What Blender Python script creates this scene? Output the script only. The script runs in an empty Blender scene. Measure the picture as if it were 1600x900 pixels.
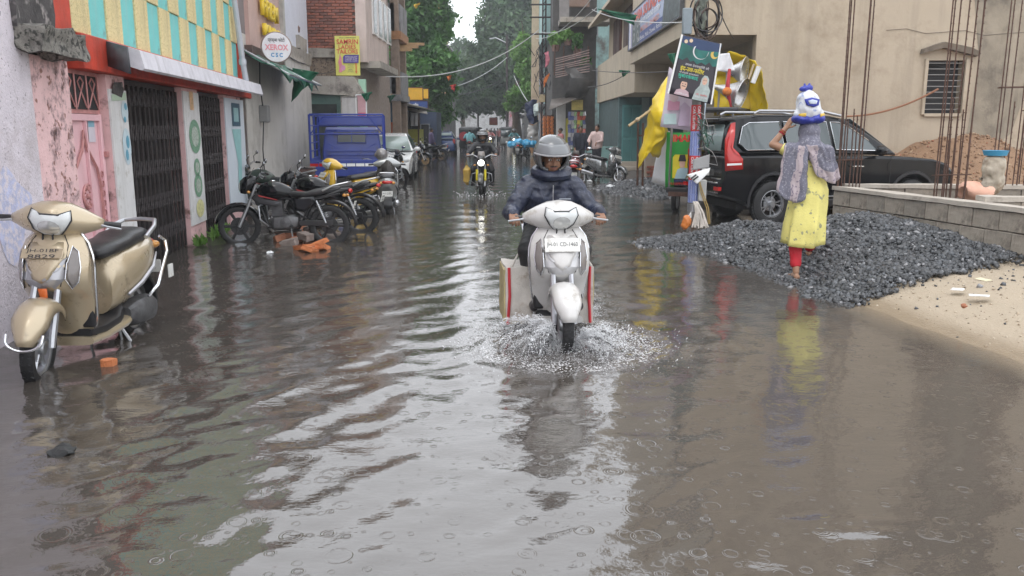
import bpy, bmesh, math, random
import numpy as np
from mathutils import Vector, Matrix, noise as mnoise
random.seed(7)
RNG = np.random.default_rng(11)
SC = bpy.context.scene
COL = SC.collection
PI = math.pi
R = math.radians

# ---------------------------------------------------------------- camera, sky, sun, exposure
FPX = 1300.0
CAMH = 1.62
PITCH = math.atan(250 / FPX)
cam_data = bpy.data.cameras.new("camera")
cam_data.sensor_width = 36
cam_data.lens = FPX / 1600 * 36
cam_data.clip_end = 2000
cam = bpy.data.objects.new("camera", cam_data)
cam.location = (0, 0, CAMH)
cam.rotation_euler = (PI / 2 - PITCH, 0, 0)
COL.objects.link(cam)
SC.camera = cam

SUN_EL, SUN_AZ = R(62), R(200)
W = bpy.data.worlds.new("World")
SC.world = W
W.use_nodes = True
wn = W.node_tree
for n in list(wn.nodes):
    wn.nodes.remove(n)
sky = wn.nodes.new("ShaderNodeTexSky")
sky.sky_type = 'NISHITA'
sky.sun_disc = False
sky.sun_elevation = SUN_EL
sky.sun_rotation = SUN_AZ
sky.air_density = 1.5
sky.dust_density = 4
wmix = wn.nodes.new("ShaderNodeMixRGB")          # a closed overcast deck over the clear sky
wmix.inputs[0].default_value = 0.86
wmix.inputs[2].default_value = (16.6, 17.0, 17.8, 1)
wbg = wn.nodes.new("ShaderNodeBackground")
wbg.inputs[1].default_value = 0.15
wout = wn.nodes.new("ShaderNodeOutputWorld")
wn.links.new(sky.outputs[0], wmix.inputs[1])
wn.links.new(wmix.outputs[0], wbg.inputs[0])
wn.links.new(wbg.outputs[0], wout.inputs[0])

sun_data = bpy.data.lights.new("sun", 'SUN')
sun_data.energy = 0.9
sun_data.angle = R(25)
sun_data.color = (1.0, 0.97, 0.92)
sun = bpy.data.objects.new("sun", sun_data)
sun.rotation_euler = (PI / 2 - SUN_EL, 0, PI - SUN_AZ + PI)
COL.objects.link(sun)
_d = Vector((math.sin(SUN_AZ) * math.cos(SUN_EL), math.cos(SUN_AZ) * math.cos(SUN_EL), math.sin(SUN_EL)))
sun.rotation_euler = _d.to_track_quat('Z', 'Y').to_euler()

SC.view_settings.view_transform = 'Standard'
SC.view_settings.look = 'None'
SC.view_settings.exposure = -0.12
SC.view_settings.gamma = 1.0
SC.render.engine = 'CYCLES'
SC.cycles.max_bounces = 6
SC.cycles.transparent_max_bounces = 8
SC.cycles.use_denoising = True

# ---------------------------------------------------------------- picking real positions by sight line
_s, _c = math.sin(PITCH), math.cos(PITCH)
def sight(px, py):
    u = (450 - py) / FPX
    return Vector(((px - 800) / FPX, u * _s + _c, u * _c - _s))
def ground_at(px, py, z=0.0):
    r = sight(px, py)
    t = (z - CAMH) / r.z
    return Vector((r.x * t, r.y * t, z))
def at(px, py, Y):
    r = sight(px, py)
    t = Y / r.y
    return Vector((r.x * t, Y, CAMH + r.z * t))

# ---------------------------------------------------------------- materials
MATS = {}
def srgb(h):
    h = h.lstrip('#')
    c = [int(h[i:i + 2], 16) / 255 for i in (0, 2, 4)]
    return tuple(((x + .055) / 1.055) ** 2.4 if x > .04045 else x / 12.92 for x in c)
def pm(name, col, rough=.55, metal=0.0, var=.10, scale=5.0, bump=0.0, bscale=30.0, coat=0.0, dirt=None, streak=None, speck=None, spec=None):
    """Procedural Principled material: mottled colour, optional stains (dirt), rain streaks, speckle and relief."""
    if name in MATS:
        return MATS[name]
    if isinstance(col, str):
        col = srgb(col)
    m = bpy.data.materials.new(name)
    m.use_nodes = True
    t = m.node_tree
    b = t.nodes["Principled BSDF"]
    N, L = t.nodes.new, t.links.new
    tc = N("ShaderNodeTexCoord")
    def noise(sc, det=4, vec=None, rough_=.6):
        n = N("ShaderNodeTexNoise")
        n.inputs["Scale"].default_value = sc
        n.inputs["Detail"].default_value = det
        n.inputs["Roughness"].default_value = rough_
        L(vec if vec is not None else tc.outputs["Object"], n.inputs["Vector"])
        return n.outputs["Fac"]
    def ramp(fac, p0, p1):
        r = N("ShaderNodeMapRange")
        r.inputs[1].default_value = p0
        r.inputs[2].default_value = p1
        L(fac, r.inputs[0])
        return r.outputs[0]
    def mixc(fac, a, c2):
        x = N("ShaderNodeMixRGB")
        if isinstance(fac, float):
            x.inputs[0].default_value = fac
        else:
            L(fac, x.inputs[0])
        for i, q in ((1, a), (2, c2)):
            if isinstance(q, tuple):
                x.inputs[i].default_value = (*q[:3], 1)
            else:
                L(q, x.inputs[i])
        return x.outputs[0]
    out = mixc(ramp(noise(scale), .3, .7), tuple(max(0, x * (1 - var)) for x in col), tuple(min(1, x * (1 + var)) for x in col))
    if speck:
        c2, sc, p0, p1 = speck
        out = mixc(ramp(noise(sc, 2), p0, p1), out, c2)
    if dirt:
        c2, amt, sc = dirt[:3]
        f = ramp(noise(sc, 6, rough_=.7), .62 - amt * .35, .75 - amt * .25)
        out = mixc(f, out, c2)
    if streak:
        c2, amt, sx, sz = streak
        mp = N("ShaderNodeMapping")
        mp.inputs["Scale"].default_value = (sx, sx, sz)
        L(tc.outputs["Object"], mp.inputs["Vector"])
        f = ramp(noise(1.0, 5, mp.outputs[0], .65), .5, .8)
        mm = N("ShaderNodeMath"); mm.operation = 'MULTIPLY'; mm.inputs[1].default_value = amt
        L(f, mm.inputs[0])
        out = mixc(mm.outputs[0], out, c2)
    L(out, b.inputs["Base Color"])
    b.inputs["Roughness"].default_value = rough
    b.inputs["Metallic"].default_value = metal
    if coat:
        b.inputs["Coat Weight"].default_value = coat
        b.inputs["Coat Roughness"].default_value = .08
    if spec is not None:
        b.inputs["Specular IOR Level"].default_value = spec
    rr = N("ShaderNodeMapRange")
    rr.inputs[3].default_value = max(.02, rough - .12)
    rr.inputs[4].default_value = min(1, rough + .12)
    L(noise(scale * 1.7 + 1, 3), rr.inputs[0])
    L(rr.outputs[0], b.inputs["Roughness"])
    if bump:
        bp = N("ShaderNodeBump")
        bp.inputs["Strength"].default_value = min(1, bump)
        bp.inputs["Distance"].default_value = .02
        L(noise(bscale, 6), bp.inputs["Height"])
        L(bp.outputs[0], b.inputs["Normal"])
    MATS[name] = m
    return m
def glass_mat(name, col, rough=.05, trans=0.0):
    if name in MATS:
        return MATS[name]
    m = pm(name, col, rough, 0, .05, 2)
    b = m.node_tree.nodes["Principled BSDF"]
    b.inputs["Transmission Weight"].default_value = trans
    b.inputs["IOR"].default_value = 1.45
    b.inputs["Specular IOR Level"].default_value = .8
    return m
def lamp_mat(name, col, strength):
    if name in MATS:
        return MATS[name]
    m = pm(name, col, .3)
    b = m.node_tree.nodes["Principled BSDF"]
    b.inputs["Emission Color"].default_value = (*col, 1)
    b.inputs["Emission Strength"].default_value = strength
    return m

# ---------------------------------------------------------------- mesh builder
class MB:
    def __init__(s):
        s.v, s.f, s.m, s.cur = [], [], [], 0
    def add(s, vs, fs, M=None):
        o = len(s.v)
        if M is not None:
            vs = [M @ Vector(p) for p in vs]
        s.v += [tuple(p) for p in vs]
        s.f += [tuple(i + o for i in q) for q in fs]
        s.m += [s.cur] * len(fs)
        return s
    def box(s, x0, x1, y0, y1, z0, z1, M=None):
        x0, x1 = min(x0, x1), max(x0, x1); y0, y1 = min(y0, y1), max(y0, y1); z0, z1 = min(z0, z1), max(z0, z1)
        v = [(x0, y0, z0), (x1, y0, z0), (x1, y1, z0), (x0, y1, z0), (x0, y0, z1), (x1, y0, z1), (x1, y1, z1), (x0, y1, z1)]
        return s.add(v, [(0, 3, 2, 1), (4, 5, 6, 7), (0, 1, 5, 4), (1, 2, 6, 5), (2, 3, 7, 6), (3, 0, 4, 7)], M)
    def tube(s, pts, r, n=8, closed=False):
        pts = [Vector(p) for p in pts]
        k = len(pts)
        rs = list(r) if isinstance(r, (list, tuple)) else [r] * k
        rings = []
        up = None
        for i in range(k):
            if closed:
                d = pts[(i + 1) % k] - pts[i - 1]
            else:
                d = pts[min(i + 1, k - 1)] - pts[max(i - 1, 0)]
            d.normalize()
            if up is None:
                a = Vector((0, 0, 1)) if abs(d.z) < .9 else Vector((1, 0, 0))
                up = (a - d * a.dot(d)).normalized()
            else:
                up = up - d * up.dot(d)
                if up.length < 1e-5:
                    up = d.orthogonal()
                up.normalize()
            b = d.cross(up)
            rings.append([pts[i] + (up * math.cos(t) + b * math.sin(t)) * rs[i] for t in (2 * PI * j / n for j in range(n))])
        return s.loft(rings, cap=not closed, wrap=closed)
    def loft(s, secs, closed=True, cap=True, wrap=False):
        n = len(secs[0]); vs = [p for q in secs for p in q]; fs = []
        m = len(secs)
        for i in range(m if wrap else m - 1):
            i2 = (i + 1) % m
            for j in range(n if closed else n - 1):
                j2 = (j + 1) % n
                fs.append((i * n + j, i * n + j2, i2 * n + j2, i2 * n + j))
        if cap and closed and not wrap:
            fs.append(tuple(range(n))[::-1])
            fs.append(tuple((m - 1) * n + j for j in range(n)))
        return s.add(vs, fs)
    def lathe(s, prof, o=(0, 0, 0), ax=(0, 0, 1), n=24, arc=(0, 2 * PI)):
        ax = Vector(ax).normalized(); u = ax.orthogonal().normalized(); w = ax.cross(u); o = Vector(o)
        full = abs(arc[1] - arc[0] - 2 * PI) < 1e-6
        k = n if full else n + 1
        secs = []
        for j in range(k):
            t = arc[0] + (arc[1] - arc[0]) * j / n
            d = u * math.cos(t) + w * math.sin(t)
            secs.append([o + d * r + ax * h for r, h in prof])
        return s.loft(secs, closed=False, cap=False, wrap=full)
    def ell(s, c, r, n=12, m=8, M=None):
        c = Vector(c); vs = []; fs = []
        for i in range(m + 1):
            p = PI * i / m
            for j in range(n):
                t = 2 * PI * j / n
                vs.append((c.x + r[0] * math.sin(p) * math.cos(t), c.y + r[1] * math.sin(p) * math.sin(t), c.z + r[2] * math.cos(p)))
        for i in range(m):
            for j in range(n):
                fs.append((i * n + j, (i + 1) * n + j, (i + 1) * n + (j + 1) % n, i * n + (j + 1) % n))
        return s.add(vs, fs, M)
    def capsule(s, a, b, ra, rb, n=12, fl=1.0, fdir=None):
        """tapered round-ended limb"""
        a, b = Vector(a), Vector(b); d = b - a; L = d.length
        if L < 1e-6:
            return s.ell(a, (ra, ra, ra), n, 8)
        d /= L
        pts, rs = [], []
        for t in (-1, -.8, -.45):
            pts.append(a + d * ra * t); rs.append(ra * math.sqrt(max(0.0004, 1 - t * t)))
        for k in range(5):
            t = k / 4
            pts.append(a + d * L * t); rs.append(ra + (rb - ra) * t)
        for t in (.45, .8, 1):
            pts.append(b + d * rb * t); rs.append(rb * math.sqrt(max(0.0004, 1 - t * t)))
        return s.tube(pts, rs, n)
    def prism(s, poly, t0, t1, axis='y'):
        """extrude a 2-D outline; axis y: poly is (x,z); x: (y,z); z: (x,y)"""
        def P(p, t):
            return {'y': (p[0], t, p[1]), 'x': (t, p[0], p[1]), 'z': (p[0], p[1], t)}[axis]
        n = len(poly)
        vs = [P(p, t0) for p in poly] + [P(p, t1) for p in poly]
        fs = [tuple(range(n)), tuple(range(2 * n - 1, n - 1, -1))] + [(i, n + i, n + (i + 1) % n, (i + 1) % n) for i in range(n)]
        return s.add(vs, fs)
    def patch(s, outline, fn, rings=4, thick=0.0):
        """a plate that follows a curved surface: outline of (u,v) pairs, fn(u,v) -> 3-D point"""
        c = (sum(p[0] for p in outline) / len(outline), sum(p[1] for p in outline) / len(outline))
        n = len(outline); vs = []; fs = []
        for k in range(rings):
            t = 1 - k / rings
            vs += [fn(c[0] + (p[0] - c[0]) * t, c[1] + (p[1] - c[1]) * t) for p in outline]
        vs.append(fn(*c))
        for k in range(rings - 1):
            for j in range(n):
                fs.append((k * n + j, k * n + (j + 1) % n, (k + 1) * n + (j + 1) % n, (k + 1) * n + j))
        for j in range(n):
            fs.append(((rings - 1) * n + j, (rings - 1) * n + (j + 1) % n, rings * n))
        return s.add(vs, fs)
    def xform(s, M):
        s.v = [tuple(M @ Vector(p)) for p in s.v]
        return s
    def build(s, name, mat, parent=None, smooth=35, bev=0, loc=None, sub=0, solid=0, kind=None, recalc=True):
        me = bpy.data.meshes.new(name)
        me.from_pydata(s.v, [], s.f)
        for m in (mat if isinstance(mat, (list, tuple)) else [mat]):
            me.materials.append(m)
        if any(s.m):
            me.polygons.foreach_set("material_index", s.m)
        if recalc:
            bm = bmesh.new(); bm.from_mesh(me)
            bmesh.ops.recalc_face_normals(bm, faces=bm.faces)
            bm.to_mesh(me); bm.free()
        return link(name, me, parent, smooth, bev, loc, sub, solid, kind)
def link(name, me, parent=None, smooth=35, bev=0, loc=None, sub=0, solid=0, kind=None):
    if smooth:
        me.shade_smooth()
        if smooth < 180:
            me.set_sharp_from_angle(angle=R(smooth))
    o = bpy.data.objects.new(name, me)
    COL.objects.link(o)
    if parent:
        o.parent = parent
    if loc:
        o.location = loc
    if solid:
        q = o.modifiers.new("solid", 'SOLIDIFY'); q.thickness = solid; q.offset = 0
    if bev:
        q = o.modifiers.new("bevel", 'BEVEL'); q.width = bev; q.segments = 2; q.limit_method = 'ANGLE'; q.angle_limit = R(40)
    if sub:
        q = o.modifiers.new("sub", 'SUBSURF'); q.levels = sub; q.render_levels = sub
    if kind:
        o["kind"] = kind
    return o
def thing(name, label, cat, loc=(0, 0, 0), rotz=0, group=None):
    o = bpy.data.objects.new(name, None)
    o.empty_display_size = .1
    COL.objects.link(o)
    o.location = loc
    o.rotation_euler = (0, 0, rotz)
    return tag(o, label, cat, group)
def tag(o, label, cat, group=None):
    o["label"] = label; o["category"] = cat
    if group:
        o["group"] = group
    return o
def struct(o):
    o["kind"] = "structure"
    return o
def dup_mesh(o, parent=None, loc=None, rot=None, scale=None):
    c = o.copy(); COL.objects.link(c)
    if parent:
        c.parent = parent
    if loc is not None:
        c.location = loc
    if rot is not None:
        c.rotation_euler = rot
    if scale is not None:
        c.scale = scale
    return c
def kids(o):
    return [c for c in bpy.data.objects if c.parent == o]
def dup_tree(root, loc, rotz, label, group=None, swap=None, mirror=False):
    """a copy of a thing, its parts and sub-parts; swap = {material: other material}"""
    r = root.copy(); COL.objects.link(r)
    r.location = loc; r.rotation_euler = (0, 0, rotz); r["label"] = label
    if group:
        r["group"] = group
    todo = [(root, r)]
    allo = list(bpy.data.objects)
    ch = {}
    for o in allo:
        if o.parent:
            ch.setdefault(o.parent.name, []).append(o)
    while todo:
        a, b = todo.pop()
        for c in ch.get(a.name, []):
            d = c.copy(); COL.objects.link(d); d.parent = b
            if swap:
                for i, sl in enumerate(d.material_slots):
                    nm = sl.material.name if sl.material else None
                    if nm in swap:
                        sl.link = 'OBJECT'; sl.material = swap[nm]
            todo.append((c, d))
    return r
# a scratch scene to bake text and remeshes
TMP = bpy.data.scenes.new("bake")
def bake(obj):
    TMP.collection.objects.link(obj)
    vl = TMP.view_layers[0]
    vl.update()
    dg = vl.depsgraph
    dg.update()
    me = bpy.data.meshes.new_from_object(obj.evaluated_get(dg), depsgraph=dg)
    TMP.collection.objects.unlink(obj)
    bpy.data.objects.remove(obj)
    return me
def frame_m(o, right, up):
    right, up = Vector(right).normalized(), Vector(up).normalized()
    n = right.cross(up)
    M = Matrix((right, up, n)).transposed().to_4x4()
    M.translation = Vector(o)
    return M
def text(parent, s, mat, M, w, h, name='lettering', depth=.0015, bold=0.0, shear=0.0):
    """lettering fitted into w x h about the origin of frame M (x right, y up, z out)"""
    cu = bpy.data.curves.new(name, 'FONT')
    cu.body = s; cu.size = 1; cu.extrude = 0; cu.resolution_u = 2; cu.offset = bold; cu.shear = shear
    me = bake(bpy.data.objects.new(name, cu))
    co = np.empty(len(me.vertices) * 3, 'f'); me.vertices.foreach_get('co', co)
    co = co.reshape(-1, 3)
    if len(co):
        lo, hi = co.min(0), co.max(0)
        sx = w / max(hi[0] - lo[0], 1e-4); sy = h / max(hi[1] - lo[1], 1e-4)
        co[:, 0] = (co[:, 0] - (lo[0] + hi[0]) / 2) * sx
        co[:, 1] = (co[:, 1] - (lo[1] + hi[1]) / 2) * sy
        co[:, 2] = depth
        Mn = np.array(M)
        co = co @ Mn[:3, :3].T + Mn[:3, 3]
        me.vertices.foreach_set('co', co.astype('f').ravel())
    me.materials.clear(); me.materials.append(mat)
    return link(name, me, parent, 0)
def flatpoly(parent, pts, mat, M, depth=.001, name='print'):
    b = MB(); b.add([M @ Vector((p[0], p[1], depth)) for p in pts], [tuple(range(len(pts)))])
    return b.build(name, mat, parent, 0, recalc=False)
def disc_pts(cx, cy, rx, ry, n=20, a0=0, a1=2 * PI):
    return [(cx + rx * math.cos(a0 + (a1 - a0) * i / n), cy + ry * math.sin(a0 + (a1 - a0) * i / n)) for i in range(n if abs(a1 - a0 - 2 * PI) < 1e-6 else n + 1)]
def remesh(prims, name, mats, vox=.012, smooth=3, fac=.5):
    """prims: list of (MB piece filler, material index). One continuous skin; each face takes the material of the nearest piece."""
    b = MB(); owners = []
    for fn, mi in prims:
        k = len(b.v); fn(b); owners += [mi] * (len(b.v) - k)
    me = bpy.data.meshes.new(name)
    me.from_pydata(b.v, [], b.f)
    bm = bmesh.new(); bm.from_mesh(me); bmesh.ops.recalc_face_normals(bm, faces=bm.faces); bm.to_mesh(me); bm.free()
    o = bpy.data.objects.new(name, me)
    q = o.modifiers.new("r", 'REMESH'); q.mode = 'VOXEL'; q.voxel_size = vox; q.adaptivity = 0
    if smooth:
        q = o.modifiers.new("s", 'SMOOTH'); q.iterations = smooth; q.factor = fac
    out = bake(o)
    out.materials.clear()
    for m in mats:
        out.materials.append(m)
    if len(mats) > 1:
        from mathutils.kdtree import KDTree
        kd = KDTree(len(b.v))
        for i, p in enumerate(b.v):
            kd.insert(p, i)
        kd.balance()
        for p in out.polygons:
            p.material_index = owners[kd.find(p.center)[1]]
    out.name = name
    return out
def fold(co, amp, sc, seed=0):
    return Vector((mnoise.noise(Vector((co[0] * sc + seed, co[1] * sc, co[2] * sc))), mnoise.noise(Vector((co[0] * sc, co[1] * sc + 7 + seed, co[2] * sc))), mnoise.noise(Vector((co[0] * sc, co[1] * sc, co[2] * sc + 13 + seed))))) * amp
class Frame:
    """a facade line on the ground: s along it, n out towards the street, z up"""
    def __init__(s, x0, y0, x1, y1):
        L = math.hypot(x1 - x0, y1 - y0)
        s.o = Vector((x0, y0, 0)); s.d = Vector(((x1 - x0) / L, (y1 - y0) / L, 0)); s.n = Vector((s.d.y, -s.d.x, 0))
        s.M = Matrix(((s.d.x, s.n.x, 0, x0), (s.d.y, s.n.y, 0, y0), (0, 0, 1, 0), (0, 0, 0, 1)))
        s.rot = math.atan2(s.d.y, s.d.x)
    def P(s, a, n, z):
        return s.o + s.d * a + s.n * n + Vector((0, 0, z))
# ================================================================ SETTING: ground, water
def smooth01(t):
    t = np.clip(t, 0, 1); return t * t * (3 - 2 * t)
_SY = [-60, 0, 3.0, 5.6, 7.7, 9.0, 10.5, 12, 14, 16.5, 20, 30, 45, 80, 900]
_SX = [5.0, 5.0, 4.25, 3.60, 3.22, 3.25, 2.75, 3.0, 5.2, 4.2, 3.6, 3.2, 2.9, 3.2, 3.2]
def gz(x, y):
    """height of the ground; the flood stands at z = 0"""
    x = np.asarray(x, float); y = np.asarray(y, float)
    d = x - np.interp(y, _SY, _SX)
    h = np.where(d > 0, .20 * (1 - np.exp(-np.maximum(d, 0) / .9)), np.maximum(-.075, d * .11))
    h = h + .012 * np.sin(x * 3.1 + y * 1.7) * np.sin(y * 2.3 - x) * smooth01((d + .3) / .6)
    h = h + np.where(d > .15, .016 * np.sin(x * 11 + 2 * np.sin(y * 5)) * np.sin(y * 9 + 1.5 * np.sin(x * 7)) * smooth01((d - .15) / .5), 0)
    # bank of dug earth against the back wall of the plot
    m = smooth01((x - 6.3) / 2.0) * smooth01((y - 15.6) / 2.6) * (1 - smooth01((y - 24) / 2))
    h = h + m * (1.05 + .18 * np.sin(x * 2.1) + .1 * np.sin(x * 5.3 + y * 3))
    # the left edge under the houses
    h = np.where((x < -3.6), h + .05 * smooth01((-3.6 - x) / .6), h)
    return h
def gzf(x, y):
    return float(gz(np.array([x]), np.array([y]))[0])
def spread(lo, hi, step, far, grow=1.35):
    v = list(np.arange(lo, hi + 1e-6, step)); s = step
    while v[-1] < far:
        s *= grow; v.append(v[-1] + s)
    s = step
    while v[0] > -far:
        s *= grow; v.insert(0, v[0] - s)
    return np.array(v)
def grid_obj(name, xs, ys, zfun, mat, smooth=180, attrs=None):
    X, Y = np.meshgrid(xs, ys)
    Z = zfun(X, Y)
    n, m = len(xs), len(ys)
    me = bpy.data.meshes.new(name)
    idx = np.arange(n * m).reshape(m, n)
    F = np.stack([idx[:-1, :-1], idx[:-1, 1:], idx[1:, 1:], idx[1:, :-1]], -1).reshape(-1, 4)
    me.vertices.add(n * m); me.vertices.foreach_set('co', np.stack([X, Y, Z], -1).astype('f').ravel())
    me.loops.add(F.size); me.loops.foreach_set('vertex_index', F.astype('i').ravel())
    me.polygons.add(len(F)); me.polygons.foreach_set('loop_start', np.arange(0, F.size, 4, dtype='i'))
    me.update(calc_edges=True); me.validate()
    for k, fn in (attrs or {}).items():
        a = me.attributes.new(k, 'FLOAT', 'POINT'); a.data.foreach_set('value', fn(X, Y).astype('f').ravel())
    me.materials.append(mat)
    return link(name, me, None, smooth)

# --- ground material: wet asphalt and mud in the street, sand on the bank, red earth on the plot
gm = bpy.data.materials.new("ground_mix"); gm.use_nodes = True
gt = gm.node_tree; gb = gt.nodes["Principled BSDF"]
def _n(k): return gt.nodes.new(k)
def gattr(k):
    a = _n("ShaderNodeAttribute"); a.attribute_name = k; return a.outputs["Fac"]
def gnoise(sc, det=5):
    tc = _n("ShaderNodeTexCoord"); n = _n("ShaderNodeTexNoise"); n.inputs["Scale"].default_value = sc; n.inputs["Detail"].default_value = det
    gt.links.new(tc.outputs["Object"], n.inputs["Vector"]); return n.outputs["Fac"]
def gmix(f, a, b):
    x = _n("ShaderNodeMixRGB")
    for i, q in ((0, f), (1, a), (2, b)):
        if isinstance(q, tuple): x.inputs[i].default_value = (*q, 1)
        elif isinstance(q, float): x.inputs[i].default_value = q
        else: gt.links.new(q, x.inputs[i])
    return x.outputs[0]
mud = gmix(gnoise(9), (.05, .043, .037), (.10, .085, .07))
sand = gmix(gnoise(40, 8), (.31, .255, .185), (.46, .385, .29))
sand = gmix(gnoise(3), sand, (.38, .31, .225))
wet = gmix(gnoise(14), (.20, .15, .095), (.29, .22, .14))
earth = gmix(gnoise(6, 8), (.30, .19, .115), (.20, .115, .065))
c = gmix(gattr("sand"), mud, sand)
c = gmix(gattr("wet"), c, wet)
c = gmix(gattr("earth"), c, earth)
gt.links.new(c, gb.inputs["Base Color"])
mr = _n("ShaderNodeMapRange"); mr.inputs[3].default_value = .8; mr.inputs[4].default_value = .35
gt.links.new(gattr("wet"), mr.inputs[0]); gt.links.new(mr.outputs[0], gb.inputs["Roughness"])
bp = _n("ShaderNodeBump"); bp.inputs["Strength"].default_value = .5; bp.inputs["Distance"].default_value = .045
gt.links.new(gnoise(55, 8), bp.inputs["Height"]); gt.links.new(bp.outputs[0], gb.inputs["Normal"])
def _dist(X, Y):
    return X - np.interp(Y, _SY, _SX)
def f_sand(X, Y):
    return smooth01((_dist(X, Y) + .45) / .5) * (1 - smooth01((Y - 11.5) / 1.5))
def f_wet(X, Y):
    z = gz(X, Y); return np.where(Y < 11, 1 - smooth01((z - .015) / .05), 0) * f_sand(X, Y)
def f_earth(X, Y):
    return smooth01((X - 4.6) / 1.2) * smooth01((Y - 11.0) / 1.2) * (1 - smooth01((Y - 25) / 2))
struct(grid_obj("ground", spread(-7, 14, .12, 900), spread(1, 26, .12, 900), gz, gm, 180, {"sand": f_sand, "wet": f_wet, "earth": f_earth}))

# --- flood water
SPL = (0.39, 6.05)                    # where the white scooter's front wheel ploughs the water
def wave(X, Y):
    rs = np.random.default_rng(5)
    dY = np.maximum(.02, .0095 * Y)
    Z = np.zeros_like(X)
    left = 1 - smooth01((X - .5) / 2.0)
    calm = np.where(Y < 9, .30 + .70 * left, 1)
    for k in range(34):                               # broken wavelets, mostly from one quarter
        lam = .13 + .55 * rs.random() ** 1.8
        th = R(rs.normal(-42, 24)) if k < 22 else rs.uniform(-PI, PI)
        ph = rs.uniform(0, 2 * PI)
        kx, ky = math.cos(th) * 2 * PI / lam, math.sin(th) * 2 * PI / lam
        env = .5 + .5 * np.sin(X * rs.uniform(.6, 1.6) + Y * rs.uniform(-1.2, 1.2) + rs.uniform(0, 6))
        a = .0016 * (lam / .5) ** .7 * smooth01(lam / (dY * 4) - .4)
        Z += a * env * np.sin(kx * X + ky * Y + ph + .8 * np.sin(X * 1.3 + Y * .9 + ph))
    Z *= calm
    # chop down the street
    far = smooth01((Y - 7) / 8)
    Z += far * .005 * np.sin(Y * 5.2 + .8 * np.sin(X * 1.1) + X * .6) * np.sin(X * .9 + Y * .35) * smooth01(1.2 / (dY * 4) - .3)
    # bow waves of the scooter
    r = np.hypot(X - SPL[0], Y - SPL[1] - .1)
    Z += .009 * np.exp(-((r - .60) / .09) ** 2) + .005 * np.exp(-((r - .84) / .10) ** 2)
    ch = smooth01((.95 - r) / .35)
    Z += ch * .006 * (np.sin(X * 61 + 3 * np.sin(Y * 23)) * np.sin(Y * 57 + 2 * np.sin(X * 31)) + np.sin(X * 33 - Y * 41 + 2 * np.sin(Y * 13)))
    Z += .0035 * np.exp(-r / 1.6) * np.sin(r * 16)
    # two lone swells near the camera on the right
    for px, py, w in ((1310, 815, .22), (1335, 833, .2)):
        g = ground_at(px, py)
        Z += .008 * np.exp(-((X - g.x) / w) ** 2 - ((Y - g.y) / .035) ** 2)
    return Z
def f_depth(X, Y):
    return np.clip(-gz(X, Y), 0, 1)
def f_foam(X, Y):
    r = np.hypot(X - SPL[0], (Y - SPL[1] - .1) * 1.0)
    ang = np.arctan2(Y - SPL[1], X - SPL[0])
    lump = .5 + .5 * np.sin(ang * 9 + r * 5) * np.sin(ang * 4.2 + 2)
    ring = np.exp(-((r - .66) / .13) ** 2) * (.45 + .55 * lump) + .55 * np.exp(-((r - .35) / .22) ** 2)
    trail = np.exp(-((np.abs(X - SPL[0] + .05) - .30 - .10 * (Y - SPL[1])) / .22) ** 2) * smooth01((Y - SPL[1] + .2) / .4) * (1 - smooth01((Y - SPL[1] - 1.6) / 1.6)) * .55
    return np.clip(np.maximum(ring, trail), 0, 1)
wm = bpy.data.materials.new("flood_water"); wm.use_nodes = True
t = wm.node_tree; b = t.nodes["Principled BSDF"]; N = t.nodes.new; L = t.links.new
tc = N("ShaderNodeTexCoord")
def wnoise(sc, det, sx=1, sy=1):
    mp = N("ShaderNodeMapping"); mp.inputs["Scale"].default_value = (sx, sy, 1); L(tc.outputs["Object"], mp.inputs["Vector"])
    n = N("ShaderNodeTexNoise"); n.inputs["Scale"].default_value = sc; n.inputs["Detail"].default_value = det; L(mp.outputs[0], n.inputs["Vector"]); return n.outputs["Fac"]
def math_(op, a, b_=None, c_=None):
    m = N("ShaderNodeMath"); m.operation = op
    for i, q in enumerate((a, b_, c_)):
        if q is None: continue
        if isinstance(q, (int, float)): m.inputs[i].default_value = q
        else: L(q, m.inputs[i])
    return m.outputs[0]
def rings(scale, seed, gate):
    """rings left by rain drops: one per cell, of random age"""
    mp = N("ShaderNodeMapping"); mp.inputs["Location"].default_value = (seed, seed * 1.7, 0); mp.inputs["Scale"].default_value = (1, 1, 0); L(tc.outputs["Object"], mp.inputs["Vector"])
    v = N("ShaderNodeTexVoronoi"); v.voronoi_dimensions = '2D'; v.inputs["Scale"].default_value = scale; v.inputs["Randomness"].default_value = .85
    L(mp.outputs[0], v.inputs["Vector"])
    sp = N("ShaderNodeSeparateColor"); L(v.outputs["Color"], sp.inputs[0])
    r0 = math_('MULTIPLY_ADD', sp.outputs[0], .30, .03)
    d = math_('SUBTRACT', v.outputs["Distance"], r0)
    wob = math_('SINE', math_('MULTIPLY', d, 85))
    e = math_('POWER', 2.718, math_('MULTIPLY', math_('MULTIPLY', d, d), -420))
    on = math_('GREATER_THAN', sp.outputs[1], gate)
    fade = math_('SUBTRACT', 1.0, math_('MULTIPLY', sp.outputs[0], .7))
    return math_('MULTIPLY', math_('MULTIPLY', wob, e), math_('MULTIPLY', on, fade))
ringsum = math_('ADD', math_('ADD', rings(5.0, 0, .66), rings(7.4, 5.3, .66)), math_('MULTIPLY', rings(12.5, 9.1, .5), .45))
fine = math_('ADD', math_('MULTIPLY', wnoise(7, 5, 1, 1.6), 1.0), math_('MULTIPLY', wnoise(26, 3, 1, 1.7), .35))
b1 = N("ShaderNodeBump"); b1.inputs["Strength"].default_value = .22; b1.inputs["Distance"].default_value = .010; L(fine, b1.inputs["Height"])
b2 = N("ShaderNodeBump"); b2.inputs["Strength"].default_value = .32; b2.inputs["Distance"].default_value = .0021; L(ringsum, b2.inputs["Height"]); L(b1.outputs[0], b2.inputs["Normal"])
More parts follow.
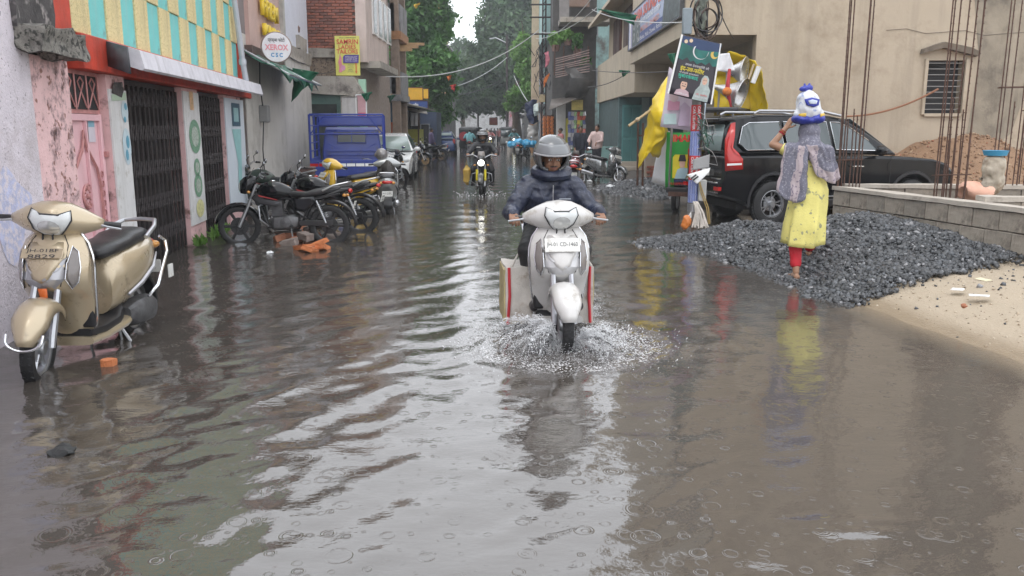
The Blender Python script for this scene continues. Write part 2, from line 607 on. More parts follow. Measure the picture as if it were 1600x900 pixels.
fa = N("ShaderNodeAttribute"); fa.attribute_name = "foam"
fn = math_('MULTIPLY', fa.outputs["Fac"], 1.0)
speck = N("ShaderNodeMapRange"); speck.inputs[1].default_value = .50; speck.inputs[2].default_value = .62
L(math_('ADD', wnoise(60, 6, 1.1, .9), math_('MULTIPLY', math_('SUBTRACT', wnoise(6, 3), .5), .35)), speck.inputs[0])
foamf = math_('MULTIPLY', fn, speck.outputs[0])
mx = N("ShaderNodeMixRGB"); L(wnoise(1.2, 4), mx.inputs[0]); mx.inputs[1].default_value = (.054, .047, .040, 1); mx.inputs[2].default_value = (.074, .064, .055, 1)
mx2 = N("ShaderNodeMixRGB"); L(foamf, mx2.inputs[0]); L(mx.outputs[0], mx2.inputs[1]); mx2.inputs[2].default_value = (.60, .60, .61, 1)
L(mx2.outputs[0], b.inputs["Base Color"])
rf = N("ShaderNodeMapRange"); rf.inputs[3].default_value = .035; rf.inputs[4].default_value = .5; L(foamf, rf.inputs[0]); L(rf.outputs[0], b.inputs["Roughness"])
b.inputs["IOR"].default_value = 2.0
L(b2.outputs[0], b.inputs["Normal"])
da = N("ShaderNodeAttribute"); da.attribute_name = "depth"
al = N("ShaderNodeMapRange"); al.inputs[1].default_value = .0; al.inputs[2].default_value = .055; al.inputs[3].default_value = .12; L(da.outputs["Fac"], al.inputs[0])
L(al.outputs[0], b.inputs["Alpha"])
_ys = 1.2 * np.exp(np.arange(0, 560) * .0092)
struct(grid_obj("flood_water", np.arange(-9, 9.01, .042), _ys, wave, wm, 180, {"depth": f_depth, "foam": f_foam}))
# ================================================================ world-space things (facades)
PW = {}
def wthing(name, label, cat, loc, group=None):
    o = thing(name, label, cat, loc, 0, group)
    PW[o.name] = Vector(loc)
    return o
def wb(b, name, mat, parent, **k):
    o = b.build(name, mat, parent, **k)
    if parent is not None and parent.name in PW:
        o.matrix_parent_inverse = Matrix.Translation(-PW[parent.name])
    return o
def wtext(parent, s, mat, M, w, h, name='lettering', **k):
    o = text(parent, s, mat, M, w, h, name, **k)
    if parent is not None and parent.name in PW:
        o.matrix_parent_inverse = Matrix.Translation(-PW[parent.name])
    return o
def wflat(parent, pts, mat, M, depth=.001, name='print'):
    o = flatpoly(parent, pts, mat, M, depth, name)
    if parent is not None and parent.name in PW:
        o.matrix_parent_inverse = Matrix.Translation(-PW[parent.name])
    return o
def fbox(F, s0, s1, n0, n1, z0, z1, b=None):
    b = b or MB()
    k = len(b.v)
    b.box(s0, s1, n0, n1, z0, z1)
    b.v[k:] = [tuple(F.M @ Vector(p)) for p in b.v[k:]]
    return b
def pbox(px0, px1, py0, py1, Y, depth, b=None):
    b = b or MB()
    a, c = at(px0, py1, Y), at(px1, py0, Y)
    return b.box(a.x, c.x, Y, Y + depth, a.z, c.z)
def rough(b, amp, sc, cuts=5, seed=0):
    """break up a few boxes into crumbling masonry"""
    bm = bmesh.new()
    vs = [bm.verts.new(p) for p in b.v]
    for f in b.f:
        bm.faces.new([vs[i] for i in f])
    bmesh.ops.subdivide_edges(bm, edges=bm.edges, cuts=cuts, use_grid_fill=True)
    bm.normal_update()
    for v in bm.verts:
        v.co += fold(v.co, amp, sc, seed) + v.normal * amp * .6 * mnoise.noise(v.co * sc * 2.3)
    bm.verts.index_update()
    o = MB(); o.v = [tuple(v.co) for v in bm.verts]; o.f = [tuple(v.index for v in f.verts) for f in bm.faces]; o.m = [0] * len(o.f)
    bm.free()
    return o

A = Frame(-4.24, 9.39, -4.78, 14.06)
M_LILAC = pm("stucco_lilac", (.66, .61, .66), .8, 0, .12, 4, .6, 45, speck=((.25, .22, .24), 38, .62, .72), dirt=((.50, .45, .47), .25, 1.4))
M_BLUESTAIN = pm("blue_wash", (.47, .49, .66), .8, 0, .2, 8, .4, 40, speck=((.66, .61, .66), 18, .45, .6))
M_PINK = pm("pink_plaster", (.68, .44, .44), .7, 0, .09, 3, .25, 30, dirt=((.15, .08, .07), .22, 5), streak=((.5, .25, .22), .35, 9, .5))
M_PINKPEEL = pm("pink_peeling", (.74, .50, .50), .75, 0, .08, 3, .5, 24, dirt=((.055, .03, .035), .36, 4.6), speck=((.30, .15, .12), 13, .60, .66))
M_DOORPINK = pm("pink_door_paint", (.75, .47, .50), .42, 0, .06, 3, .1, 30, streak=((.5, .26, .26), .3, 8, .6))
M_DOORTRIM = pm("pink_door_trim", (.46, .21, .20), .5, 0, .2, 12, .2, 40)
M_RED = pm("red_painted_cement", (.50, .055, .03), .55, 0, .2, 4, .25, 25, streak=((.12, .04, .03), .5, 6, .7))
M_CREAM = pm("cream_pebbledash", (.74, .62, .33), .85, 0, .14, 30, .9, 60, speck=((.40, .30, .12), 55, .58, .68), streak=((.33, .27, .16), .5, 5, .6))
M_TURQ = pm("turquoise_paint", (.17, .56, .54), .6, 0, .10, 3, .15, 30, streak=((.30, .50, .47), .6, 7, .6), dirt=((.16, .33, .31), .14, 4))
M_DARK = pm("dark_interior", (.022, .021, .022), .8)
M_GRIMEBLACK = pm("black_mould", (.07, .065, .065), .9, 0, .5, 6, .8, 25, speck=((.34, .31, .30), 9, .55, .7))
M_CEM = pm("weathered_cement", (.36, .33, .29), .85, 0, .15, 3, .5, 25, dirt=((.12, .105, .095), .28, 2.5), streak=((.12, .11, .10), .5, 5, .5))
M_GREYPL = pm("grey_plaster", (.52, .50, .47), .8, 0, .08, 1.5, .3, 25, dirt=((.36, .34, .31), .22, 1.1), streak=((.22, .21, .19), .55, 3.2, .35))
M_BAR = pm("grille_iron", (.048, .04, .04), .5, .4, .3, 10, .1)
M_WHITEP = pm("white_print_panel", (.66, .66, .66), .5, 0, .05, 3, .1, streak=((.34, .33, .30), .6, 7, .7), dirt=((.42, .40, .36), .16, 5))
M_WHITE = pm("white_paint", (.78, .78, .77), .45, 0, .06, 4)
M_AWN = pm("awning_board_white", (.62, .61, .66), .55, 0, .1, 5, .15, 25, streak=((.25, .24, .25), .75, 6, 1.2))
M_STEEL = pm("galvanised_steel", (.45, .46, .48), .35, .85, .1, 8)
M_CHROME = pm("chrome", (.72, .73, .75), .12, 1.0, .05, 6)
M_BLACKPL = pm("black_plastic", (.018, .018, .02), .38, 0, .2, 10)
M_RUBBER = pm("tyre_rubber", (.016, .016, .017), .55, 0, .25, 25, .3, 90)
M_BLUEPRINT = pm("blue_print", (.12, .34, .46), .5)
M_GREENPRINT = pm("green_print", (.16, .30, .20), .5, 0, .4, 40)
M_YEL = pm("yellow_paint", (.75, .52, .05), .5, 0, .12, 6)
M_RUST = pm("rusty_steel", (.095, .05, .036), .7, .3, .3, 14, .3, 60)

# ---- near stucco house at the frame's left edge
h0 = wthing("stucco_house", "whitewashed pebbled wall with a blue smear at the left edge, behind the champagne scooter", "house", A.P(-5, 0, 0))
wb(fbox(A, -12, -2.38, -5, .02, -.3, 6.8), "wall", M_LILAC, h0)
b = MB(); fr = [A.M @ Vector(p) for p in [(-3.0 + .34 * math.cos(t) * (1 + .3 * math.sin(3 * t)), .024, .95 + .33 * math.sin(t) * (1 + .2 * math.cos(4 * t))) for t in (2 * PI * i / 24 for i in range(24))]]
b.add(fr, [tuple(range(24))]); wb(b, "blue_smear", M_BLUESTAIN, h0, recalc=False)
wb(rough(fbox(A, -2.62, -1.9, -.1, .06, 2.40, 3.7), .035, 5, 6, 3), "mouldy_pier", M_GRIMEBLACK, h0)

# ---- checkered house
h1 = wthing("checkered_house", "house with cream and turquoise checkered upper wall over two black folding gates", "house", A.P(2, 0, 0))
wb(fbox(A, -2.36, 6.95, -6, -.30, -.3, 6.6), "wall", M_PINK, h1)
wb(rough(fbox(A, -2.36, -1.56, -.30, 0, -.3, 2.22), .006, 6, 8, 5), "pink_pilaster", M_PINKPEEL, h1)
wb(rough(fbox(A, -2.60, -1.70, -.2, .24, 2.22, 2.42), .05, 6, 6, 1), "broken_ledge", pm("mossy_concrete", (.20, .19, .17), .95, 0, .4, 12, .9, 30, speck=((.05, .05, .045), 20, .5, .6)), h1)
wb(fbox(A, -1.95, -1.42, -.25, .02, 2.45, 6.6), "red_corner_band", M_RED, h1)
wb(fbox(A, -1.30, 6.97, -.30, .06, 2.17, 2.50), "red_lintel_band", M_RED, h1, bev=.01)
wb(fbox(A, 6.10, 6.22, -.25, .05, 2.5, 6.6), "red_end_strip", M_RED, h1)
# checker panels, each one proud of or sunk below its neighbours
pb = {0: MB().box(0, .462, -.06, 0, 0, .594), 1: MB().box(0, .462, -.06, 0, 0, .594)}
first = {}
for r in range(6):
    for cidx in range(16):
        k = (r + cidx) % 2
        s0 = -1.40 + cidx * .4686
        if k not in first:
            o = pb[k].build("facade_panel", M_TURQ if k else M_CREAM, None, smooth=0, bev=.006)
            first[k] = o
        else:
            o = dup_mesh(first[k])
        o.parent = h1
        o.matrix_parent_inverse = Matrix.Translation(-PW[h1.name])
        nn = .0 if k else .018
        p = A.P(s0 + .003, nn, 2.503 + r * .60)
        o.matrix_basis = Matrix.Translation(p) @ Matrix(((A.d.x, A.n.x, 0, 0), (A.d.y, A.n.y, 0, 0), (0, 0, 1, 0), (0, 0, 0, 1)))
wb(fbox(A, -1.42, 6.1, -.25, -.062, 2.5, 6.6), "upper_wall", M_CEM, h1)
# posters on piers between the gates
def pier(s0, s1, nm, mat, z0=.42, z1=2.14):
    wb(fbox(A, s0, s1, -.30, -.02, -.3, 2.165), "pier", M_PINK, h1)
    return wb(fbox(A, s0 + .01, s1 - .01, -.018, .0, z0, z1), nm, mat, h1)
p1 = pier(-.55, .0, "printed_panel", M_WHITEP, .52, 2.02)
MA = lambda s, z, n=.004: frame_m(A.P(s, n, z), A.d, (0, 0, 1))      # local x runs away from the camera
for cx, cz, rx, rz, m in ((-.14, 1.42, .13, .20, M_BLUEPRINT), (-.12, 1.80, .11, .11, M_BLUEPRINT)):
    wflat(p1, disc_pts(0, 0, rx, rz), pm("pale_blue_print", (.52, .63, .68), .5), MA(cx, cz), .001)
    wflat(p1, disc_pts(.03, .05, rx * .4, rz * .35), m, MA(cx, cz), .003)
    wflat(p1, disc_pts(-.02, -.09, rx * .35, rz * .3), m, MA(cx, cz), .003)
wflat(p1, [(-.2, -.04), (.25, -.02), (.25, .06), (-.02, .05), (-.2, .02)], pm("pale_green_print", (.45, .58, .44), .5), MA(-.29, 1.94), .002)
wflat(p1, [(-.2, -.05), (.1, -.09), (.2, .0), (.16, .08), (-.1, .06)], M_GRIMEBLACK, MA(-.29, 2.03), .004)
p2 = pier(2.30, 3.16, "printed_panel", M_WHITEP, .26, 2.12)
wflat(p2, [(-.1, -.13), (.1, -.13), (.1, .13), (-.1, .13)], pm("orange_print", (.62, .40, .22), .5, 0, .4, 12), MA(2.72, 2.0), .002)
for cz, rr in ((1.50, .24), (1.06, .13), (.80, .17)):
    wflat(p2, disc_pts(0, 0, rr * 1.3, rr), M_GREENPRINT, MA(2.78, cz), .002)
    wflat(p2, disc_pts(0, 0, rr * .8, rr * .6), pm("grey_leaf_print", (.38, .44, .38), .5, 0, .5, 30), MA(2.78, cz), .004)
wflat(p2, disc_pts(0, 0, .22, .13), pm("lemon_print", (.62, .60, .30), .5, 0, .3, 20), MA(2.80, .47), .002)
p3 = pier(4.86, 6.42, "printed_panel", pm("pale_blue_panel", (.60, .66, .72), .5, 0, .05, 3), .2, 2.12)
wflat(p3, [(-.35, -.2), (.35, -.2), (.35, .2), (-.35, .2)], pm("navy_print", (.05, .11, .16), .5), MA(5.7, 1.85), .002)
wflat(p3, [(-.2, -.12), (.2, -.12), (.2, .12), (-.2, .12)], pm("pale_teal_print", (.30, .50, .52), .5), MA(5.7, 1.85), .004)
wflat(p3, [(-.45, .5), (.3, .5), (.2, -.1), (.1, -.6), (-.2, -.6), (-.1, -.1)], pm("teal_print", (.30, .55, .55), .5), MA(5.75, 1.1), .002)
# awning board
b = MB(); prof = [(.02, 2.50), (.36, 2.40), (.40, 2.22), (.37, 2.20), (.06, 2.30)]
secs = [[A.M @ Vector((s, n, z)) for n, z in prof] for s in (-.62, 1.2, 3.0, 4.8, 6.25)]
b.loft(secs); aw = wb(b, "awning_board", M_AWN, h1, smooth=0)
b = MB(); b.add([A.M @ Vector(p) for p in ((-.625, .0, 2.50), (-.80, .30, 2.42), (-.86, .33, 2.15), (-.66, .05, 2.24))], [(0, 1, 2, 3)])
wb(b, "awning_end_flap", pm("dark_slate_sheet", (.07, .075, .085), .5, 0, .3, 8), h1, solid=.02)
# folding gates: every upright its own bar
gb_ = MB()
for dx in (-.014, .014):
    gb_.box(dx - .011, dx + .011, -.012, .012, 0, 2.1)
bar0 = None
for g0, g1, nb in ((.02, 2.28, 26), (3.18, 4.85, 20)):
    gate = wb(fbox(A, g0, g1, -.14, -.10, 2.10, 2.16), "folding_gate", M_BAR, h1)
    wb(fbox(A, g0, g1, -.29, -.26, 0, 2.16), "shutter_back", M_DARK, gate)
    for i in range(nb):
        s = g0 + .03 + (g1 - g0 - .06) * i / (nb - 1)
        if bar0 is None:
            o = gb_.build("gate_bar", M_BAR, None, smooth=0); bar0 = o
        else:
            o = dup_mesh(bar0)
        o.parent = gate
        o.matrix_basis = Matrix.Translation(A.P(s, -.11 + .02 * (i % 2), .0)) @ Matrix.Rotation(R(RNG.normal(0, .35)), 4, 'X') @ Matrix(((A.d.x, A.n.x, 0, 0), (A.d.y, A.n.y, 0, 0), (0, 0, 1, 0), (0, 0, 0, 1)))
    lat = MB()
    for zc in (.30, .72, 1.14, 1.56, 1.95):
        for i in range(nb - 1):
            a = g0 + .03 + (g1 - g0 - .06) * i / (nb - 1); c2 = a + (g1 - g0 - .06) / (nb - 1)
            for s in (-1, 1):
                lat.tube([A.P(a, -.075, zc - .09 * s), A.P(c2, -.075, zc + .09 * s)], .006, 4)
    wb(lat, "scissor_lattice", M_BAR, gate, kind="stuff", smooth=0)
# ---- pink iron door with ornaments
df = wb(fbox(A, -1.55, -.56, -.26, -.10, 1.76, 2.17), "door_vent_frame", M_DOORTRIM, h1)
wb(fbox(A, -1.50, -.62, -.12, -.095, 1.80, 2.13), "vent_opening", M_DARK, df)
v = MB()
for k in range(3):
    c0 = -1.36 + k * .30
    for s in (-1, 1):
        v.tube([A.P(c0 - .12 * s, -.085, 1.82), A.P(c0, -.085, 1.97), A.P(c0 - .07 * s, -.085, 2.06), A.P(c0, -.085, 2.11)], .008, 5)
    v.tube([A.P(c0 + .15, -.085, 1.80), A.P(c0 + .15, -.085, 2.13)], .010, 5)
wb(v, "vent_scrollwork", M_DOORTRIM, df)
door = wb(fbox(A, -1.53, -.58, -.20, -.12, .0, 1.72), "door", M_DOORPINK, h1, bev=.008)
b = MB()
for s0, s1, z0, z1 in ((-1.55, -1.50, 0, 1.76), (-.63, -.57, 0, 1.76), (-1.50, -.63, 1.69, 1.755), (-1.0, -.98, .02, 1.69)):
    fbox(A, s0, s1, -.12, -.085, z0, z1, b)
wb(b, "door_frame", M_DOORPINK, door, bev=.004)
b = MB()
c0 = -1.06
for s in (-1, 1):
    for off, rr in ((0, .010), (.035, .007)):
        b.tube([A.P(c0, -.10, 1.60 - off * 2.4), A.P(c0 + s * .05, -.10, 1.45 - off * 1.5), A.P(c0 + s * .17, -.10, 1.33 - off), A.P(c0 + s * (.29 - off), -.10, 1.22), A.P(c0 + s * (.345 - off), -.10, 1.05), A.P(c0 + s * (.36 - off), -.10, .85), A.P(c0 + s * (.365 - off), -.10, .10)], rr, 6)
    for z in np.arange(.15, 1.2, .10):
        b.lathe([(.030, -.006), (.038, 0), (.030, .006)], A.P(c0 + s * .395, -.10, z), A.n, 10)
wb(b, "ogee_moulding", M_DOORTRIM, door)
b = MB()
b.lathe([(.115, -.01), (.13, .008), (.118, .02), (.105, .008)], A.P(c0, -.118, .95), A.n, 24)
for k in range(12):
    t_ = 2 * PI * k / 12
    q = A.P(c0, -.112, .95) + A.d * .07 * math.cos(t_) + Vector((0, 0, .07 * math.sin(t_)))
    q2 = A.P(c0, -.112, .95) + A.d * .10 * math.cos(t_) + Vector((0, 0, .10 * math.sin(t_)))
    b.capsule(q, q2, .010, .017, 6)
b.ell(A.P(c0, -.112, .95), (.03, .03, .03), 8, 6)
wb(b, "rosette", M_DOORTRIM, door)
wflat(door, [(-.09, -.10), (.09, -.10), (.09, .10), (-.09, .10)], pm("notice_paper", (.62, .58, .64), .6), MA(-.80, 1.58, -.115), .002, "notice")
wflat(door, [(-.08, -.03), (.08, -.03), (.08, .03), (-.08, .03)], pm("notice_blue", (.22, .42, .52), .6), MA(-.80, 1.66, -.115), .004, "notice_heading")
b = MB()
for z in (.45, 1.35):
    fbox(A, -.60, -.50, -.10, -.05, z - .03, z + .03, b)
wb(b, "door_hinge", M_DOORTRIM, door, bev=.006)

# ---- next house: dark door, pink fascia with yellow letters, plaster wall, white sheeted upper floor
B = Frame(-4.9, 15, -5.46, 22)
h2 = wthing("plaster_house", "grey plastered house with white sheeted upper floor behind the round sign", "house", B.P(4, 0, 0))
wb(fbox(B, 1.05, 9.0, -6, -.02, -.3, 3.35), "wall", M_GREYPL, h2)
wb(rough(fbox(B, 4.7, 9.0, -.5, .03, 3.30, 3.62), .06, 3, 5, 2), "broken_parapet", M_CEM, h2)
wb(rough(fbox(B, 7.0, 8.2, -.45, .04, 3.62, 3.95), .03, 3, 3, 4), "parapet_stump", M_CEM, h2)
wb(fbox(B, 4.4, 9.0, -6, -.55, 3.35, 7.4), "upper_wall", pm("dark_grey_paint", (.22, .21, .21), .8, 0, .1, 3), h2)  # set-back upper wall in one even, darker grey
wb(fbox(B, 5.6, 8.95, -.5, -.04, 3.62, 5.35), "white_sheeting", pm("white_sheet_metal", (.66, .69, .78), .5, 0, .05, 2, streak=((.5, .5, .55), .4, 3, .5)), h2)
for k in range(4):
    s = 5.7 + k * .85
    w_ = wb(fbox(B, s, s + .72, -.45, -.10, 5.36, 6.6), "window", M_WHITE, h2, bev=.01)
    wb(fbox(B, s + .07, s + .65, -.12, -.09, 5.45, 6.5), "pane", pm("dark_pane", (.05, .06, .07), .15), w_)
wb(fbox(B, 5.3, 9.0, -.6, -.02, 6.7, 7.3), "roof_slab", M_CEM, h2)
wb(fbox(B, .0, 1.05, -6, -.06, -.3, 6.6), "side_bay", pm("pale_brown_plaster", (.42, .37, .33), .8, 0, .15, 3, .3, dirt=((.14, .11, .1), .3, 2.5)), h2)
wb(fbox(B, .45, 1.0, -.06, -.03, -.3, 2.35), "dark_door", pm("dirty_dark_door", (.12, .095, .085), .7, 0, .4, 5, .3, dirt=((.30, .24, .15), .25, 5)), h2)
fas = wb(fbox(B, 1.3, 4.55, -.02, .06, 3.15, 5.4), "fascia_board", pm("pink_fascia", (.52, .36, .32), .6, 0, .08, 3), h2)
wb(fbox(B, 1.15, 4.6, -.02, .12, 2.95, 3.15), "fascia_sill", pm("dark_brown_wood", (.10, .065, .055), .7, 0, .3, 6), h2)
wb(fbox(B, 4.4, 4.62, -.02, .14, 3.0, 5.4), "fascia_post", pm("bleached_wood", (.42, .41, .38), .8, 0, .2, 6), h2)
wb(fbox(B, 1.15, 4.5, -.02, .5, 5.4, 5.55), "fascia_eave", M_CEM, h2)
MBf = lambda s, z, n: frame_m(B.P(s, n, z), B.d, (0, 0, 1))
for k, (tx, s, z, w_, hh) in enumerate((("PREM", 2.9, 3.98, 1.5, .33), ("KUNJ", 3.0, 3.52, 1.5, .30))):
    o = wtext(h2, tx, pm("yellow_letters", (.80, .58, .04), .45), MBf(s, z, .14), w_, hh, "raised_lettering", bold=.02)
    q = o.modifiers.new("solid", 'SOLIDIFY'); q.thickness = .08; q.offset = 0
# green awning with torn tarp
aw = wthing("green_awning", "torn green tarpaulin awning under the round sign", "awning", B.P(2, 0, 2.7))
b = MB(); secs = []
for i in range(13):
    s = .95 + i * .33; row = []
    for j in range(6):
        n = .02 + j * .15; z = 3.02 - .10 * j * .8 - (.05 * math.sin(i * 1.7 + j)) - (.16 if j == 5 else 0) * (.5 + .5 * math.sin(i * 2.3))
        row.append(B.P(s, n, z))
    secs.append(row)
b.loft(secs, closed=False, cap=False)
wb(b, "canopy", pm("green_tarp", (.015, .12, .075), .45, 0, .3, 6, .2), aw, solid=.012)
b = MB()
for s in (1.0, 2.9, 4.9):
    b.tube([B.P(s, .0, 3.04), B.P(s, .82, 2.60)], .02, 6)
for n, z in ((.0, 3.05), (.4, 2.84), (.82, 2.60)):
    b.tube([B.P(.9, n, z), B.P(5.0, n, z)], .022, 6)
wb(b, "awning_rail", M_STEEL, aw)
# round sign on a bracket
sg = wthing("round_sign", "round white shop sign with black, red and blue lettering", "sign", at(432, 74, 16.4))
sc_ = at(432, 74, 16.4); 
facing = Vector((.30, -1, -.05)).normalized(); rgt = Vector((0, 0, 1)).cross(facing).normalized() ; upv = facing.cross(rgt)
b = MB(); b.lathe([(0, .02), (.282, .02), (.29, .0), (.29, -.10), (0, -.10)], sc_, facing, 36); wb(b, "sign_case", pm("sign_rim", (.25, .19, .17), .5), sg)
b = MB(); b.lathe([(0, .028), (.264, .028), (.27, .015)], sc_, facing, 36); wb(b, "sign_face", pm("sign_white", (.74, .73, .77), .35), sg)
MS = lambda dx, dz: frame_m(sc_ + rgt * dx + upv * dz + facing * .031, rgt, upv)
wtext(sg, "प्रज्ञा फोटो", pm("print_black", (.02, .02, .022), .5), MS(0, .13), .31, .10, bold=.012)
wtext(sg, "XEROX", pm("print_pale_red", (.74, .28, .33), .5), MS(0, .0), .43, .11, bold=.03)
wtext(sg, "C S C", pm("print_blue", (.06, .28, .55), .5), MS(0, -.14), .22, .08, bold=.04)
b = MB(); b.tube([sc_ - facing * .1, sc_ - facing * .2 + Vector((-.1, .2, .02)), B.P(1.9, .08, sc_.z)], .02, 6); wb(b, "bracket", M_STEEL, sg)
# drain pipe, meter
pp = wthing("drain_pipe", "grey plastic drain pipe running down beside the checkered wall", "pipe", B.P(.3, .1, 2.4))
b = MB(); b.tube([B.P(-.15, .10, 6.6), B.P(.0, .10, 4.0), B.P(.25, .14, 2.75), B.P(.36, .16, 2.42)], .05, 10); wb(b, "pipe", pm("grey_pvc", (.45, .47, .52), .4), pp)
b = MB(); b.lathe([(.062, 0), (.066, .05), (.062, .1)], B.P(.25, .14, 2.72), (0, 0, 1), 12); wb(b, "collar", pm("grey_pvc", (.45, .47, .52), .4), pp)
mt = wthing("electric_meter", "small grey electric meter with loose wires on the plaster wall", "meter", B.P(2.15, .05, 1.9))
b = MB(); b.box(-.10, .10, -.07, .07, -.17, .17); b.xform(Matrix.Translation(B.P(2.15, .08, 1.9))); wb(b, "case", pm("meter_grey", (.22, .22, .22), .5), mt, bev=.03)
b = MB(); b.tube([B.P(2.1, .06, 2.05), B.P(1.95, .06, 2.5), B.P(2.05, .06, 2.9)], .012, 5); b.tube([B.P(2.1, .06, 1.75), B.P(1.9, .06, 1.2), B.P(1.95, .06, .4)], .012, 5)
wb(b, "wire", M_BLACKPL, mt)
jar = wthing("clay_pot", "brown clay pot standing on the broken parapet", "pot", B.P(7.5, -.2, 3.98))
b = MB(); b.lathe([(0, 0), (.10, .0), (.19, .12), (.20, .22), (.13, .33), (.10, .36), (.13, .40), (.11, .40), (.09, .36)], B.P(7.5, -.2, 3.96), (0, 0, 1), 16); b_ = wb(b, "pot_body", pm("fired_clay", (.20, .12, .10), .8, 0, .2, 8), jar)

# ---- brick house, its side wall towards us
h3 = wthing("brick_house", "red brick house with the yellow tailor board on its side wall", "house", (-5.2, 25, 0))
wb(MB().box(-11, -4.5, 25.06, 31.5, -.3, 8.2), "wall", pm("mortar_grey", (.30, .25, .22), .9, 0, .2, 8, .4), h3)
BRM = [pm("brick_%s" % n, c_, .85, 0, .25, 12, .5, 40, dirt=((.13, .09, .08), .2, 3)) for n, c_ in (("red", (.34, .125, .085)), ("dull", (.27, .11, .085)), ("dark", (.20, .09, .07)))]
br0 = [MB().box(-.112, .112, -.06, .0, -.034, .034).build("brick", m, None, smooth=0) for m in BRM]
used = set()
rs = np.random.default_rng(3)
for r_ in range(23):
    z = 3.93 + r_ * .083
    off = .118 if r_ % 2 else 0
    for k in range(8):
        x = -6.26 + k * .238 + off
        if x > -4.58: continue
        mi = int(rs.choice(3, p=(.5, .32, .18)))
        if mi in used: o = dup_mesh(br0[mi])
        else: o = br0[mi]; used.add(mi)
        o.parent = h3; o.location = Vector((x, 25.055 - rs.uniform(0, .02), z)) - PW[h3.name]; o.rotation_euler = (0, rs.normal(0, .01), 0)
for mi in (0, 1, 2):
    if mi not in used: bpy.data.objects.remove(br0[mi])
wb(rough(MB().box(-6.4, -4.42, 24.9, 25.2, 3.62, 3.88), .02, 4, 4, 1), "lintel_beam", M_CEM, h3)
wb(rough(MB().box(-6.3, -4.55, 24.98, 25.2, 3.05, 3.62), .07, 3.5, 6, 7), "rubble_band", pm("rubble", (.27, .21, .16), .95, 0, .4, 7, .9, 20, speck=((.08, .06, .05), 14, .5, .62)), h3)
b = MB(); b.prism([(-6.3, 2.62), (-4.3, 2.5), (-4.25, 2.62), (-4.5, 3.05), (-6.3, 3.1)], 24.3, 25.1, 'y'); wb(rough(b, .03, 3, 3, 3), "concrete_sunshade", M_CEM, h3)
wb(MB().box(-4.5, -4.2, 24.92, 29, 3.5, 8.2), "plaster_corner", pm("pale_pink_plaster", (.58, .48, .44), .75, 0, .1, 3, .2, streak=((.25, .2, .18), .5, 3, .4)), h3)
b = MB().box(-4.45, -3.85, 25.2, 29, 3.35, 3.55); wb(b, "balcony_slab", M_CEM, h3)
shopM = pm("sea_green_wall", (.22, .36, .31), .7, 0, .15, 3, .2, dirt=((.06, .07, .06), .25, 2))
wb(MB().box(-6.2, -4.3, 24.75, 25.0, -.3, 2.60), "shop_front", shopM, h3)
wb(MB().box(-6.05, -5.1, 24.70, 24.75, .3, 2.3), "shop_opening", pm("dim_shop", (.05, .06, .055), .6, 0, .5, 4), h3)
wb(MB().box(-4.42, -4.22, 24.62, 24.8, -.3, 3.0), "green_post", pm("mint_paint", (.34, .55, .42), .6, 0, .08, 4), h3)
for k in range(4):
    w_ = wb(MB().box(-4.22, -4.15, 26 + k * 1.0, 26.7 + k * 1.0, 4.4, 5.6), "window", M_WHITE, h3)
    wb(MB().box(-4.16, -4.14, 26.06 + k * 1.0, 26.64 + k * 1.0, 4.46, 5.54), "pane", pm("dark_pane", (.05, .06, .07), .15), w_)
ts = wthing("tailor_sign", "yellow ladies tailors signboard hung on the brick wall", "sign", at(543, 88, 24.6))
MT = lambda px, py: frame_m(at(px, py, 24.585), (1, 0, 0), (0, 0, 1))
b = MB(); a0, a1 = at(525, 118, 24.6), at(561, 56, 24.6); b.box(a0.x, a1.x, 24.6, 24.64, a0.z, a1.z)
brd = wb(b, "board", pm("sign_yellow", (.68, .66, .16), .45, 0, .12, 2), ts, bev=.004)
m_ = lambda px: px / 1300 * 24.6
PR = pm("print_red", (.62, .06, .06), .5); PB = pm("print_black", (.02, .02, .022), .5)
wtext(brd, "Prop: S.PARWEEN", PB, MT(543, 59), m_(24), m_(2.2))
wtext(brd, "SAMRIN", PR, MT(542.5, 65), m_(32), m_(7), bold=.01)
wtext(brd, "LADIES", PR, MT(542.5, 73), m_(26), m_(6), bold=.01)
wtext(brd, "TAILORS", PR, MT(542.5, 80.5), m_(32), m_(6.4), bold=.01)
wflat(brd, [(-m_(12), -m_(6)), (m_(11), -m_(6)), (m_(12), m_(6)), (-m_(9), m_(6)), (-m_(12), m_(3))], pm("print_violet", (.09, .06, .28), .5), MT(548.5, 92), .004)
for k, tx in enumerate(("SPECIALIST", "LADIES SUIT", "BLOUSE, KURTI")):
    wtext(brd, tx, M_WHITE, MT(549, 89 + k * 3.2), m_(18), m_(2), depth=.008)
for k, tx in enumerate(("SAREE", "FALL", "PICO", "&", "DYEING")):
    wtext(brd, tx, pm("print_grey", (.2, .22, .14), .5), MT(548, 100 + k * 3), m_(9), m_(1.7))
wflat(brd, [(-m_(1), m_(8)), (m_(1), m_(8)), (m_(.8), -m_(4)), (m_(1.8), -m_(4)), (0, -m_(8)), (-m_(1.8), -m_(4)), (-m_(.8), -m_(4))], pm("print_orange", (.62, .16, .04), .5), MT(556.5, 107), .003)
wflat(brd, [(-m_(3), -m_(13)), (m_(2), -m_(13)), (m_(3.5), -m_(6)), (m_(1.6), m_(2)), (m_(2.2), m_(8)), (m_(.6), m_(11)), (-m_(.8), m_(11)), (-m_(1.8), m_(7)), (-m_(3.4), m_(2)), (-m_(2), -m_(5))], pm("print_pink", (.68, .24, .30), .5), MT(532, 99), .003)
wflat(brd, disc_pts(0, 0, m_(3.6), m_(4)), pm("print_rose", (.62, .30, .46), .5), MT(536, 106), .004)
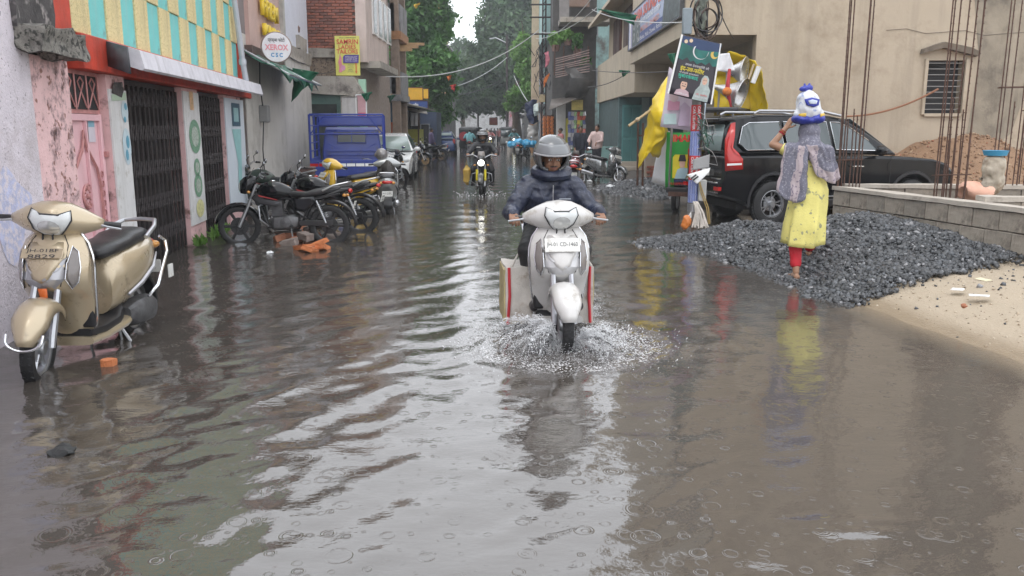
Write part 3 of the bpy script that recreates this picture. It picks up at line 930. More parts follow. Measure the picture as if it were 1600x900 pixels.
wflat(brd, disc_pts(0, 0, m_(1.2), m_(1.5)), pm("print_skin", (.62, .40, .30), .5), MT(531, 86.5), .005)
for px0, px1, py0, py1, m, lb, tx in ((535, 557, 152, 182, pm("old_white_board", (.50, .48, .46), .6, 0, .1, 4, streak=((.25, .22, .2), .5, 8, 1)), "blank weathered white board standing over the blue pickup", None), (558, 571, 149, 183, pm("pink_board", (.62, .36, .38), .5, 0, .1, 4), "small pink notice board beside the blank white board", "SALE")):
    c0 = at((px0 + px1) / 2, (py0 + py1) / 2, 24.2)
    q = wthing("shop_board", lb, "sign", c0)
    b = MB(); a0, a1 = at(px0, py1, 24.2), at(px1, py0, 24.2); b.box(a0.x, a1.x, 24.2, 24.24, a0.z, a1.z); bo = wb(b, "board", m, q, bev=.005)
    b = MB()
    for x0, x1, z0, z1 in ((a0.x - .02, a1.x + .02, a1.z, a1.z + .03), (a0.x - .02, a1.x + .02, a0.z - .03, a0.z), (a0.x - .03, a0.x, a0.z, a1.z), (a1.x, a1.x + .03, a0.z, a1.z)):
        b.box(x0, x1, 24.18, 24.25, z0, z1)
    wb(b, "board_frame", M_WHITE if tx else M_CEM, q)
    if tx:
        wflat(bo, [(-.12, -.06), (.12, -.06), (.12, .06), (-.12, .06)], pm("print_red", (.62, .06, .06), .5), frame_m((c0.x, 24.19, c0.z - .24), (1, 0, 0), (0, 0, 1)), .003)
# ---- half built concrete house
h4 = wthing("concrete_frame_house", "half built concrete frame house with bamboo props beyond the brick house", "house", (-5, 33, 0))
M_DCONC = pm("grey_concrete", (.24, .24, .25), .85, 0, .12, 3, .4, dirt=((.10, .10, .105), .3, 2))
for z0, z1, nm, m in ((2.62, 2.86, "floor_slab", M_DCONC), (4.85, 5.15, "floor_slab", pm("shuttering_wood", (.34, .17, .08), .8, 0, .3, 8)), (7.2, 7.5, "floor_slab", M_DCONC)):
    wb(MB().box(-9, -4.12, 32, 34.4, z0, z1), nm, m, h4)
for z0, z1 in ((2.88, 3.70), (5.16, 6.15)):
    wb(MB().box(-5.8, -4.35, 32.05, 32.3, z0, z1), "parapet", M_DCONC, h4)
    wb(MB().box(-4.30, -4.16, 32.3, 34.3, z0, z1), "parapet", M_DCONC, h4)
for x, y in ((-5.05, 32.1), (-4.36, 32.2), (-4.36, 34.1)):
    wb(MB().box(x - .15, x + .15, y - .15, y + .15, -.3, 7.2), "column", M_DCONC if x < -5 else pm("shuttered_column", (.26, .20, .16), .85, 0, .2, 6), h4)
for k in range(6):
    b = MB(); x = -5.6 + k * .25; b.tube([(x, 32.6 + .3 * (k % 2), 2.9), (x + .04, 32.6, 4.85)], .035, 6); wb(b, "bamboo_prop", pm("bamboo", (.40, .30, .16), .7, 0, .2, 8), h4)
for k in range(3):
    b = MB(); b.box(-4.6, -3.75 + .15 * k, 32.3 + .8 * k, 32.4 + .8 * k, 4.45 + .18 * k, 4.55 + .18 * k); wb(b, "plank", pm("plank_wood", (.46, .30, .16), .8, 0, .2, 8), h4)
wb(MB().box(-9, -5.9, 31.9, 34.4, -.3, 7.2), "wall", M_CEM, h4)
# ================================================================ right-hand side of the street
M_BEIGE = pm("beige_plaster", (.43, .36, .275), .8, 0, .10, .8, .25, 18, dirt=((.32, .26, .19), .36, .8), streak=((.19, .155, .115), .6, 1.6, .14))
M_BEIGE2 = pm("beige_paint", (.45, .385, .29), .75, 0, .08, 2, .15, 25, streak=((.20, .17, .13), .55, 5, .5))
M_TEAL = pm("teal_paint", (.10, .27, .27), .6, 0, .12, 3, .1, streak=((.05, .12, .12), .5, 5, .5))
hb = wthing("beige_building", "tall beige plastered building with overhanging floor along the right of the street", "building", (6, 20, 0))
b = MB(); b.box(5.24, 8.95, 18.5, 18.8, -.3, 12); b.box(9.75, 16, 18.5, 18.8, -.3, 12); b.box(8.95, 9.75, 18.5, 18.8, -.3, 1.93); b.box(8.95, 9.75, 18.5, 18.8, 3.05, 12)
b.box(3.7, 5.24, 18.5, 18.8, 3.58, 12)
wb(b, "side_wall", M_BEIGE, hb, smooth=0)
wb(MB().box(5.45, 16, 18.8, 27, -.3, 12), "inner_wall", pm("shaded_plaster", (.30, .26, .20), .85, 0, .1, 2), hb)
wb(MB().box(3.70, 5.45, 18.81, 27, 3.58, 3.96), "porch_slab", M_BEIGE2, hb)
wb(MB().box(3.86, 9, 27.0, 38.7, 2.72, 4.35), "overhang_floor", M_BEIGE2, hb, bev=.02)
wb(MB().box(4.35, 9, 27.0, 38.7, 4.35, 12), "upper_wall", M_BEIGE2, hb)
wb(MB().box(3.75, 5.0, 18.81, 27, 5.0, 12), "upper_front", M_BEIGE2, hb)
for k in range(3):
    w_ = wb(MB().box(4.28, 4.36, 27.6 + k * 3.3, 29.8 + k * 3.3, 4.55, 6.0), "window", pm("red_brown_shutter", (.13, .055, .045), .6, 0, .2, 6), hb, bev=.015)
    for j in range(2):
        wb(MB().box(4.25, 4.285, 27.7 + k * 3.3 + j * 1.05, 28.65 + k * 3.3 + j * 1.05, 4.62, 5.92), "shutter_leaf", pm("dark_shutter", (.075, .04, .035), .55, 0, .2, 8), w_)
b = MB(); b.prism([(3.4, 5.95), (4.4, 6.45), (4.4, 6.6), (3.4, 6.08)], 27.05, 38.7, 'y'); wb(b, "sunshade", M_BEIGE2, hb)
for k in range(3):
    wb(MB().box(3.72, 3.85, 18.6 + k * 2.9, 18.85 + k * 2.9, 5.0, 11), "pilaster", M_CEM, hb)
# lower porch and shop front
wb(MB().box(3.95, 4.2, 31.2, 38.6, -.3, 2.72), "shop_wall", pm("dim_teal", (.05, .085, .085), .7, 0, .3, 3), hb)
wb(MB().box(3.9, 6.5, 31.0, 31.2, -.3, 2.72), "front_wall", pm("slate_teal", (.085, .15, .155), .7, 0, .2, 3, dirt=((.03, .05, .05), .3, 2)), hb)
d_ = wb(MB().box(4.02, 4.72, 30.93, 31.0, .25, 2.45), "door", M_TEAL, hb, bev=.01)
b = MB()
for x in (4.06, 4.38):
    for z0, z1 in ((.35, 1.2), (1.3, 2.35)):
        b.box(x, x + .28, 30.9, 30.935, z0, z1)
wb(b, "door_panel", pm("teal_dark", (.07, .20, .20), .6, 0, .1, 3), d_, bev=.008)
wb(MB().box(4.72, 4.98, 30.9, 31.0, -.3, 2.7), "door_post", pm("grey_teal", (.22, .30, .31), .6), hb)
for k in range(3):
    wb(MB().box(3.6 + .02 * k, 4.9, 29.2 + .55 * k, 30.9, -.3 + .0, .10 + .16 * k), "step", pm("worn_step", (.42, .37, .31), .85, 0, .12, 3, .3, dirt=((.2, .17, .14), .25, 2)), hb)
wb(MB().box(2.95, 3.9, 31.0, 31.25, -.3, .95), "low_parapet", pm("aqua_paint", (.23, .40, .39), .65, 0, .12, 3, .1, streak=((.1, .16, .16), .5, 5, .5)), hb)
wb(rough(MB().box(4.15, 4.75, 26.1, 26.4, -.3, 1.30), .01, 4, 5, 2), "stub_wall", pm("patchy_cement", (.36, .31, .25), .9, 0, .15, 3, .4, dirt=((.26, .13, .09), .28, 3)), hb)
bk = MB().box(-.112, .112, -.05, .05, -.034, .034); first = None
for r_ in range(7):
    for k in range(2):
        o = dup_mesh(first) if first else bk.build("brick", BRM[0], None, smooth=0)
        first = first or o
        o.parent = hb; o.location = Vector((4.30 + k * .24 + (.1 if r_ % 2 else 0), 26.07, -.05 + r_ * .08)) - PW[hb.name]
# window with bars in the side wall, and its hood
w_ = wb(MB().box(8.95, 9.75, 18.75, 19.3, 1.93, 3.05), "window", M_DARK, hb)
b = MB(); b.box(8.88, 8.95, 18.44, 18.6, 1.90, 3.08); b.box(9.75, 9.82, 18.44, 18.6, 1.90, 3.08); b.box(8.95, 9.75, 18.44, 18.6, 1.86, 1.93)
wb(b, "window_frame", M_BEIGE, w_, bev=.01)
barm = None
for k in range(9):
    o = dup_mesh(barm) if barm else MB().tube([(-.4, 0, 0), (.4, 0, 0)], .009, 6).build("window_bar", pm("bare_steel", (.32, .31, .30), .45, .6), None)
    barm = barm or o
    o.parent = w_; o.location = (9.35, 18.56, 2.02 + k * .122)
b = MB(); b.prism([(8.75, 3.18), (8.78, 3.28), (9.2, 3.42), (9.8, 3.30), (9.98, 3.2), (9.95, 3.12), (9.2, 3.30)], 18.34, 18.5, 'y'); wb(rough(b, .01, 4, 2), "window_hood", pm("mouldy_cement", (.13, .105, .08), .9, 0, .3, 5, .5), hb)
# a wet, mouldy stain that runs down the wall
b = MB(); b.add([(9.95, 18.493, 12), (11.6, 18.493, 12), (11.2, 18.493, 4.6), (11.4, 18.493, 3.4), (10.9, 18.493, 1.5), (10.2, 18.493, .9), (9.9, 18.493, 1.0), (10.05, 18.493, 3.0), (9.8, 18.493, 4.4)], [(0, 1, 2, 3, 4, 5, 6, 7, 8)])
wb(b, "damp_stain", pm("damp_plaster", (.25, .215, .165), .8, 0, .25, 2.2, .25, dirt=((.12, .10, .08), .35, 1.2), streak=((.42, .36, .28), .7, 3, .3)), hb, recalc=False)
for k, (z0, amp) in enumerate(((2.72, .05), (5.2, .03))):
    b = MB(); b.tube([(5.3 + i * .42 + (2.7 if k == 0 else 0), 18.488, z0 + (.10 if k else .95) + amp * math.sin(i * 2.1) - .012 * i) for i in range(8)], .005, 4); wb(b, "wall_crack", pm("crack_dark", (.12, .10, .08), .9), hb)

# --- the sound shop's signboard
ss = wthing("sound_signboard", "long blue signboard of a sound shop above the porch", "sign", (3.66, 22.5, 4.0))
wb(MB().box(3.62, 3.69, 18.7, 26.8, 3.98, 5.02), "board", pm("sign_blue_white", (.36, .42, .58), .45, 0, .25, 1.2), ss)
MR = lambda Y, z: frame_m((3.612, Y, z), (0, -1, 0), (0, 0, 1))
bq = [o for o in kids(ss) if o.name.startswith("board")][0]
wflat(bq, [(-2.2, -.22), (2.2, -.22), (2.2, .05), (-2.2, .05)], pm("print_navy", (.05, .08, .25), .5), MR(22.9, 4.21), .001)
wflat(bq, [(-.35, -.5), (.35, -.5), (.35, .5), (-.35, .5)], pm("print_mauve", (.32, .32, .50), .5, 0, .2, 3), MR(26.35, 4.5), .001)
wflat(bq, [(-.18, -.45), (.18, -.45), (.10, .05), (.16, .35), (0, .44), (-.16, .35), (-.10, .05)], M_WHITE, MR(26.4, 4.46), .004)
wflat(bq, [(-.75, -.42), (.75, -.42), (.75, .36), (-.75, .36)], pm("print_slate", (.07, .10, .11), .5, 0, .4, 3), MR(25.2, 4.42), .004)
for dx in (-.36, .36):
    for dz in (-.18, .16):
        wflat(bq, disc_pts(dx, dz, .22, .14), pm("print_speaker", (.24, .27, .29), .5), MR(25.2, 4.42), .006)
        wflat(bq, disc_pts(dx, dz, .11, .07), M_BLACKPL, MR(25.2, 4.42), .008)
wflat(bq, [(-1.1, -.5), (1.1, -.5), (1.1, .2), (.4, .42), (-.8, .3)], pm("print_forest", (.05, .07, .075), .5, 0, .5, 4), MR(19.8, 4.5), .003)
wtext(bq, "BABA SOUND & LIGHT", pm("print_tomato", (.66, .13, .09), .5), MR(22.4, 4.80), 6.4, .30, bold=.03, depth=.005)
wtext(bq, "DJ LIGHT & SOUND SYSTEM", M_WHITE, MR(22.9, 4.53), 3.4, .17, bold=.02, depth=.005)
wtext(bq, "MOHD. AHMED", pm("print_salmon", (.66, .34, .32), .5), MR(22.8, 4.33), 3.0, .15, bold=.02, depth=.006)
wtext(bq, "Old Bebas, Nala Chowk, Ranchi", M_WHITE, MR(22.9, 4.10), 4.0, .13, depth=.005)
b = MB()
for z0, z1 in ((3.95, 3.98), (5.02, 5.05)):
    b.box(3.60, 3.70, 18.68, 26.82, z0, z1)
b.box(3.60, 3.70, 18.65, 18.70, 3.95, 5.05); b.box(3.60, 3.70, 26.8, 26.85, 3.95, 5.05)
wb(b, "board_frame", pm("dark_frame", (.06, .06, .065), .5), ss)

# --- packet shop and the house above it
hp = wthing("packet_shop", "little shop house hung with strings of packets, under a balcony full of plants", "shop", (3, 40, 0))
wb(pbox(862, 935, -120, 235, 41, 9), "wall", pm("dark_render", (.075, .072, .07), .85, 0, .3, 3), hp)
wb(pbox(848, 900, -120, 62, 43.6, 8), "turquoise_wall", pm("turquoise_wash", (.33, .50, .49), .7, 0, .1, 2, .1, streak=((.16, .22, .22), .5, 3, .4)), hp)
wb(pbox(869, 884, 160, 245, 40.6, .4), "white_pier", pm("whitewash", (.62, .62, .61), .7, 0, .08, 3, streak=((.3, .3, .29), .4, 5, .5)), hp)
wb(pbox(884, 892, 185, 240, 40.5, .4), "yellow_strip", pm("mustard_paint", (.50, .45, .05), .6), hp)
b = MB(); p0, p1, p2, p3_ = at(858, 172, 39.0), at(914, 150, 38.4), at(914, 158, 40.6), at(862, 165, 40.6)
b.add([p0, p1, p2 + Vector((0, .3, .3)), p3_ + Vector((0, .3, .3))], [(0, 1, 2, 3)])
wb(b, "tin_awning", pm("rusty_tin", (.14, .12, .105), .6, .3, .3, 6), hp, solid=.03)
wb(pbox(893, 911, 156, 172, 38.8, .05), "awning_cloth", pm("faded_yellow_cloth", (.45, .36, .09), .7, 0, .2, 6), hp)
b = MB(); a0 = at(874, 34, 40); a1 = at(936, 34, 40)
b.box(a0.x, a1.x + .5, 39.2, 41, a0.z - .1, a0.z + .12); wb(b, "balcony_slab", M_CEM, hp)
wb(pbox(874, 890, -40, 34, 39.3, .2), "balcony_wall", pm("grey_balcony", (.22, .21, .21), .8, 0, .2, 3), hp)
wb(pbox(884, 922, -40, 10, 40.3, .3), "balcony_shutter", pm("brown_shutter", (.22, .15, .12), .7), hp)
rod = MB()
for k in range(9):
    p0, p1 = at(868, 92 + k * 3.6, 39.2), at(921, 78 + k * 4.2, 38.2)
    rod = MB(); rod.tube([p0, (p0 + p1) / 2 + Vector((0, 0, .03 * (k % 3 - 1))), p1], .022, 5)
    wb(rod, "balcony_rod", pm("faded_pole_red", (.30, .22, .20), .7, 0, .3, 6), hp)
b = MB(); 
for x in (866, 880, 898, 918):
    b.tube([at(x, 118, 39.2), at(x + 1, 72, 39.1)], .035, 5)
wb(b, "balcony_post", M_RUST, hp)
b = MB()
secs = []
for i in range(9):
    row = []
    for j in range(8):
        p = at(886 + i * 4.5, 106 + j * 6.5, 38.6) ; p += fold(p, .35, 1.6) + Vector((0, -.35 * math.sin(j / 7 * PI), 0)); row.append(p)
    secs.append(row)
b.loft(secs, closed=False, cap=False); wb(b, "black_tarp", pm("black_tarp", (.05, .048, .046), .45, 0, .4, 3, .2), hp)
pk = pm("packet_foil_blue", (.10, .12, .26), .3), pm("packet_foil_green", (.20, .32, .14), .3), pm("packet_foil_red", (.40, .09, .06), .3), pm("packet_foil_silver", (.45, .45, .47), .3, .5), pm("packet_foil_yellow", (.52, .40, .06), .3)
pkt = [MB().prism([(-.07, -.09), (.07, -.09), (.06, 0), (.07, .09), (-.07, .09), (-.06, 0)], -.03, .03, 'y').build("packet", m, None, smooth=0) for m in pk]
seen = set()
for k, px in enumerate((890, 895, 899, 904, 908, 913)):
    c0 = at(px, 183, 38.9)
    st = wthing("packet_string", "vertical string of %s snack packets hanging in the shop front, %s of six" % (("dark blue", "white and blue", "green", "red", "mixed green", "silver")[k], ("first", "second", "third", "fourth", "fifth", "last")[k]), "packet string", c0, "packet strings of the little shop")
    wb(MB().tube([c0 + Vector((0, .02, .3)), c0 + Vector((0, .02, -1.7))], .008, 4), "cord", M_BLACKPL, st)
    for j in range(9):
        mi = ((0, 0, 3), (3, 0, 3), (1, 3, 1), (2, 2, 4), (1, 2, 1), (3, 2, 0))[k][j % 3]
        o = pkt[mi] if mi not in seen else dup_mesh(pkt[mi])
        seen.add(mi); o.parent = st; o.location = (RNG.uniform(-.02, .02), 0, .15 - j * .19); o.rotation_euler = (RNG.normal(0, .1), RNG.normal(0, .15), RNG.normal(0, .3))
rk = wthing("packet_rack", "rack of orange packets beside the dark post", "rack", at(857, 222, 41))
wb(pbox(848, 866, 180, 224, 41, .2), "rack_back", M_RUST, rk)
for r_ in range(7):
    for k in range(3):
        o = dup_mesh(pkt[2]); o.parent = rk; o.data = pkt[2].data
        o.matrix_parent_inverse = Matrix.Translation(-PW[rk.name]); p = at(850.5 + k * 6, 185 + r_ * 6, 40.9); o.location = p
        o.material_slots[0].link = 'OBJECT'; o.material_slots[0].material = pm("packet_orange", (.50, .17, .05), .35, 0, .3, 6)
# --- more houses down the right side
def house(name, label, x0, x1, y0, y1, h, mat, face, floors=3, group=None, wmat=None):
    o = wthing(name, label, "house", ((x0 + x1) / 2, y0, 0), group)
    wb(MB().box(x0, x1, y0, y1, -.3, h), "wall", mat, o)
    fx = x0 if face < 0 else x1
    pane = pm("dark_pane", (.05, .06, .07), .15)
    for f in range(floors):
        z = 3.0 * f
        if f:
            b = MB(); b.box(min(fx, fx + face * .7), max(fx, fx + face * .7), y0 + .3, y1 - .3, z - .12, z + .05); wb(b, "balcony_slab", M_DCONC, o)
        n = max(1, int((y1 - y0) / 3))
        for k in range(n):
            yc = y0 + (k + .5) * (y1 - y0) / n
            w_ = wb(MB().box(fx - .03, fx + .03, yc - .55, yc + .55, z + (.1 if f == 0 else .9), z + 2.2), "window" if f else "shutter", wmat or M_DCONC, o)
            wb(MB().box(fx + face * .032 - .01, fx + face * .032 + .01, yc - .48, yc + .48, z + (.2 if f == 0 else .97), z + 2.13), "pane", pane, w_)
        for xc in (x0 + (x1 - x0) * .35, x0 + (x1 - x0) * .75):
            if f:
                w_ = wb(MB().box(xc - .45, xc + .45, y0 - .03, y0 + .03, z + .9, z + 2.1), "window", wmat or M_DCONC, o)
                wb(MB().box(xc - .38, xc + .38, y0 - .045, y0 - .032, z + .97, z + 2.03), "pane", pane, w_)
    wb(MB().box(x0 - .2, x1 + .2, y0 - .15, y1 + .1, h, h + .25), "roof_slab", M_DCONC, o)
    return o
HM = [pm("faded_" + n, c_, .8, 0, .15, 1.5, .2, dirt=((.12, .11, .10), .3, .8), streak=((.1, .1, .1), .5, 2, .3)) for n, c_ in (("turquoise", (.27, .42, .41)), ("cream", (.52, .46, .36)), ("rose", (.46, .32, .29)), ("grey", (.33, .33, .33)), ("sky", (.34, .42, .50)), ("ochre", (.58, .33, .08)), ("white", (.58, .57, .55)))]
house("turquoise_house", "turquoise washed house behind the dark utility post", 2.2, 9, 50.5, 60, 9.5, HM[0], -1, 3)
house("rose_house", "rose coloured house far down the right side", 2.4, 9, 62, 74, 8, HM[2], -1, 3)
house("sky_blue_house", "pale blue house with dark panes far down the right side", 2.2, 9, 76, 92, 8.5, HM[4], -1, 3)
house("white_house", "small white house near the far end on the right", 1.4, 8, 95, 118, 8, HM[6], -1, 3)
house("far_end_house", "pale grey house closing the far end of the street", -16, 2.5, 165, 175, 13, HM[3], -1, 4)
house("far_grey_house", "grey house at the far end on the left, behind the goods truck", -16, -8.2, 88, 118, 9, HM[3], 1, 3)
house("ochre_building", "ochre striped building showing between the tree crowns on the left", -12, -6.4, 78, 86, 13.2, HM[5], 1, 4, wmat=pm("ochre_dark", (.36, .15, .03), .7))
# --- low shops on the left beyond the concrete frame
sh = wthing("blue_stall", "blue walled stall with tin roof beside the concrete frame house", "shop", (-5.2, 37, 0))
wb(MB().box(-9, -5.15, 36.5, 45, -.3, 2.9), "wall", pm("petrol_blue", (.055, .12, .20), .7, 0, .2, 2), sh)
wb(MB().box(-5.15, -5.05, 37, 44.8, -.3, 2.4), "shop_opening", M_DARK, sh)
b = MB(); b.add([(-6.8, 35.6, 2.95), (-4.35, 35.4, 2.62), (-4.0, 44.5, 2.5), (-6.8, 44.5, 2.9)], [(0, 1, 2, 3)]); wb(b, "tin_roof", pm("bleached_tin", (.36, .34, .31), .6, .2, .2, 4), sh, solid=.05)
for k in range(2):
    wb(pbox(598 + k * 16, 613 + k * 15, 191, 221, 35.8, .06), "orange_shutter", pm("orange_board", (.42, .09, .025), .6, 0, .2, 3), sh, bev=.01)
stl = wthing("tea_stall", "olive painted tea stall with a white cloth under its tin roof", "stall", (-4.3, 42, 0))
wb(pbox(633, 655, 202, 228, 41, 2), "counter", pm("olive_paint", (.32, .31, .04), .6, 0, .2, 3), stl)
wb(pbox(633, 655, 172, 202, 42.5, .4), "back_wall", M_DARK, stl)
b = MB(); b.add([at(628, 170, 40.2), at(668, 178, 40), at(664, 168, 44), at(630, 163, 44)], [(0, 1, 2, 3)]); wb(b, "tin_roof", pm("bleached_tin", (.36, .34, .31), .6, .2, .2, 4), stl, solid=.05)
b = MB()
for x, y0 in ((634, 228), (654, 228)):
    b.tube([at(x, 232, 41), at(x, 170, 41)], .04, 6)
wb(b, "post", M_RUST, stl)
b = MB(); secs = []
for i in range(7):
    secs.append([at(641 + i * 2.0, 176 + j * 4.2, 40.9) + Vector((0, -.06 * math.sin(i * 1.8), 0)) for j in range(6)])
b.loft(secs, closed=False, cap=False); wb(b, "white_cloth", pm("white_cloth", (.60, .60, .62), .8), stl, solid=.01)
kio = wthing("dark_kiosk", "dark blue kiosk with a silver framed door beyond the tea stall", "kiosk", at(665, 235, 46))
wb(pbox(656, 682, 175, 236, 46, 3), "wall", pm("ink_blue", (.03, .045, .085), .6, 0, .3, 2), kio)
wb(pbox(657, 670, 194, 237, 45.9, .05), "door", M_DARK, kio)
b = MB(); b.tube([at(657, 237, 45.85), at(657, 194, 45.85), at(671, 194, 45.85), at(671, 237, 45.85)], .04, 5); wb(b, "door_frame", M_STEEL, kio)
rsh = wthing("red_shutter_shop", "narrow shop with a rusty red shutter behind the blue car", "shop", at(685, 225, 55))
wb(pbox(672, 702, 150, 228, 56, 6), "wall", pm("soot_grey", (.13, .12, .12), .8, 0, .3, 1.5), rsh)
wb(pbox(679, 690, 176, 206, 55.9, .06), "shutter", pm("rust_red", (.30, .055, .03), .6), rsh)
def board(px0, px1, py0, py1, Y, mat, name, label, texts=()):
    q = wthing(name, label, "sign", at((px0 + px1) / 2, py1, Y))
    bo = wb(pbox(px0, px1, py0, py1, Y, .08), "board", mat, q, bev=.01)
    b = MB(); a0, a1 = at(px0, py1, Y), at(px1, py0, Y); w = .035
    b.box(a0.x - w, a1.x + w, Y - .02, Y + .09, a1.z, a1.z + w); b.box(a0.x - w, a1.x + w, Y - .02, Y + .09, a0.z - w, a0.z); b.box(a0.x - w, a0.x, Y - .02, Y + .09, a0.z, a1.z); b.box(a1.x, a1.x + w, Y - .02, Y + .09, a0.z, a1.z)
    wb(b, "board_frame", M_RUST, q)
    for s, px, py, w_, h_, m in texts:
        wtext(bo, s, m, frame_m(at(px, py, Y - .012), (1, 0, 0), (0, 0, 1)), w_ / 1300 * Y, h_ / 1300 * Y, bold=.02)
board(637, 660, 137, 156, 42, pm("amber_board", (.62, .34, .025), .5, 0, .12, 2), "amber_signboard", "amber yellow signboard above the blue shop sign on the left")
board(661, 669, 139, 154, 43, pm("amber_board2", (.66, .38, .03), .5, 0, .12, 2), "amber_side_board", "narrow amber board beside the big amber signboard")
board(634, 668, 158, 170, 41.5, pm("royal_board", (.025, .06, .22), .5, 0, .15, 2), "blue_signboard", "dark blue signboard with pale script below the amber signboard", (("Apollo", 646, 164, 15, 6, M_WHITE),))
board(765, 777, 184, 195, 92, pm("vermilion_board", (.66, .12, .05), .6), "orange_street_board", "small orange board far down the middle of the street")
board(795, 807, 172, 198, 68, pm("rose_poster", (.55, .40, .44), .6, 0, .3, 3), "pink_white_poster", "pink and white poster tied to the far tree trunk", (("SALE", 801, 180, 9, 5, PR),))

# ================================================================ trees
def leaf_crown(blobs, n, size, name, mats, parent, seed):
    rs = np.random.default_rng(seed)
    w = np.array([r[0] * r[1] * r[2] for _, r in blobs]) ** .75; w /= w.sum()
    which = rs.choice(len(blobs), n, p=w)
    C = np.array([b_[0] for b_ in blobs])[which]; Rr = np.array([b_[1] for b_ in blobs])[which]
    d = rs.normal(size=(n, 3)); d /= np.linalg.norm(d, axis=1)[:, None]
    rad = rs.uniform(.25, 1, n) ** .4
    # sub-clumps: pull leaves towards random twig ends
    P = C + d * rad[:, None] * Rr
    tw = P[rs.choice(n, max(8, n // 45))]
    k = rs.choice(len(tw), n)
    sel = rs.random(n) < .7
    near = tw[k] + rs.normal(size=(n, 3)) * (Rr.mean() * .11)
    P = np.where(sel[:, None], near, P)
    nr = d * .6 + rs.normal(size=(n, 3)) * .55 + np.array([0, 0, .5]); nr /= np.linalg.norm(nr, axis=1)[:, None]
    t1 = np.cross(nr, rs.normal(size=(n, 3))); t1 /= np.linalg.norm(t1, axis=1)[:, None]
    t2 = np.cross(nr, t1)
    s = size * rs.uniform(.6, 1.3, n)[:, None]
    V = np.stack([P - t1 * s, P + t2 * s * .42 + nr * s * .12, P + t1 * s, P - t2 * s * .42 + nr * s * .12], 1).reshape(-1, 3)
    me = bpy.data.meshes.new(name)
    me.vertices.add(4 * n); me.vertices.foreach_set('co', V.astype('f').ravel())
    me.loops.add(4 * n); me.loops.foreach_set('vertex_index', np.arange(4 * n, dtype='i'))
    me.polygons.add(n); me.polygons.foreach_set('loop_start', np.arange(0, 4 * n, 4, dtype='i'))
    for m in mats: me.materials.append(m)
    tone = (np.sin(P[:, 0] * 1.7 + P[:, 2] * 1.1) + np.sin(P[:, 1] * 1.3 - P[:, 2] * 2.0) + rs.normal(size=n) * .9)
    me.polygons.foreach_set('material_index', np.clip(((tone + 1.8) / 3.6 * len(mats)).astype('i'), 0, len(mats) - 1))
    me.update(calc_edges=True)
    o = link(name, me, parent, 0, kind="stuff")
    if parent.name in PW: o.matrix_parent_inverse = Matrix.Translation(-PW[parent.name])
    return o
def leafm(n, c_):
    m = pm(n, c_, .5, 0, .25, .8)
    t = m.node_tree; p = t.nodes["Principled BSDF"]; tr = t.nodes.new("ShaderNodeBsdfTranslucent"); mx = t.nodes.new("ShaderNodeMixShader"); mx.inputs[0].default_value = .38
    t.links.new(p.inputs["Base Color"].links[0].from_socket, tr.inputs[0]); t.links.new(p.outputs[0], mx.inputs[1]); t.links.new(tr.outputs[0], mx.inputs[2]); t.links.new(mx.outputs[0], t.nodes["Material Output"].inputs[0])
    return m
GRN = [leafm("leaf_deep", (.045, .125, .030)), leafm("leaf_mid", (.075, .19, .042)), leafm("leaf_bright", (.11, .25, .06))]
GRN2 = [leafm("leaf_blue_deep", (.040, .090, .040)), leafm("leaf_blue_mid", (.062, .130, .055)), leafm("leaf_blue_pale", (.090, .17, .07))]
GRN3 = [leafm("leaf_lime_deep", (.10, .22, .04)), leafm("leaf_lime", (.15, .30, .06)), leafm("leaf_lime_pale", (.19, .36, .09))]
BARK = pm("bark", (.10, .075, .055), .9, 0, .3, 6, .6, 20)
def tree(label, base, blobs, n, size, mats, seed, trunk_r=.28, group=None):
    o = wthing("tree", label, "tree", base, group)
    b = MB(); base = Vector(base)
    top = Vector(blobs[0][0])
    fork = base.lerp(Vector((top.x, top.y, base.z)), .35) + Vector((0, 0, (top.z - base.z) * .45))
    b.tube([base - Vector((0, 0, .3)), base + Vector((.05, 0, 1)), fork], [trunk_r * 1.2, trunk_r, trunk_r * .75], 10)
    wb(b, "trunk", BARK, o)
    for i, (c_, r) in enumerate(blobs[:7]):
        c_ = Vector(c_); mid = fork.lerp(c_, .5) + Vector((0, 0, .25))
        l = MB(); l.tube([fork, mid, c_, c_ + (c_ - fork) * .25], [trunk_r * .55, trunk_r * .4, trunk_r * .2, .03], 7); wb(l, "limb", BARK, o)
    leaf_crown(blobs, n, size, "crown", mats, o, seed)
    return o
def blobs_px(lst):
    out = []
    for px, py, rx, ry, Y in lst:
        c_ = at(px, py, Y); k = Y / 1300
        out.append(((c_.x, c_.y, c_.z), (rx * k, (rx + ry) / 2 * k, ry * k)))
    return out
tree("tall leafy tree leaning over the left shops, nearest of the trees", (-6.2, 52, 0), blobs_px([(640, 60, 52, 60, 50), (672, 25, 36, 48, 51), (648, -40, 55, 45, 50), (622, 20, 40, 55, 50), (660, 112, 44, 40, 49), (690, 128, 22, 34, 50), (682, 172, 26, 24, 51), (640, 120, 30, 30, 50), (696, 35, 12, 22, 51), (700, 95, 14, 14, 50)]), 26000, .20, GRN, 1, .3)
tree("pale hazy tree filling the gap behind the ochre building", (-7.0, 122, 0), blobs_px([(715, 95, 26, 26, 122), (722, 130, 22, 34, 122), (705, 150, 26, 30, 122), (742, 140, 20, 36, 122), (720, 70, 16, 14, 122)]), 7000, .34, GRN2, 2, .35)
tree("huge dark tree arching over the middle of the street", (.6, 92, 0), blobs_px([(792, 55, 44, 60, 90), (768, 110, 46, 46, 88), (800, 5, 40, 45, 91), (815, 95, 36, 50, 92), (745, 150, 40, 26, 87), (792, 150, 40, 30, 88), (770, 30, 24, 30, 90), (755, 92, 22, 22, 88), (715, 168, 26, 18, 86), (825, 40, 26, 60, 92), (800, -45, 36, 30, 90), (775, -12, 16, 20, 90)]), 34000, .30, GRN2, 3, .45)
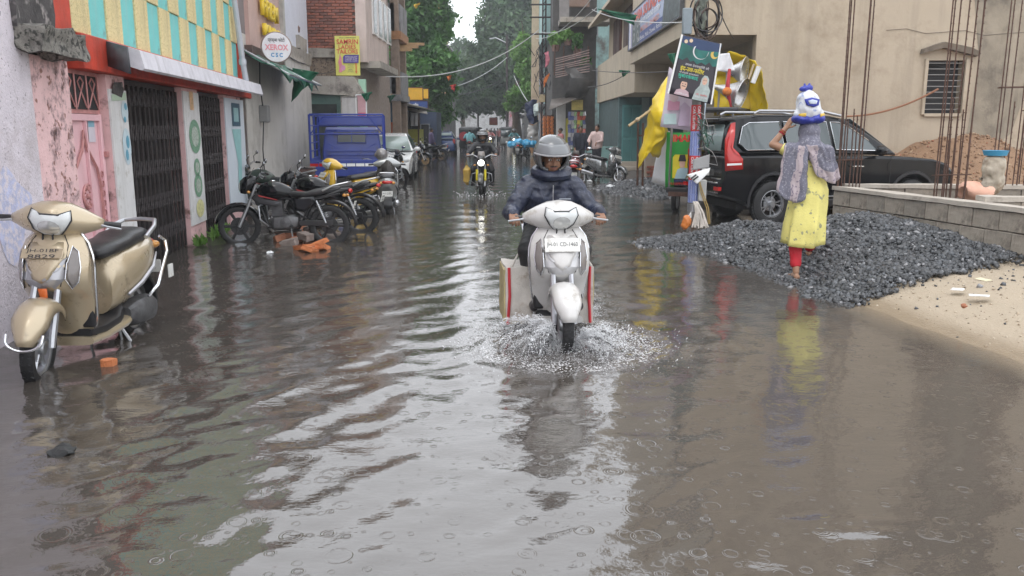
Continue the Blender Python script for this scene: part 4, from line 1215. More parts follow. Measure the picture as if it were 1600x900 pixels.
tree("small lime green tree beside the bleached post", (1.75, 63, 0), blobs_px([(814, 78, 18, 18, 62), (822, 105, 16, 22, 62), (808, 150, 18, 14, 62), (826, 140, 12, 20, 62), (802, 165, 14, 8, 62), (818, 60, 10, 8, 62)]), 5200, .16, GRN3, 4, .14)
# raised round planter round the far trunk
pl = wthing("trunk_platform", "round concrete platform round the far tree trunk", "platform", at(803, 240, 66))
c0 = ground_at(803, 232)
b = MB(); b.lathe([(.55, -.2), (.55, .55), (.5, .6), (0, .6)], (c0.x, 63, 0), (0, 0, 1), 20); wb(b, "ring_wall", M_CEM, pl)
b = MB(); b.tube([(c0.x + .1, 63, .5), (c0.x + .15, 63, 2.2), (c0.x - .1, 63.2, 3.6), (c0.x + .3, 63.4, 5)], [.34, .27, .22, .12], 10); wb(b, "stump", BARK, pl)
# ================================================================ vehicles (local axes: x forward, y left, z up)
def wheel(parent, name, c, r, w, n_spokes=5, S=None, alloy=None, style='alloy', tw=.30):
    """tyre + rim with spokes"""
    t = MB(); k = w / 2
    t.lathe([(r - w * .75, -k * .75), (r - w * .35, -k), (r - w * .10, -k * .8), (r, -k * .3), (r, k * .3), (r - w * .10, k * .8), (r - w * .35, k), (r - w * .75, k * .75)], c, (0, 1, 0), 32)
    tread = int(2 * PI * r / .05)
    if r > .2:
        for i in range(tread):
            a = 2 * PI * i / tread
            for s in (-1, 1):
                u = Vector((math.cos(a), 0, math.sin(a))); v = Vector((-math.sin(a), 0, math.cos(a)))
                p = Vector(c) + u * (r - w * .03) + Vector((0, s * k * .45, 0))
                t.box(-.012, .012, -k * .22, k * .22, -.006, .006, Matrix((v, Vector((0, 1, 0)), u)).transposed().to_4x4() if False else Matrix.Translation(p) @ Matrix((v, Vector((0, 1, 0)), u)).transposed().to_4x4() @ Matrix.Rotation(s * .5, 4, 'Z'))
    if S is not None: t.xform(S)
    tyre = t.build(name, M_RUBBER, parent, smooth=40)
    rim = MB(); rr = r - w * .72
    rim.lathe([(rr, -k * .8), (rr + .012, -k * .78), (rr - .02, -k * .45), (rr - .02, k * .45), (rr + .012, k * .78), (rr, k * .8)], c, (0, 1, 0), 32)
    rim.lathe([(0, -k * .9), (.045, -k * .9), (.05, -k * .6), (.05, k * .6), (.045, k * .9), (0, k * .9)], c, (0, 1, 0), 14)
    rim.lathe([(.0, k * .2), (rr * .55, k * .2), (rr * .55, k * .1), (0, k * .1)], c, (0, 1, 0), 20) if style != 'wire' else None
    if style == 'wire':
        for i in range(28):
            a = 2 * PI * i / 28; s = (-1) ** i
            rim.tube([Vector(c) + Vector((.045 * math.cos(a), s * k * .6, .045 * math.sin(a))), Vector(c) + Vector((rr * math.cos(a + .25 * s), 0, rr * math.sin(a + .25 * s)))], .0035, 4)
    else:
        for i in range(n_spokes):
            for da in ((-.12, .12) if style == 'split' else (0,)):
                a = 2 * PI * i / n_spokes + da
                u = Vector((math.cos(a), 0, math.sin(a))); a2 = a + da * .9; u2 = Vector((math.cos(a2), 0, math.sin(a2)))
                rim.tube([Vector(c) + u * .03, Vector(c) + u * rr * .5, Vector(c) + u2 * (rr + .005)], [rr * .11, rr * .085, rr * .10] if style != 'split' else [rr * .07, rr * .06, rr * .085], 6)
    if S is not None: rim.xform(S)
    rim.build("rim", alloy or M_STEEL, tyre, smooth=40)
    return tyre
def ring_se(x, w, zb, zt, n=20, p=2.6):
    """rounded section across a body at station x"""
    out = []
    zc, h = (zb + zt) / 2, (zt - zb) / 2
    for i in range(n):
        t = 2 * PI * i / n; c_, s_ = math.cos(t), math.sin(t)
        out.append(Vector((x, w * math.copysign(abs(c_) ** (2 / p), c_), zc + h * math.copysign(abs(s_) ** (2 / p), s_))))
    return out
def interp(tab, z):
    zs = [r[0] for r in tab]
    return [float(np.interp(z, zs, [r[i] for r in tab])) for i in range(1, len(tab[0]))]
M_SEAT = pm("seat_vinyl", (.022, .022, .024), .38, 0, .2, 14, .15, 60)
M_LENS = glass_mat("headlamp_glass", (.62, .64, .64), .08)
M_LENSD = glass_mat("smoked_lens", (.20, .18, .17), .1)
M_AMBER = glass_mat("amber_lens", (.55, .25, .05), .12)
M_REDLENS = glass_mat("red_lens", (.45, .015, .012), .12)
M_PLATE = pm("number_plate", (.66, .66, .63), .45, 0, .08, 12, dirt=((.35, .32, .28), .2, 8))
M_INK = pm("plate_ink", (.03, .03, .035), .5)
M_ENGINE = pm("engine_alloy", (.13, .13, .135), .5, .6, .3, 14, .2, 40)
M_MIRROR = pm("mirror_glass", (.75, .77, .8), .04, 1.0, 0)
APRON = [(.24, .30, .15, .22, .05), (.34, .335, .185, .24, .06), (.46, .375, .205, .27, .075), (.52, .42, .212, .28, .09), (.57, .495, .218, .29, .13), (.64, .525, .222, .29, .15), (.72, .505, .226, .29, .145), (.80, .462, .215, .29, .12), (.87, .41, .185, .28, .09), (.925, .36, .135, .27, .06), (.95, .33, .09, .27, .03)]
COWL = [(-.27, .245, .98, .03, .028), (-.235, .255, .983, .055, .046), (-.17, .285, .990, .095, .078), (-.09, .305, 1.0, .130, .104), (0, .312, 1.004, .142, .112), (.09, .305, 1.0, .130, .104), (.17, .285, .990, .095, .078), (.235, .255, .983, .055, .046), (.27, .245, .98, .03, .028)]
def scooter(label, paint, loc, rotz, insert=None, plate=None, steer=0.0, group=None, lean=0.0, lens_lit=False, cat="scooter", detail=True, guard=True, name="scooter"):
    t = thing(name, label, cat, loc, rotz, group)
    t.rotation_euler = (lean, 0, rotz)
    ax_o = Vector((.30, 0, .90)); ax_d = Vector((-.45, 0, .893)).normalized()
    S = Matrix.Translation(ax_o) @ Matrix.Rotation(steer, 4, ax_d) @ Matrix.Translation(-ax_o)
    FW = (.62, 0, .235); RW = (-.62, 0, .225)
    wheel(t, "front_wheel", FW, .235, .085, 6, S)
    wheel(t, "rear_wheel", RW, .225, .09, 6)
    for s in (-1, 1):
        b = MB(); b.tube([Vector((.62, .075 * s, .235)), Vector((.60, .072 * s, .30)), Vector((.47, .065 * s, .60))], [.02, .024, .022], 8); b.xform(S); b.build("fork_leg", M_STEEL, t)
    b = MB(); secs = []
    for i in range(15):                                            # front mudguard, a shell round the wheel
        a = R(14 + 130 * i / 14); rr = .262 + .012 * math.sin(a); hw = .100 * (1 - .55 * max(0, (.25 - i / 14)) / .25)
        secs.append([Vector((.62 + (rr + dz) * math.cos(a), y, .235 + (rr + dz) * math.sin(a) + .008)) for y, dz in ((-hw, -.055), (-hw * .95, -.01), (-hw * .6, .018), (0, .028), (hw * .6, .018), (hw * .95, -.01), (hw, -.055))])
    b.loft(secs, closed=False, cap=False); b.xform(S); b.build("front_mudguard", paint, t, smooth=60, solid=.006)
    if guard:
        b = MB(); b.tube([Vector((.62 + .285 * math.cos(a), .100 * math.sin(q), .235 + .285 * math.sin(a))) for a, q in ((R(24 - 14 * math.cos(w)) if abs(w) < 1.5 else R(30), w) for w in np.linspace(PI / 2, -PI / 2, 13))], .008, 6); b.xform(S); b.build("mudguard_rail", M_CHROME, t)
    # apron with the beak over the wheel
    def front_x(y, z):
        xf, w, xb, d = interp(APRON, z)
        return xf - d * min(1, abs(y) / w) ** 2.4
    b = MB(); secs = []
    for row in APRON:
        z, xf, w, xb, d = row
        ys = [w * math.sin(q) for q in np.linspace(-PI / 2, PI / 2, 15)]
        secs.append([Vector((xf - d * (abs(y) / w) ** 2.4, y, z)) for y in ys] + [Vector((xb, y, z)) for y in (w * .92, w * .4, -w * .4, -w * .92)])
    b.loft(secs); b.build("apron", paint, t, smooth=50)
    fx = lambda off: (lambda y, z: Vector((front_x(y, z) + off, y, z)))
    if insert:
        b = MB(); b.patch([(-.16, .80), (-.13, .64), (-.07, .585), (-.028, .50), (.028, .50), (.07, .585), (.13, .64), (.16, .80), (.10, .70), (0, .60), (-.10, .70)], fx(.004), 3); b.build("beak_trim", insert, t, solid=.006)
        b = MB(); b.patch([(-.10, .86), (-.115, .76), (-.05, .645), (0, .615), (.05, .645), (.115, .76), (.10, .86)], fx(.008), 4); b.build("apron_shield", paint, t, smooth=60, solid=.006)
    for s in (-1, 1):
        b = MB(); b.patch([(s * y, z) for y, z in ((.150, .83), (.178, .80), (.192, .70), (.180, .615), (.150, .575), (.138, .64), (.142, .74))], fx(.006), 4); lens = b.build("indicator", M_LENS if not insert else M_LENSD, t, smooth=60, solid=.01)
        b = MB(); pts = [fx(.012)(s * y, z) for y, z in ((.150, .835), (.182, .80), (.197, .70), (.184, .61), (.150, .57), (.134, .64), (.138, .74))]
        b.tube(pts, .0045, 5, closed=True); b.build("indicator_rim", M_CHROME if insert else M_BLACKPL, lens)
        b = MB(); b.tube([Vector((interp(APRON, z)[2] + .012, s * (interp(APRON, z)[1] + .004), z)) for z in np.linspace(.28, .92, 9)], .009, 6); b.build("apron_edging", M_CHROME if insert else M_BLACKPL, t)
    for s in (-1, 1):
        b = MB(); b.tube([fx(.003)(s * y, z) for y, z in ((.09, .90), (.125, .84), (.130, .72), (.10, .60), (.06, .545))], .0032, 5); b.build("panel_seam", M_DARK, t)
        b = MB(); b.tube([(.33, .06 * s, .955), (.40, .03 * s, .90), (.40, .05 * s, .62), (.55, .08 * s, .34)], .006, 5); b.build("brake_cable", M_BLACKPL, t)
    b = MB(); b.box(.255, .30, -.19, .19, .28, .86); b.build("leg_shield", M_BLACKPL, t, bev=.02)
    b = MB(); b.loft([ring_se(x, w, zb, zt, 16, 5) for x, w, zb, zt in ((.30, .17, .22, .275), (.1, .17, .20, .265), (-.12, .165, .20, .28), (-.2, .15, .22, .34))]); b.build("footboard", M_BLACKPL, t)
    b = MB(); b.loft([ring_se(x, w, zb, zt, 16, 4) for x, w, zb, zt in ((.33, .19, .17, .23), (.1, .185, .155, .215), (-.2, .18, .165, .235), (-.38, .17, .21, .28))]); b.build("footboard_skirt", paint, t)
    # handlebar cowl, headlamp
    b = MB(); secs = []
    for y, xc, zc, rx, rz in COWL:
        secs.append([Vector((xc + rx * math.cos(q), y, zc + rz * math.sin(q))) for q in (2 * PI * i / 18 for i in range(18))])
    b.loft(secs); b.xform(S); b.build("handlebar_cowl", paint, t, smooth=60)
    def cowl_x(y, z):
        xc, zc, rx, rz = interp(COWL, y)
        return xc + rx * math.sqrt(max(.02, 1 - min(1, abs((z - zc) / rz)) ** 2))
    cx = lambda off: (lambda y, z: Vector((cowl_x(y, z) + off, y, z)))
    hl = [(-.112, 1.066), (-.124, 1.01), (-.090, .945), (-.045, .899), (.045, .899), (.090, .945), (.124, 1.01), (.112, 1.066), (.05, 1.040), (-.05, 1.040)]
    b = MB(); b.patch(hl, cx(.006), 5); b.xform(S)
    hm = lamp_mat("lit_headlamp", (1, .97, .85), 5) if lens_lit else M_LENS
    hd = b.build("headlamp", hm, t, smooth=60, solid=.012)
    b = MB(); b.tube([cx(.012)(*p) for p in hl], .006, 5, closed=True); b.xform(S); b.build("headlamp_rim", M_BLACKPL, hd)
    b = MB(); b.patch([(0.066 * math.cos(q), .958 + .046 * math.sin(q)) for q in (2 * PI * i / 14 for i in range(14))], cx(.018), 3); b.xform(S); b.build("reflector_bowl", pm("reflector_silver", (.62, .63, .62), .18, .6, .1, 20), hd)
    for s in (-1, 1):
        b = MB(); b.tube([(.245, .255 * s, .978), (.225, .30 * s, .975), (.21, .365 * s, .97)], [.017, .019, .019], 10); b.xform(S); g = b.build("grip", M_BLACKPL, t)
        b = MB(); b.tube([(.275, .262 * s, .972), (.285, .30 * s, .966), (.27, .38 * s, .955)], [.009, .007, .007], 6); b.xform(S); b.build("brake_lever", M_STEEL, t)
    # rear body, seat, tail
    b = MB(); b.loft([ring_se(*r_) for r_ in ((-.10, .13, .28, .64), (-.16, .16, .285, .70), (-.30, .185, .30, .73), (-.48, .20, .36, .745), (-.66, .185, .45, .76), (-.80, .145, .53, .765), (-.90, .085, .60, .76), (-.935, .045, .64, .74))]); b.build("body_panel", paint, t, smooth=60)
    for s in (-1, 1):
        b = MB(); b.tube([(-.22, .186 * s, .40), (-.40, .206 * s, .455), (-.62, .200 * s, .535), (-.80, .155 * s, .62)], [.012, .017, .015, .006], 6); b.build("side_moulding", insert or M_BLACKPL, t)
    b = MB(); b.loft([ring_se(x, w, zb, zt, 18, 3) for x, w, zb, zt in ((-.05, .08, .69, .735), (-.09, .125, .67, .765), (-.25, .145, .68, .785), (-.42, .15, .69, .80), (-.50, .15, .70, .825), (-.68, .14, .71, .835), (-.78, .11, .72, .82), (-.81, .07, .74, .79))]); b.build("seat", M_SEAT, t, smooth=60)
    b = MB(); b.tube([(-.62, .165, .76), (-.78, .165, .825), (-.90, .12, .86), (-.93, 0, .865), (-.90, -.12, .86), (-.78, -.165, .825), (-.62, -.165, .76)], .017, 8); b.build("grab_rail", M_STEEL, t)
    b = MB(); b.ell((-.905, 0, .69), (.05, .10, .04), 16, 8); b.build("tail_light", M_REDLENS, t)
    for s in (-1, 1):
        b = MB(); b.ell((-.87, .115 * s, .675), (.05, .04, .03), 10, 6); b.build("rear_indicator", M_AMBER, t)
    b = MB(); secs = []
    for i in range(9):
        a = R(70 + 115 * i / 8); rr = .285 + .05 * i / 8
        secs.append([Vector((-.62 + (rr + dz) * math.cos(a), y, .225 + (rr + dz) * math.sin(a))) for y, dz in ((-.075, -.04), (-.07, 0), (0, .012), (.07, 0), (.075, -.04))])
    b.loft(secs, closed=False, cap=False); b.build("rear_mudguard", M_BLACKPL, t, smooth=60, solid=.006)
    pl = MB().box(-1.0, -.992, -.10, .10, .43, .53).build("number_plate", M_PLATE, t, bev=.003)
    text(pl, plate or "JH 01 CK 7315", M_INK, frame_m((-1.001, 0, .48), (0, -1, 0), (0, 0, 1)), .17, .05)
    if plate:
        zc = .80; pc = fx(.0)(0, zc); 
        nrm = (fx(0)(0, zc + .03) - fx(0)(0, zc - .03)).normalized()
        up = nrm; o = fx(.022)(0, zc)
        Mx = frame_m(o, (0, 1, 0), up)
        pb_ = MB(); pb_.box(-.13, .13, -.032 if guard else -.055, .035 if guard else .055, -.008, 0, Mx); p_ = pb_.build("front_plate", M_PLATE if not guard else paint, t, bev=.003)
        if guard:
            a_, c_ = plate.rsplit(" ", 1)
            text(p_, a_, M_INK, Mx @ Matrix.Translation((0, .016, 0)), .20, .030, depth=.002); text(p_, c_, M_INK, Mx @ Matrix.Translation((0, -.020, 0)), .17, .028, depth=.002)
        else:
            text(p_, plate, M_INK, Mx, .23, .042, depth=.002)
    b = MB(); b.capsule((-.42, -.15, .24), (-.86, -.17, .30), .052, .062, 12); b.build("exhaust", M_STEEL, t)
    b = MB(); b.loft([ring_se(x, w, zb, zt, 12, 3) for x, w, zb, zt in ((-.25, .06, .20, .30), (-.35, .085, .14, .33), (-.62, .085, .13, .33), (-.72, .05, .17, .28))]); b.xform(Matrix.Translation((0, .12, 0))); b.build("engine_cover", M_ENGINE, t)
    b = MB(); b.tube([(-.20, .10, .20), (-.22, .17, .06), (-.20, .21, -.02)], .011, 6); b.tube([(-.2, -.10, .2), (-.25, -.13, .02), (-.25, .10, .02), (-.2, .10, .2)], .011, 6); b.build("stand", M_STEEL, t)
    if guard:
        b = MB(); b.tube([(-.50, .20, .33), (-.60, .235, .40), (-.86, .215, .62), (-.90, .19, .70), (-.84, .17, .74)], .012, 7); b.build("side_guard", M_CHROME, t)
        b = MB(); b.box(-.88, -.80, .235, .245, .40, .50); b.xform(Matrix.Translation((0, 0, .02))); b.build("side_sticker_plate", M_PLATE, t)
    return t
M_CHAMP = pm("champagne_paint", (.47, .385, .26), .30, .45, .04, 3, coat=.8, dirt=((.27, .22, .15), .12, 9))
M_SCWHITE = pm("scooter_white", (.56, .55, .535), .34, 0, .06, 4, coat=.5, dirt=((.33, .30, .26), .22, 6), streak=((.36, .33, .29), .3, 9, 1.5))
M_SILVGREY = pm("scooter_grey_trim", (.36, .36, .38), .32, .5, .05, 4, coat=.6)

def motorcycle(label, tank, loc, rotz, group=None, lean=0.0, style='alloy', name="motorcycle", plate="JH 01 DA 4402", lit=False, mirrors=True, accent=None, steer=0.0):
    t = thing(name, label, "motorcycle", loc, rotz, group)
    t.rotation_euler = (lean, 0, rotz)
    ax_o = Vector((.42, 0, .82)); ax_d = Vector((-.44, 0, .9)).normalized()
    S = Matrix.Translation(ax_o) @ Matrix.Rotation(steer, 4, ax_d) @ Matrix.Translation(-ax_o)
    fr, rr_ = .295, .30
    FW, RW = (.66, 0, fr), (-.63, 0, rr_)
    wheel(t, "front_wheel", FW, fr, .085, 6, S, pm("black_alloy", (.04, .04, .042), .4, .5), style)
    wheel(t, "rear_wheel", RW, rr_, .105, 6, None, pm("black_alloy", (.04, .04, .042), .4, .5), style)
    for s in (-1, 1):
        b = MB(); b.tube([(.66, .085 * s, fr), (.63, .085 * s, .36), (.52, .085 * s, .60), (.40, .085 * s, .90)], [.026, .028, .022, .020], 9); b.xform(S); b.build("fork_leg", M_STEEL, t)
    b = MB(); secs = []
    for i in range(13):
        a = R(10 + 150 * i / 12); q = fr + .035
        secs.append([Vector((.66 + (q + dz) * math.cos(a), y, fr + (q + dz) * math.sin(a))) for y, dz in ((-.065, -.03), (-.06, .0), (0, .015), (.06, 0), (.065, -.03))])
    b.loft(secs, closed=False, cap=False); b.xform(S); b.build("front_mudguard", tank, t, smooth=60, solid=.006)
    # headlamp fairing
    b = MB(); b.loft([[Vector((x, w * math.cos(q), zc + h * math.sin(q))) for q in (2 * PI * i / 14 for i in range(14))] for x, w, zc, h in ((.40, .07, .93, .08), (.48, .12, .90, .13), (.56, .115, .88, .125), (.62, .08, .86, .09))]); b.xform(S); fair = b.build("headlamp_fairing", tank, t, smooth=60)
    b = MB(); b.ell((.61, 0, .86), (.035, .085, .075), 16, 8); b.xform(S); b.build("headlamp", lamp_mat("lit_round_lamp", (1, .98, .9), 6) if lit else M_LENS, fair)
    b = MB(); b.add([(.50, -.10, 1.0), (.50, .10, 1.0), (.42, .07, 1.13), (.42, -.07, 1.13)], [(0, 1, 2, 3)]); b.xform(S); b.build("visor", M_LENSD, t, solid=.006)
    # bars, grips, mirrors
    b = MB(); b.tube([(.26, -.36, 1.02), (.33, -.22, 1.05), (.38, -.08, .98), (.38, .08, .98), (.33, .22, 1.05), (.26, .36, 1.02)], .013, 8); b.xform(S); b.build("handlebar", M_STEEL, t)
    for s in (-1, 1):
        b = MB(); b.tube([(.285, .27 * s, 1.033), (.245, .39 * s, 1.012)], .019, 8); b.xform(S); b.build("grip", M_BLACKPL, t)
        b = MB(); b.tube([(.33, .24 * s, 1.04), (.335, .3 * s, 1.03), (.29, .40 * s, 1.01)], .007, 6); b.xform(S); b.build("brake_lever", M_STEEL, t)
        if mirrors:
            b = MB(); b.tube([(.31, .24 * s, 1.05), (.32, .27 * s, 1.15), (.28, .31 * s, 1.19)], .007, 6); b.xform(S); b.tube([(.31, .24 * s, 1.05)] * 2, .001, 3); mm = b.build("mirror", M_BLACKPL, t)
            b = MB(); b.ell((.27, .33 * s, 1.21), (.018, .062, .036), 14, 8); b.xform(S); b.build("mirror_head", M_BLACKPL, mm)
            b = MB(); b.ell((.262, .33 * s, 1.21), (.014, .055, .030), 14, 8); b.xform(S); b.build("mirror_glass", M_MIRROR, mm)
        b = MB(); b.ell((.50, .16 * s, .80), (.025, .035, .022), 10, 6); b.xform(S); b.build("indicator", M_AMBER, t)
    # tank, side covers, seat, tail
    b = MB(); b.loft([ring_se(x, w, zb, zt, 20, 2.5) for x, w, zb, zt in ((.38, .06, .72, .84), (.32, .12, .70, .90), (.20, .155, .68, .945), (.05, .15, .67, .93), (-.08, .11, .68, .86), (-.14, .07, .70, .80))]); tk = b.build("tank", tank, t, smooth=60)
    b = MB(); b.lathe([(0, .0), (.035, 0), (.04, -.01)], (.16, 0, .953), (0, 0, 1), 14); b.build("filler_cap", M_CHROME, tk)
    for s in (-1, 1):
        b = MB(); b.patch([(.36, .78), (.30, .70), (.12, .66), (.02, .63), (.10, .58), (.36, .62), (.44, .70)], lambda x, z: Vector((x, s * (.165 - .3 * abs(x - .2) ** 2), z)), 3); b.build("tank_shroud", accent or tank, t, smooth=60, solid=.012)
        b = MB(); b.patch([(-.12, .70), (-.16, .52), (-.30, .50), (-.46, .64), (-.44, .72)], lambda x, z: Vector((x, s * (.125), z)), 3); b.build("side_cover", tank, t, smooth=60, solid=.02)
    b = MB(); b.loft([ring_se(x, w, zb, zt, 18, 3) for x, w, zb, zt in ((-.04, .07, .73, .80), (-.12, .12, .70, .80), (-.32, .14, .70, .79), (-.46, .14, .72, .835), (-.70, .115, .77, .87), (-.80, .07, .80, .865))]); b.build("seat", M_SEAT, t, smooth=60)
    b = MB(); b.loft([ring_se(x, w, zb, zt, 14, 2.5) for x, w, zb, zt in ((-.38, .11, .64, .72), (-.60, .115, .68, .78), (-.80, .09, .75, .84), (-.95, .04, .80, .85))]); b.build("tail_panel", tank, t, smooth=60)
    b = MB(); b.tube([(-.56, .13, .80), (-.72, .135, .875), (-.92, .10, .92), (-.95, 0, .925), (-.92, -.10, .92), (-.72, -.135, .875), (-.56, -.13, .80)], .014, 8); b.build("grab_rail", M_STEEL, t)
    b = MB(); b.ell((-.94, 0, .80), (.035, .085, .038), 14, 8); b.build("tail_light", M_REDLENS, t)
    for s in (-1, 1):
        b = MB(); b.tube([(-.86, .05 * s, .74), (-.87, .14 * s, .735)], .008, 5); b.ell((-.875, .16 * s, .735), (.028, .035, .024), 10, 6); b.build("rear_indicator", M_AMBER, t)
    b = MB(); secs = []
    for i in range(12):
        a = R(55 + 125 * i / 11); q = rr_ + .05 + .05 * i / 11
        secs.append([Vector((-.63 + (q + dz) * math.cos(a), y, rr_ + (q + dz) * math.sin(a))) for y, dz in ((-.075, -.03), (-.07, .0), (0, .012), (.07, 0), (.075, -.03))])
    b.loft(secs, closed=False, cap=False); b.build("rear_mudguard", M_BLACKPL, t, smooth=60, solid=.006)
    pb_ = MB(); pb_.box(-.004, .004, -.10, .10, -.055, .055); Mx = Matrix.Translation((-1.0, 0, .60)) @ Matrix.Rotation(R(-16), 4, 'Y'); pb_.xform(Mx); p_ = pb_.build("number_plate", M_PLATE, t)
    f_ = frame_m((-.0065, 0, 0), (0, -1, 0), (0, 0, 1)); a_, c_ = plate.rsplit(" ", 1)
    text(p_, a_, M_INK, Mx @ f_ @ Matrix.Translation((0, .024, 0)), .16, .035); text(p_, c_, M_INK, Mx @ f_ @ Matrix.Translation((0, -.024, 0)), .14, .035)
    # engine with fins, frame, exhaust, swing arm, shocks, foot pegs
    b = MB(); b.loft([ring_se(x, w, zb, zt, 14, 4) for x, w, zb, zt in ((.20, .08, .30, .40), (.14, .13, .24, .44), (-.10, .14, .24, .46), (-.20, .10, .28, .44))]); eng = b.build("engine", M_ENGINE, t)
    b = MB()
    for k in range(7):
        b.box(-.02 + .012 * k, .17 + .012 * k, -.095, .095, .45 + .028 * k, .464 + .028 * k)
    b.box(.03, .18, -.07, .07, .44, .66); b.build("cylinder_fins", M_ENGINE, eng, smooth=0)
    for s in (-1, 1):
        b = MB(); b.lathe([(0, .01 * s), (.075, .0), (.085, -.02 * s)], (-.03, .145 * s, .35), (0, 1, 0), 18); b.build("crank_cover", M_ENGINE, eng)
    b = MB(); b.tube([(.42, 0, .80), (.34, 0, .55), (.24, 0, .28), (-.18, 0, .24), (-.28, 0, .42)], .022, 8)
    for s in (-1, 1): b.tube([(.40, .03 * s, .84), (.05, .09 * s, .70), (-.35, .11 * s, .66), (-.80, .09 * s, .76)], .017, 7); b.tube([(-.28, .10 * s, .42), (-.42, .11 * s, .68)], .015, 6)
    b.build("frame", M_BLACKPL, t)
    b = MB(); b.tube([(.20, -.05, .42), (.30, -.07, .30), (.20, -.13, .20), (-.20, -.15, .22)], .022, 8); b.capsule((-.25, -.155, .24), (-.86, -.17, .36), .040, .052, 12); b.build("exhaust", pm("burnt_chrome", (.30, .29, .28), .3, .8, .2, 6), t)
    for s in (-1, 1):
        b = MB(); b.tube([(-.24, .11 * s, .36), (-.63, .115 * s, rr_)], [.022, .018], 8); b.build("swing_arm", M_STEEL if s > 0 else M_BLACKPL, t)
        b = MB(); b.tube([(-.60, .125 * s, .34), (-.47, .125 * s, .66)], .016, 8)
        for k in range(8):
            q = Vector((-.60, .125 * s, .34)).lerp(Vector((-.47, .125 * s, .66)), .25 + .08 * k); b.lathe([(.03, -.006), (.034, 0), (.03, .006)], q, (.13, 0, .32), 10)
        b.build("shock_absorber", M_STEEL, t)
        b = MB(); b.tube([(-.12, .10 * s, .30), (-.12, .25 * s, .30)], .012, 6); b.tube([(-.40, .11 * s, .40), (-.42, .22 * s, .40)], .011, 6); b.build("footrest", M_BLACKPL, t)
    b = MB(); b.box(-.70, -.22, .122, .135, .30, .38); b.build("chain_cover", M_BLACKPL, t, bev=.008)
    for s in (1, -1):
        b = MB(); b.tube([(.30, .10 * s, .62), (.32, .24 * s, .58), (.30, .26 * s, .40), (.22, .12 * s, .30)], .012, 7); b.build("crash_guard", M_STEEL, t)
    b = MB(); b.tube([(-.10, .11, .26), (-.16, .24, .02)], .011, 6); b.build("side_stand", M_STEEL, t)
    return t

def arch(cx, cz, r, a0, a1, n=10):
    return [(cx + r * math.cos(R(a0 + (a1 - a0) * i / n)), cz + r * math.sin(R(a0 + (a1 - a0) * i / n))) for i in range(n + 1)]
def car(name, label, cat, loc, rotz, paint, lower, house_, yfun, wheels, wr, windows=(), chrome=None, wheel_mat=None, style='split', group=None, seg=1):
    t = thing(name, label, cat, loc, rotz, group)
    def shell(poly, nm, mat, bev):
        n = len(poly); b = MB()
        vs = [(x, yfun(x, z), z) for x, z in poly] + [(x, -yfun(x, z), z) for x, z in poly]
        fs = [tuple(range(n)), tuple(range(2 * n - 1, n - 1, -1))] + [(i, n + i, n + (i + 1) % n, (i + 1) % n) for i in range(n)]
        b.add(vs, fs)
        return b.build(nm, mat, t, smooth=30, bev=bev)
    body = shell(lower, "body", paint, .05)
    roof = shell(house_, "roof", paint, .04)
    for poly, nm in windows:
        for s in (1, -1):
            b = MB(); b.patch(poly, lambda x, z: Vector((x, s * (yfun(x, z) + .006), z)), 2)
            w_ = b.build(nm, M_TINT, roof if nm == "side_window" else body, smooth=60)
            if chrome:
                b = MB(); b.tube([(x, s * (yfun(x, z) + .010), z) for x, z in poly], .009, 6, closed=True); b.build("window_trim", chrome, w_)
    for i, (cx, hw) in enumerate(wheels):
        for s in (1, -1):
            wheel(t, "wheel", (cx, s * (hw - .10), wr), wr, .235, 5, None, wheel_mat or pm("machined_alloy", (.50, .51, .53), .3, .8, .1, 8), style)
            b = MB(); secs = []
            for k in range(15):
                q = R(-8 + 196 * k / 14)
                secs.append([Vector((cx + rr * math.cos(q), s * yy, wr + .02 + rr * math.sin(q))) for rr, yy in ((wr + .12, hw + .004), (wr + .115, hw + .022), (wr + .07, hw + .022), (wr + .06, hw), (wr + .065, hw - .25))])
            b.loft(secs, closed=False, cap=False)
            b.build("wheel_arch", M_BLACKPL, t, smooth=40)
    b = MB(); b.box(wheels[1][0] - wr - .2, wheels[0][0] + wr + .2, -wheels[0][1] + .24, wheels[0][1] - .24, wr * .72, wr * 2.6); b.build('underbody', M_DARK, t)
    return t, body, roof
M_TINT = glass_mat("tinted_glass", (.05, .068, .072), .03)
M_TINT.node_tree.nodes["Principled BSDF"].inputs["IOR"].default_value = 1.6
M_CARBLACK = pm("black_car_paint", (.004, .0045, .006), .10, 0, .1, 3, coat=.15, spec=.35)
# ---------------------------------------------------------------- two-wheelers, placed
def face(a, b_):
    a, b_ = Vector(a), Vector(b_)
    return math.atan2(b_.y - a.y, b_.x - a.x)
ZW = -.07
hero = scooter("white scooter splashing through the flood with bags at both sides", M_SCWHITE, (.335, 6.72, ZW), face((.28, 7.3), (.39, 6.08)), pm("scooter_white_grey", (.50, .50, .51), .35, .1, .05, 4, coat=.5), "JH-01 CD-1460", guard=False)
hero.scale = (1.03, 1.03, 1.03)
champ = scooter("champagne gold scooter parked at the near left by the pink door", M_CHAMP, (-3.15, 6.04, ZW), R(-90), M_SILVGREY, "JH-01BF 8829", steer=R(13))
champ.scale = (1.08, 1.08, 1.08)
b = MB(); b.patch([(-.028, .585), (.028, .585), (.022, .50), (-.022, .50)], lambda y, z: Vector((.50 + .3 * (.56 - abs(z - .56)) - .14, y, z)), 2)
b.build("orange_mark", pm("orange_tape", (.55, .12, .02), .5), champ, solid=.004)
blk = motorcycle("black motorcycle parked side-on by the rubble, nearest of the parked row", M_CARBLACK, (-3.28, 12.0, ZW), R(183), None, R(4), accent=pm("dark_grey_decal", (.05, .05, .055), .35, .2), plate="JH 01 BN 2846", steer=R(12))
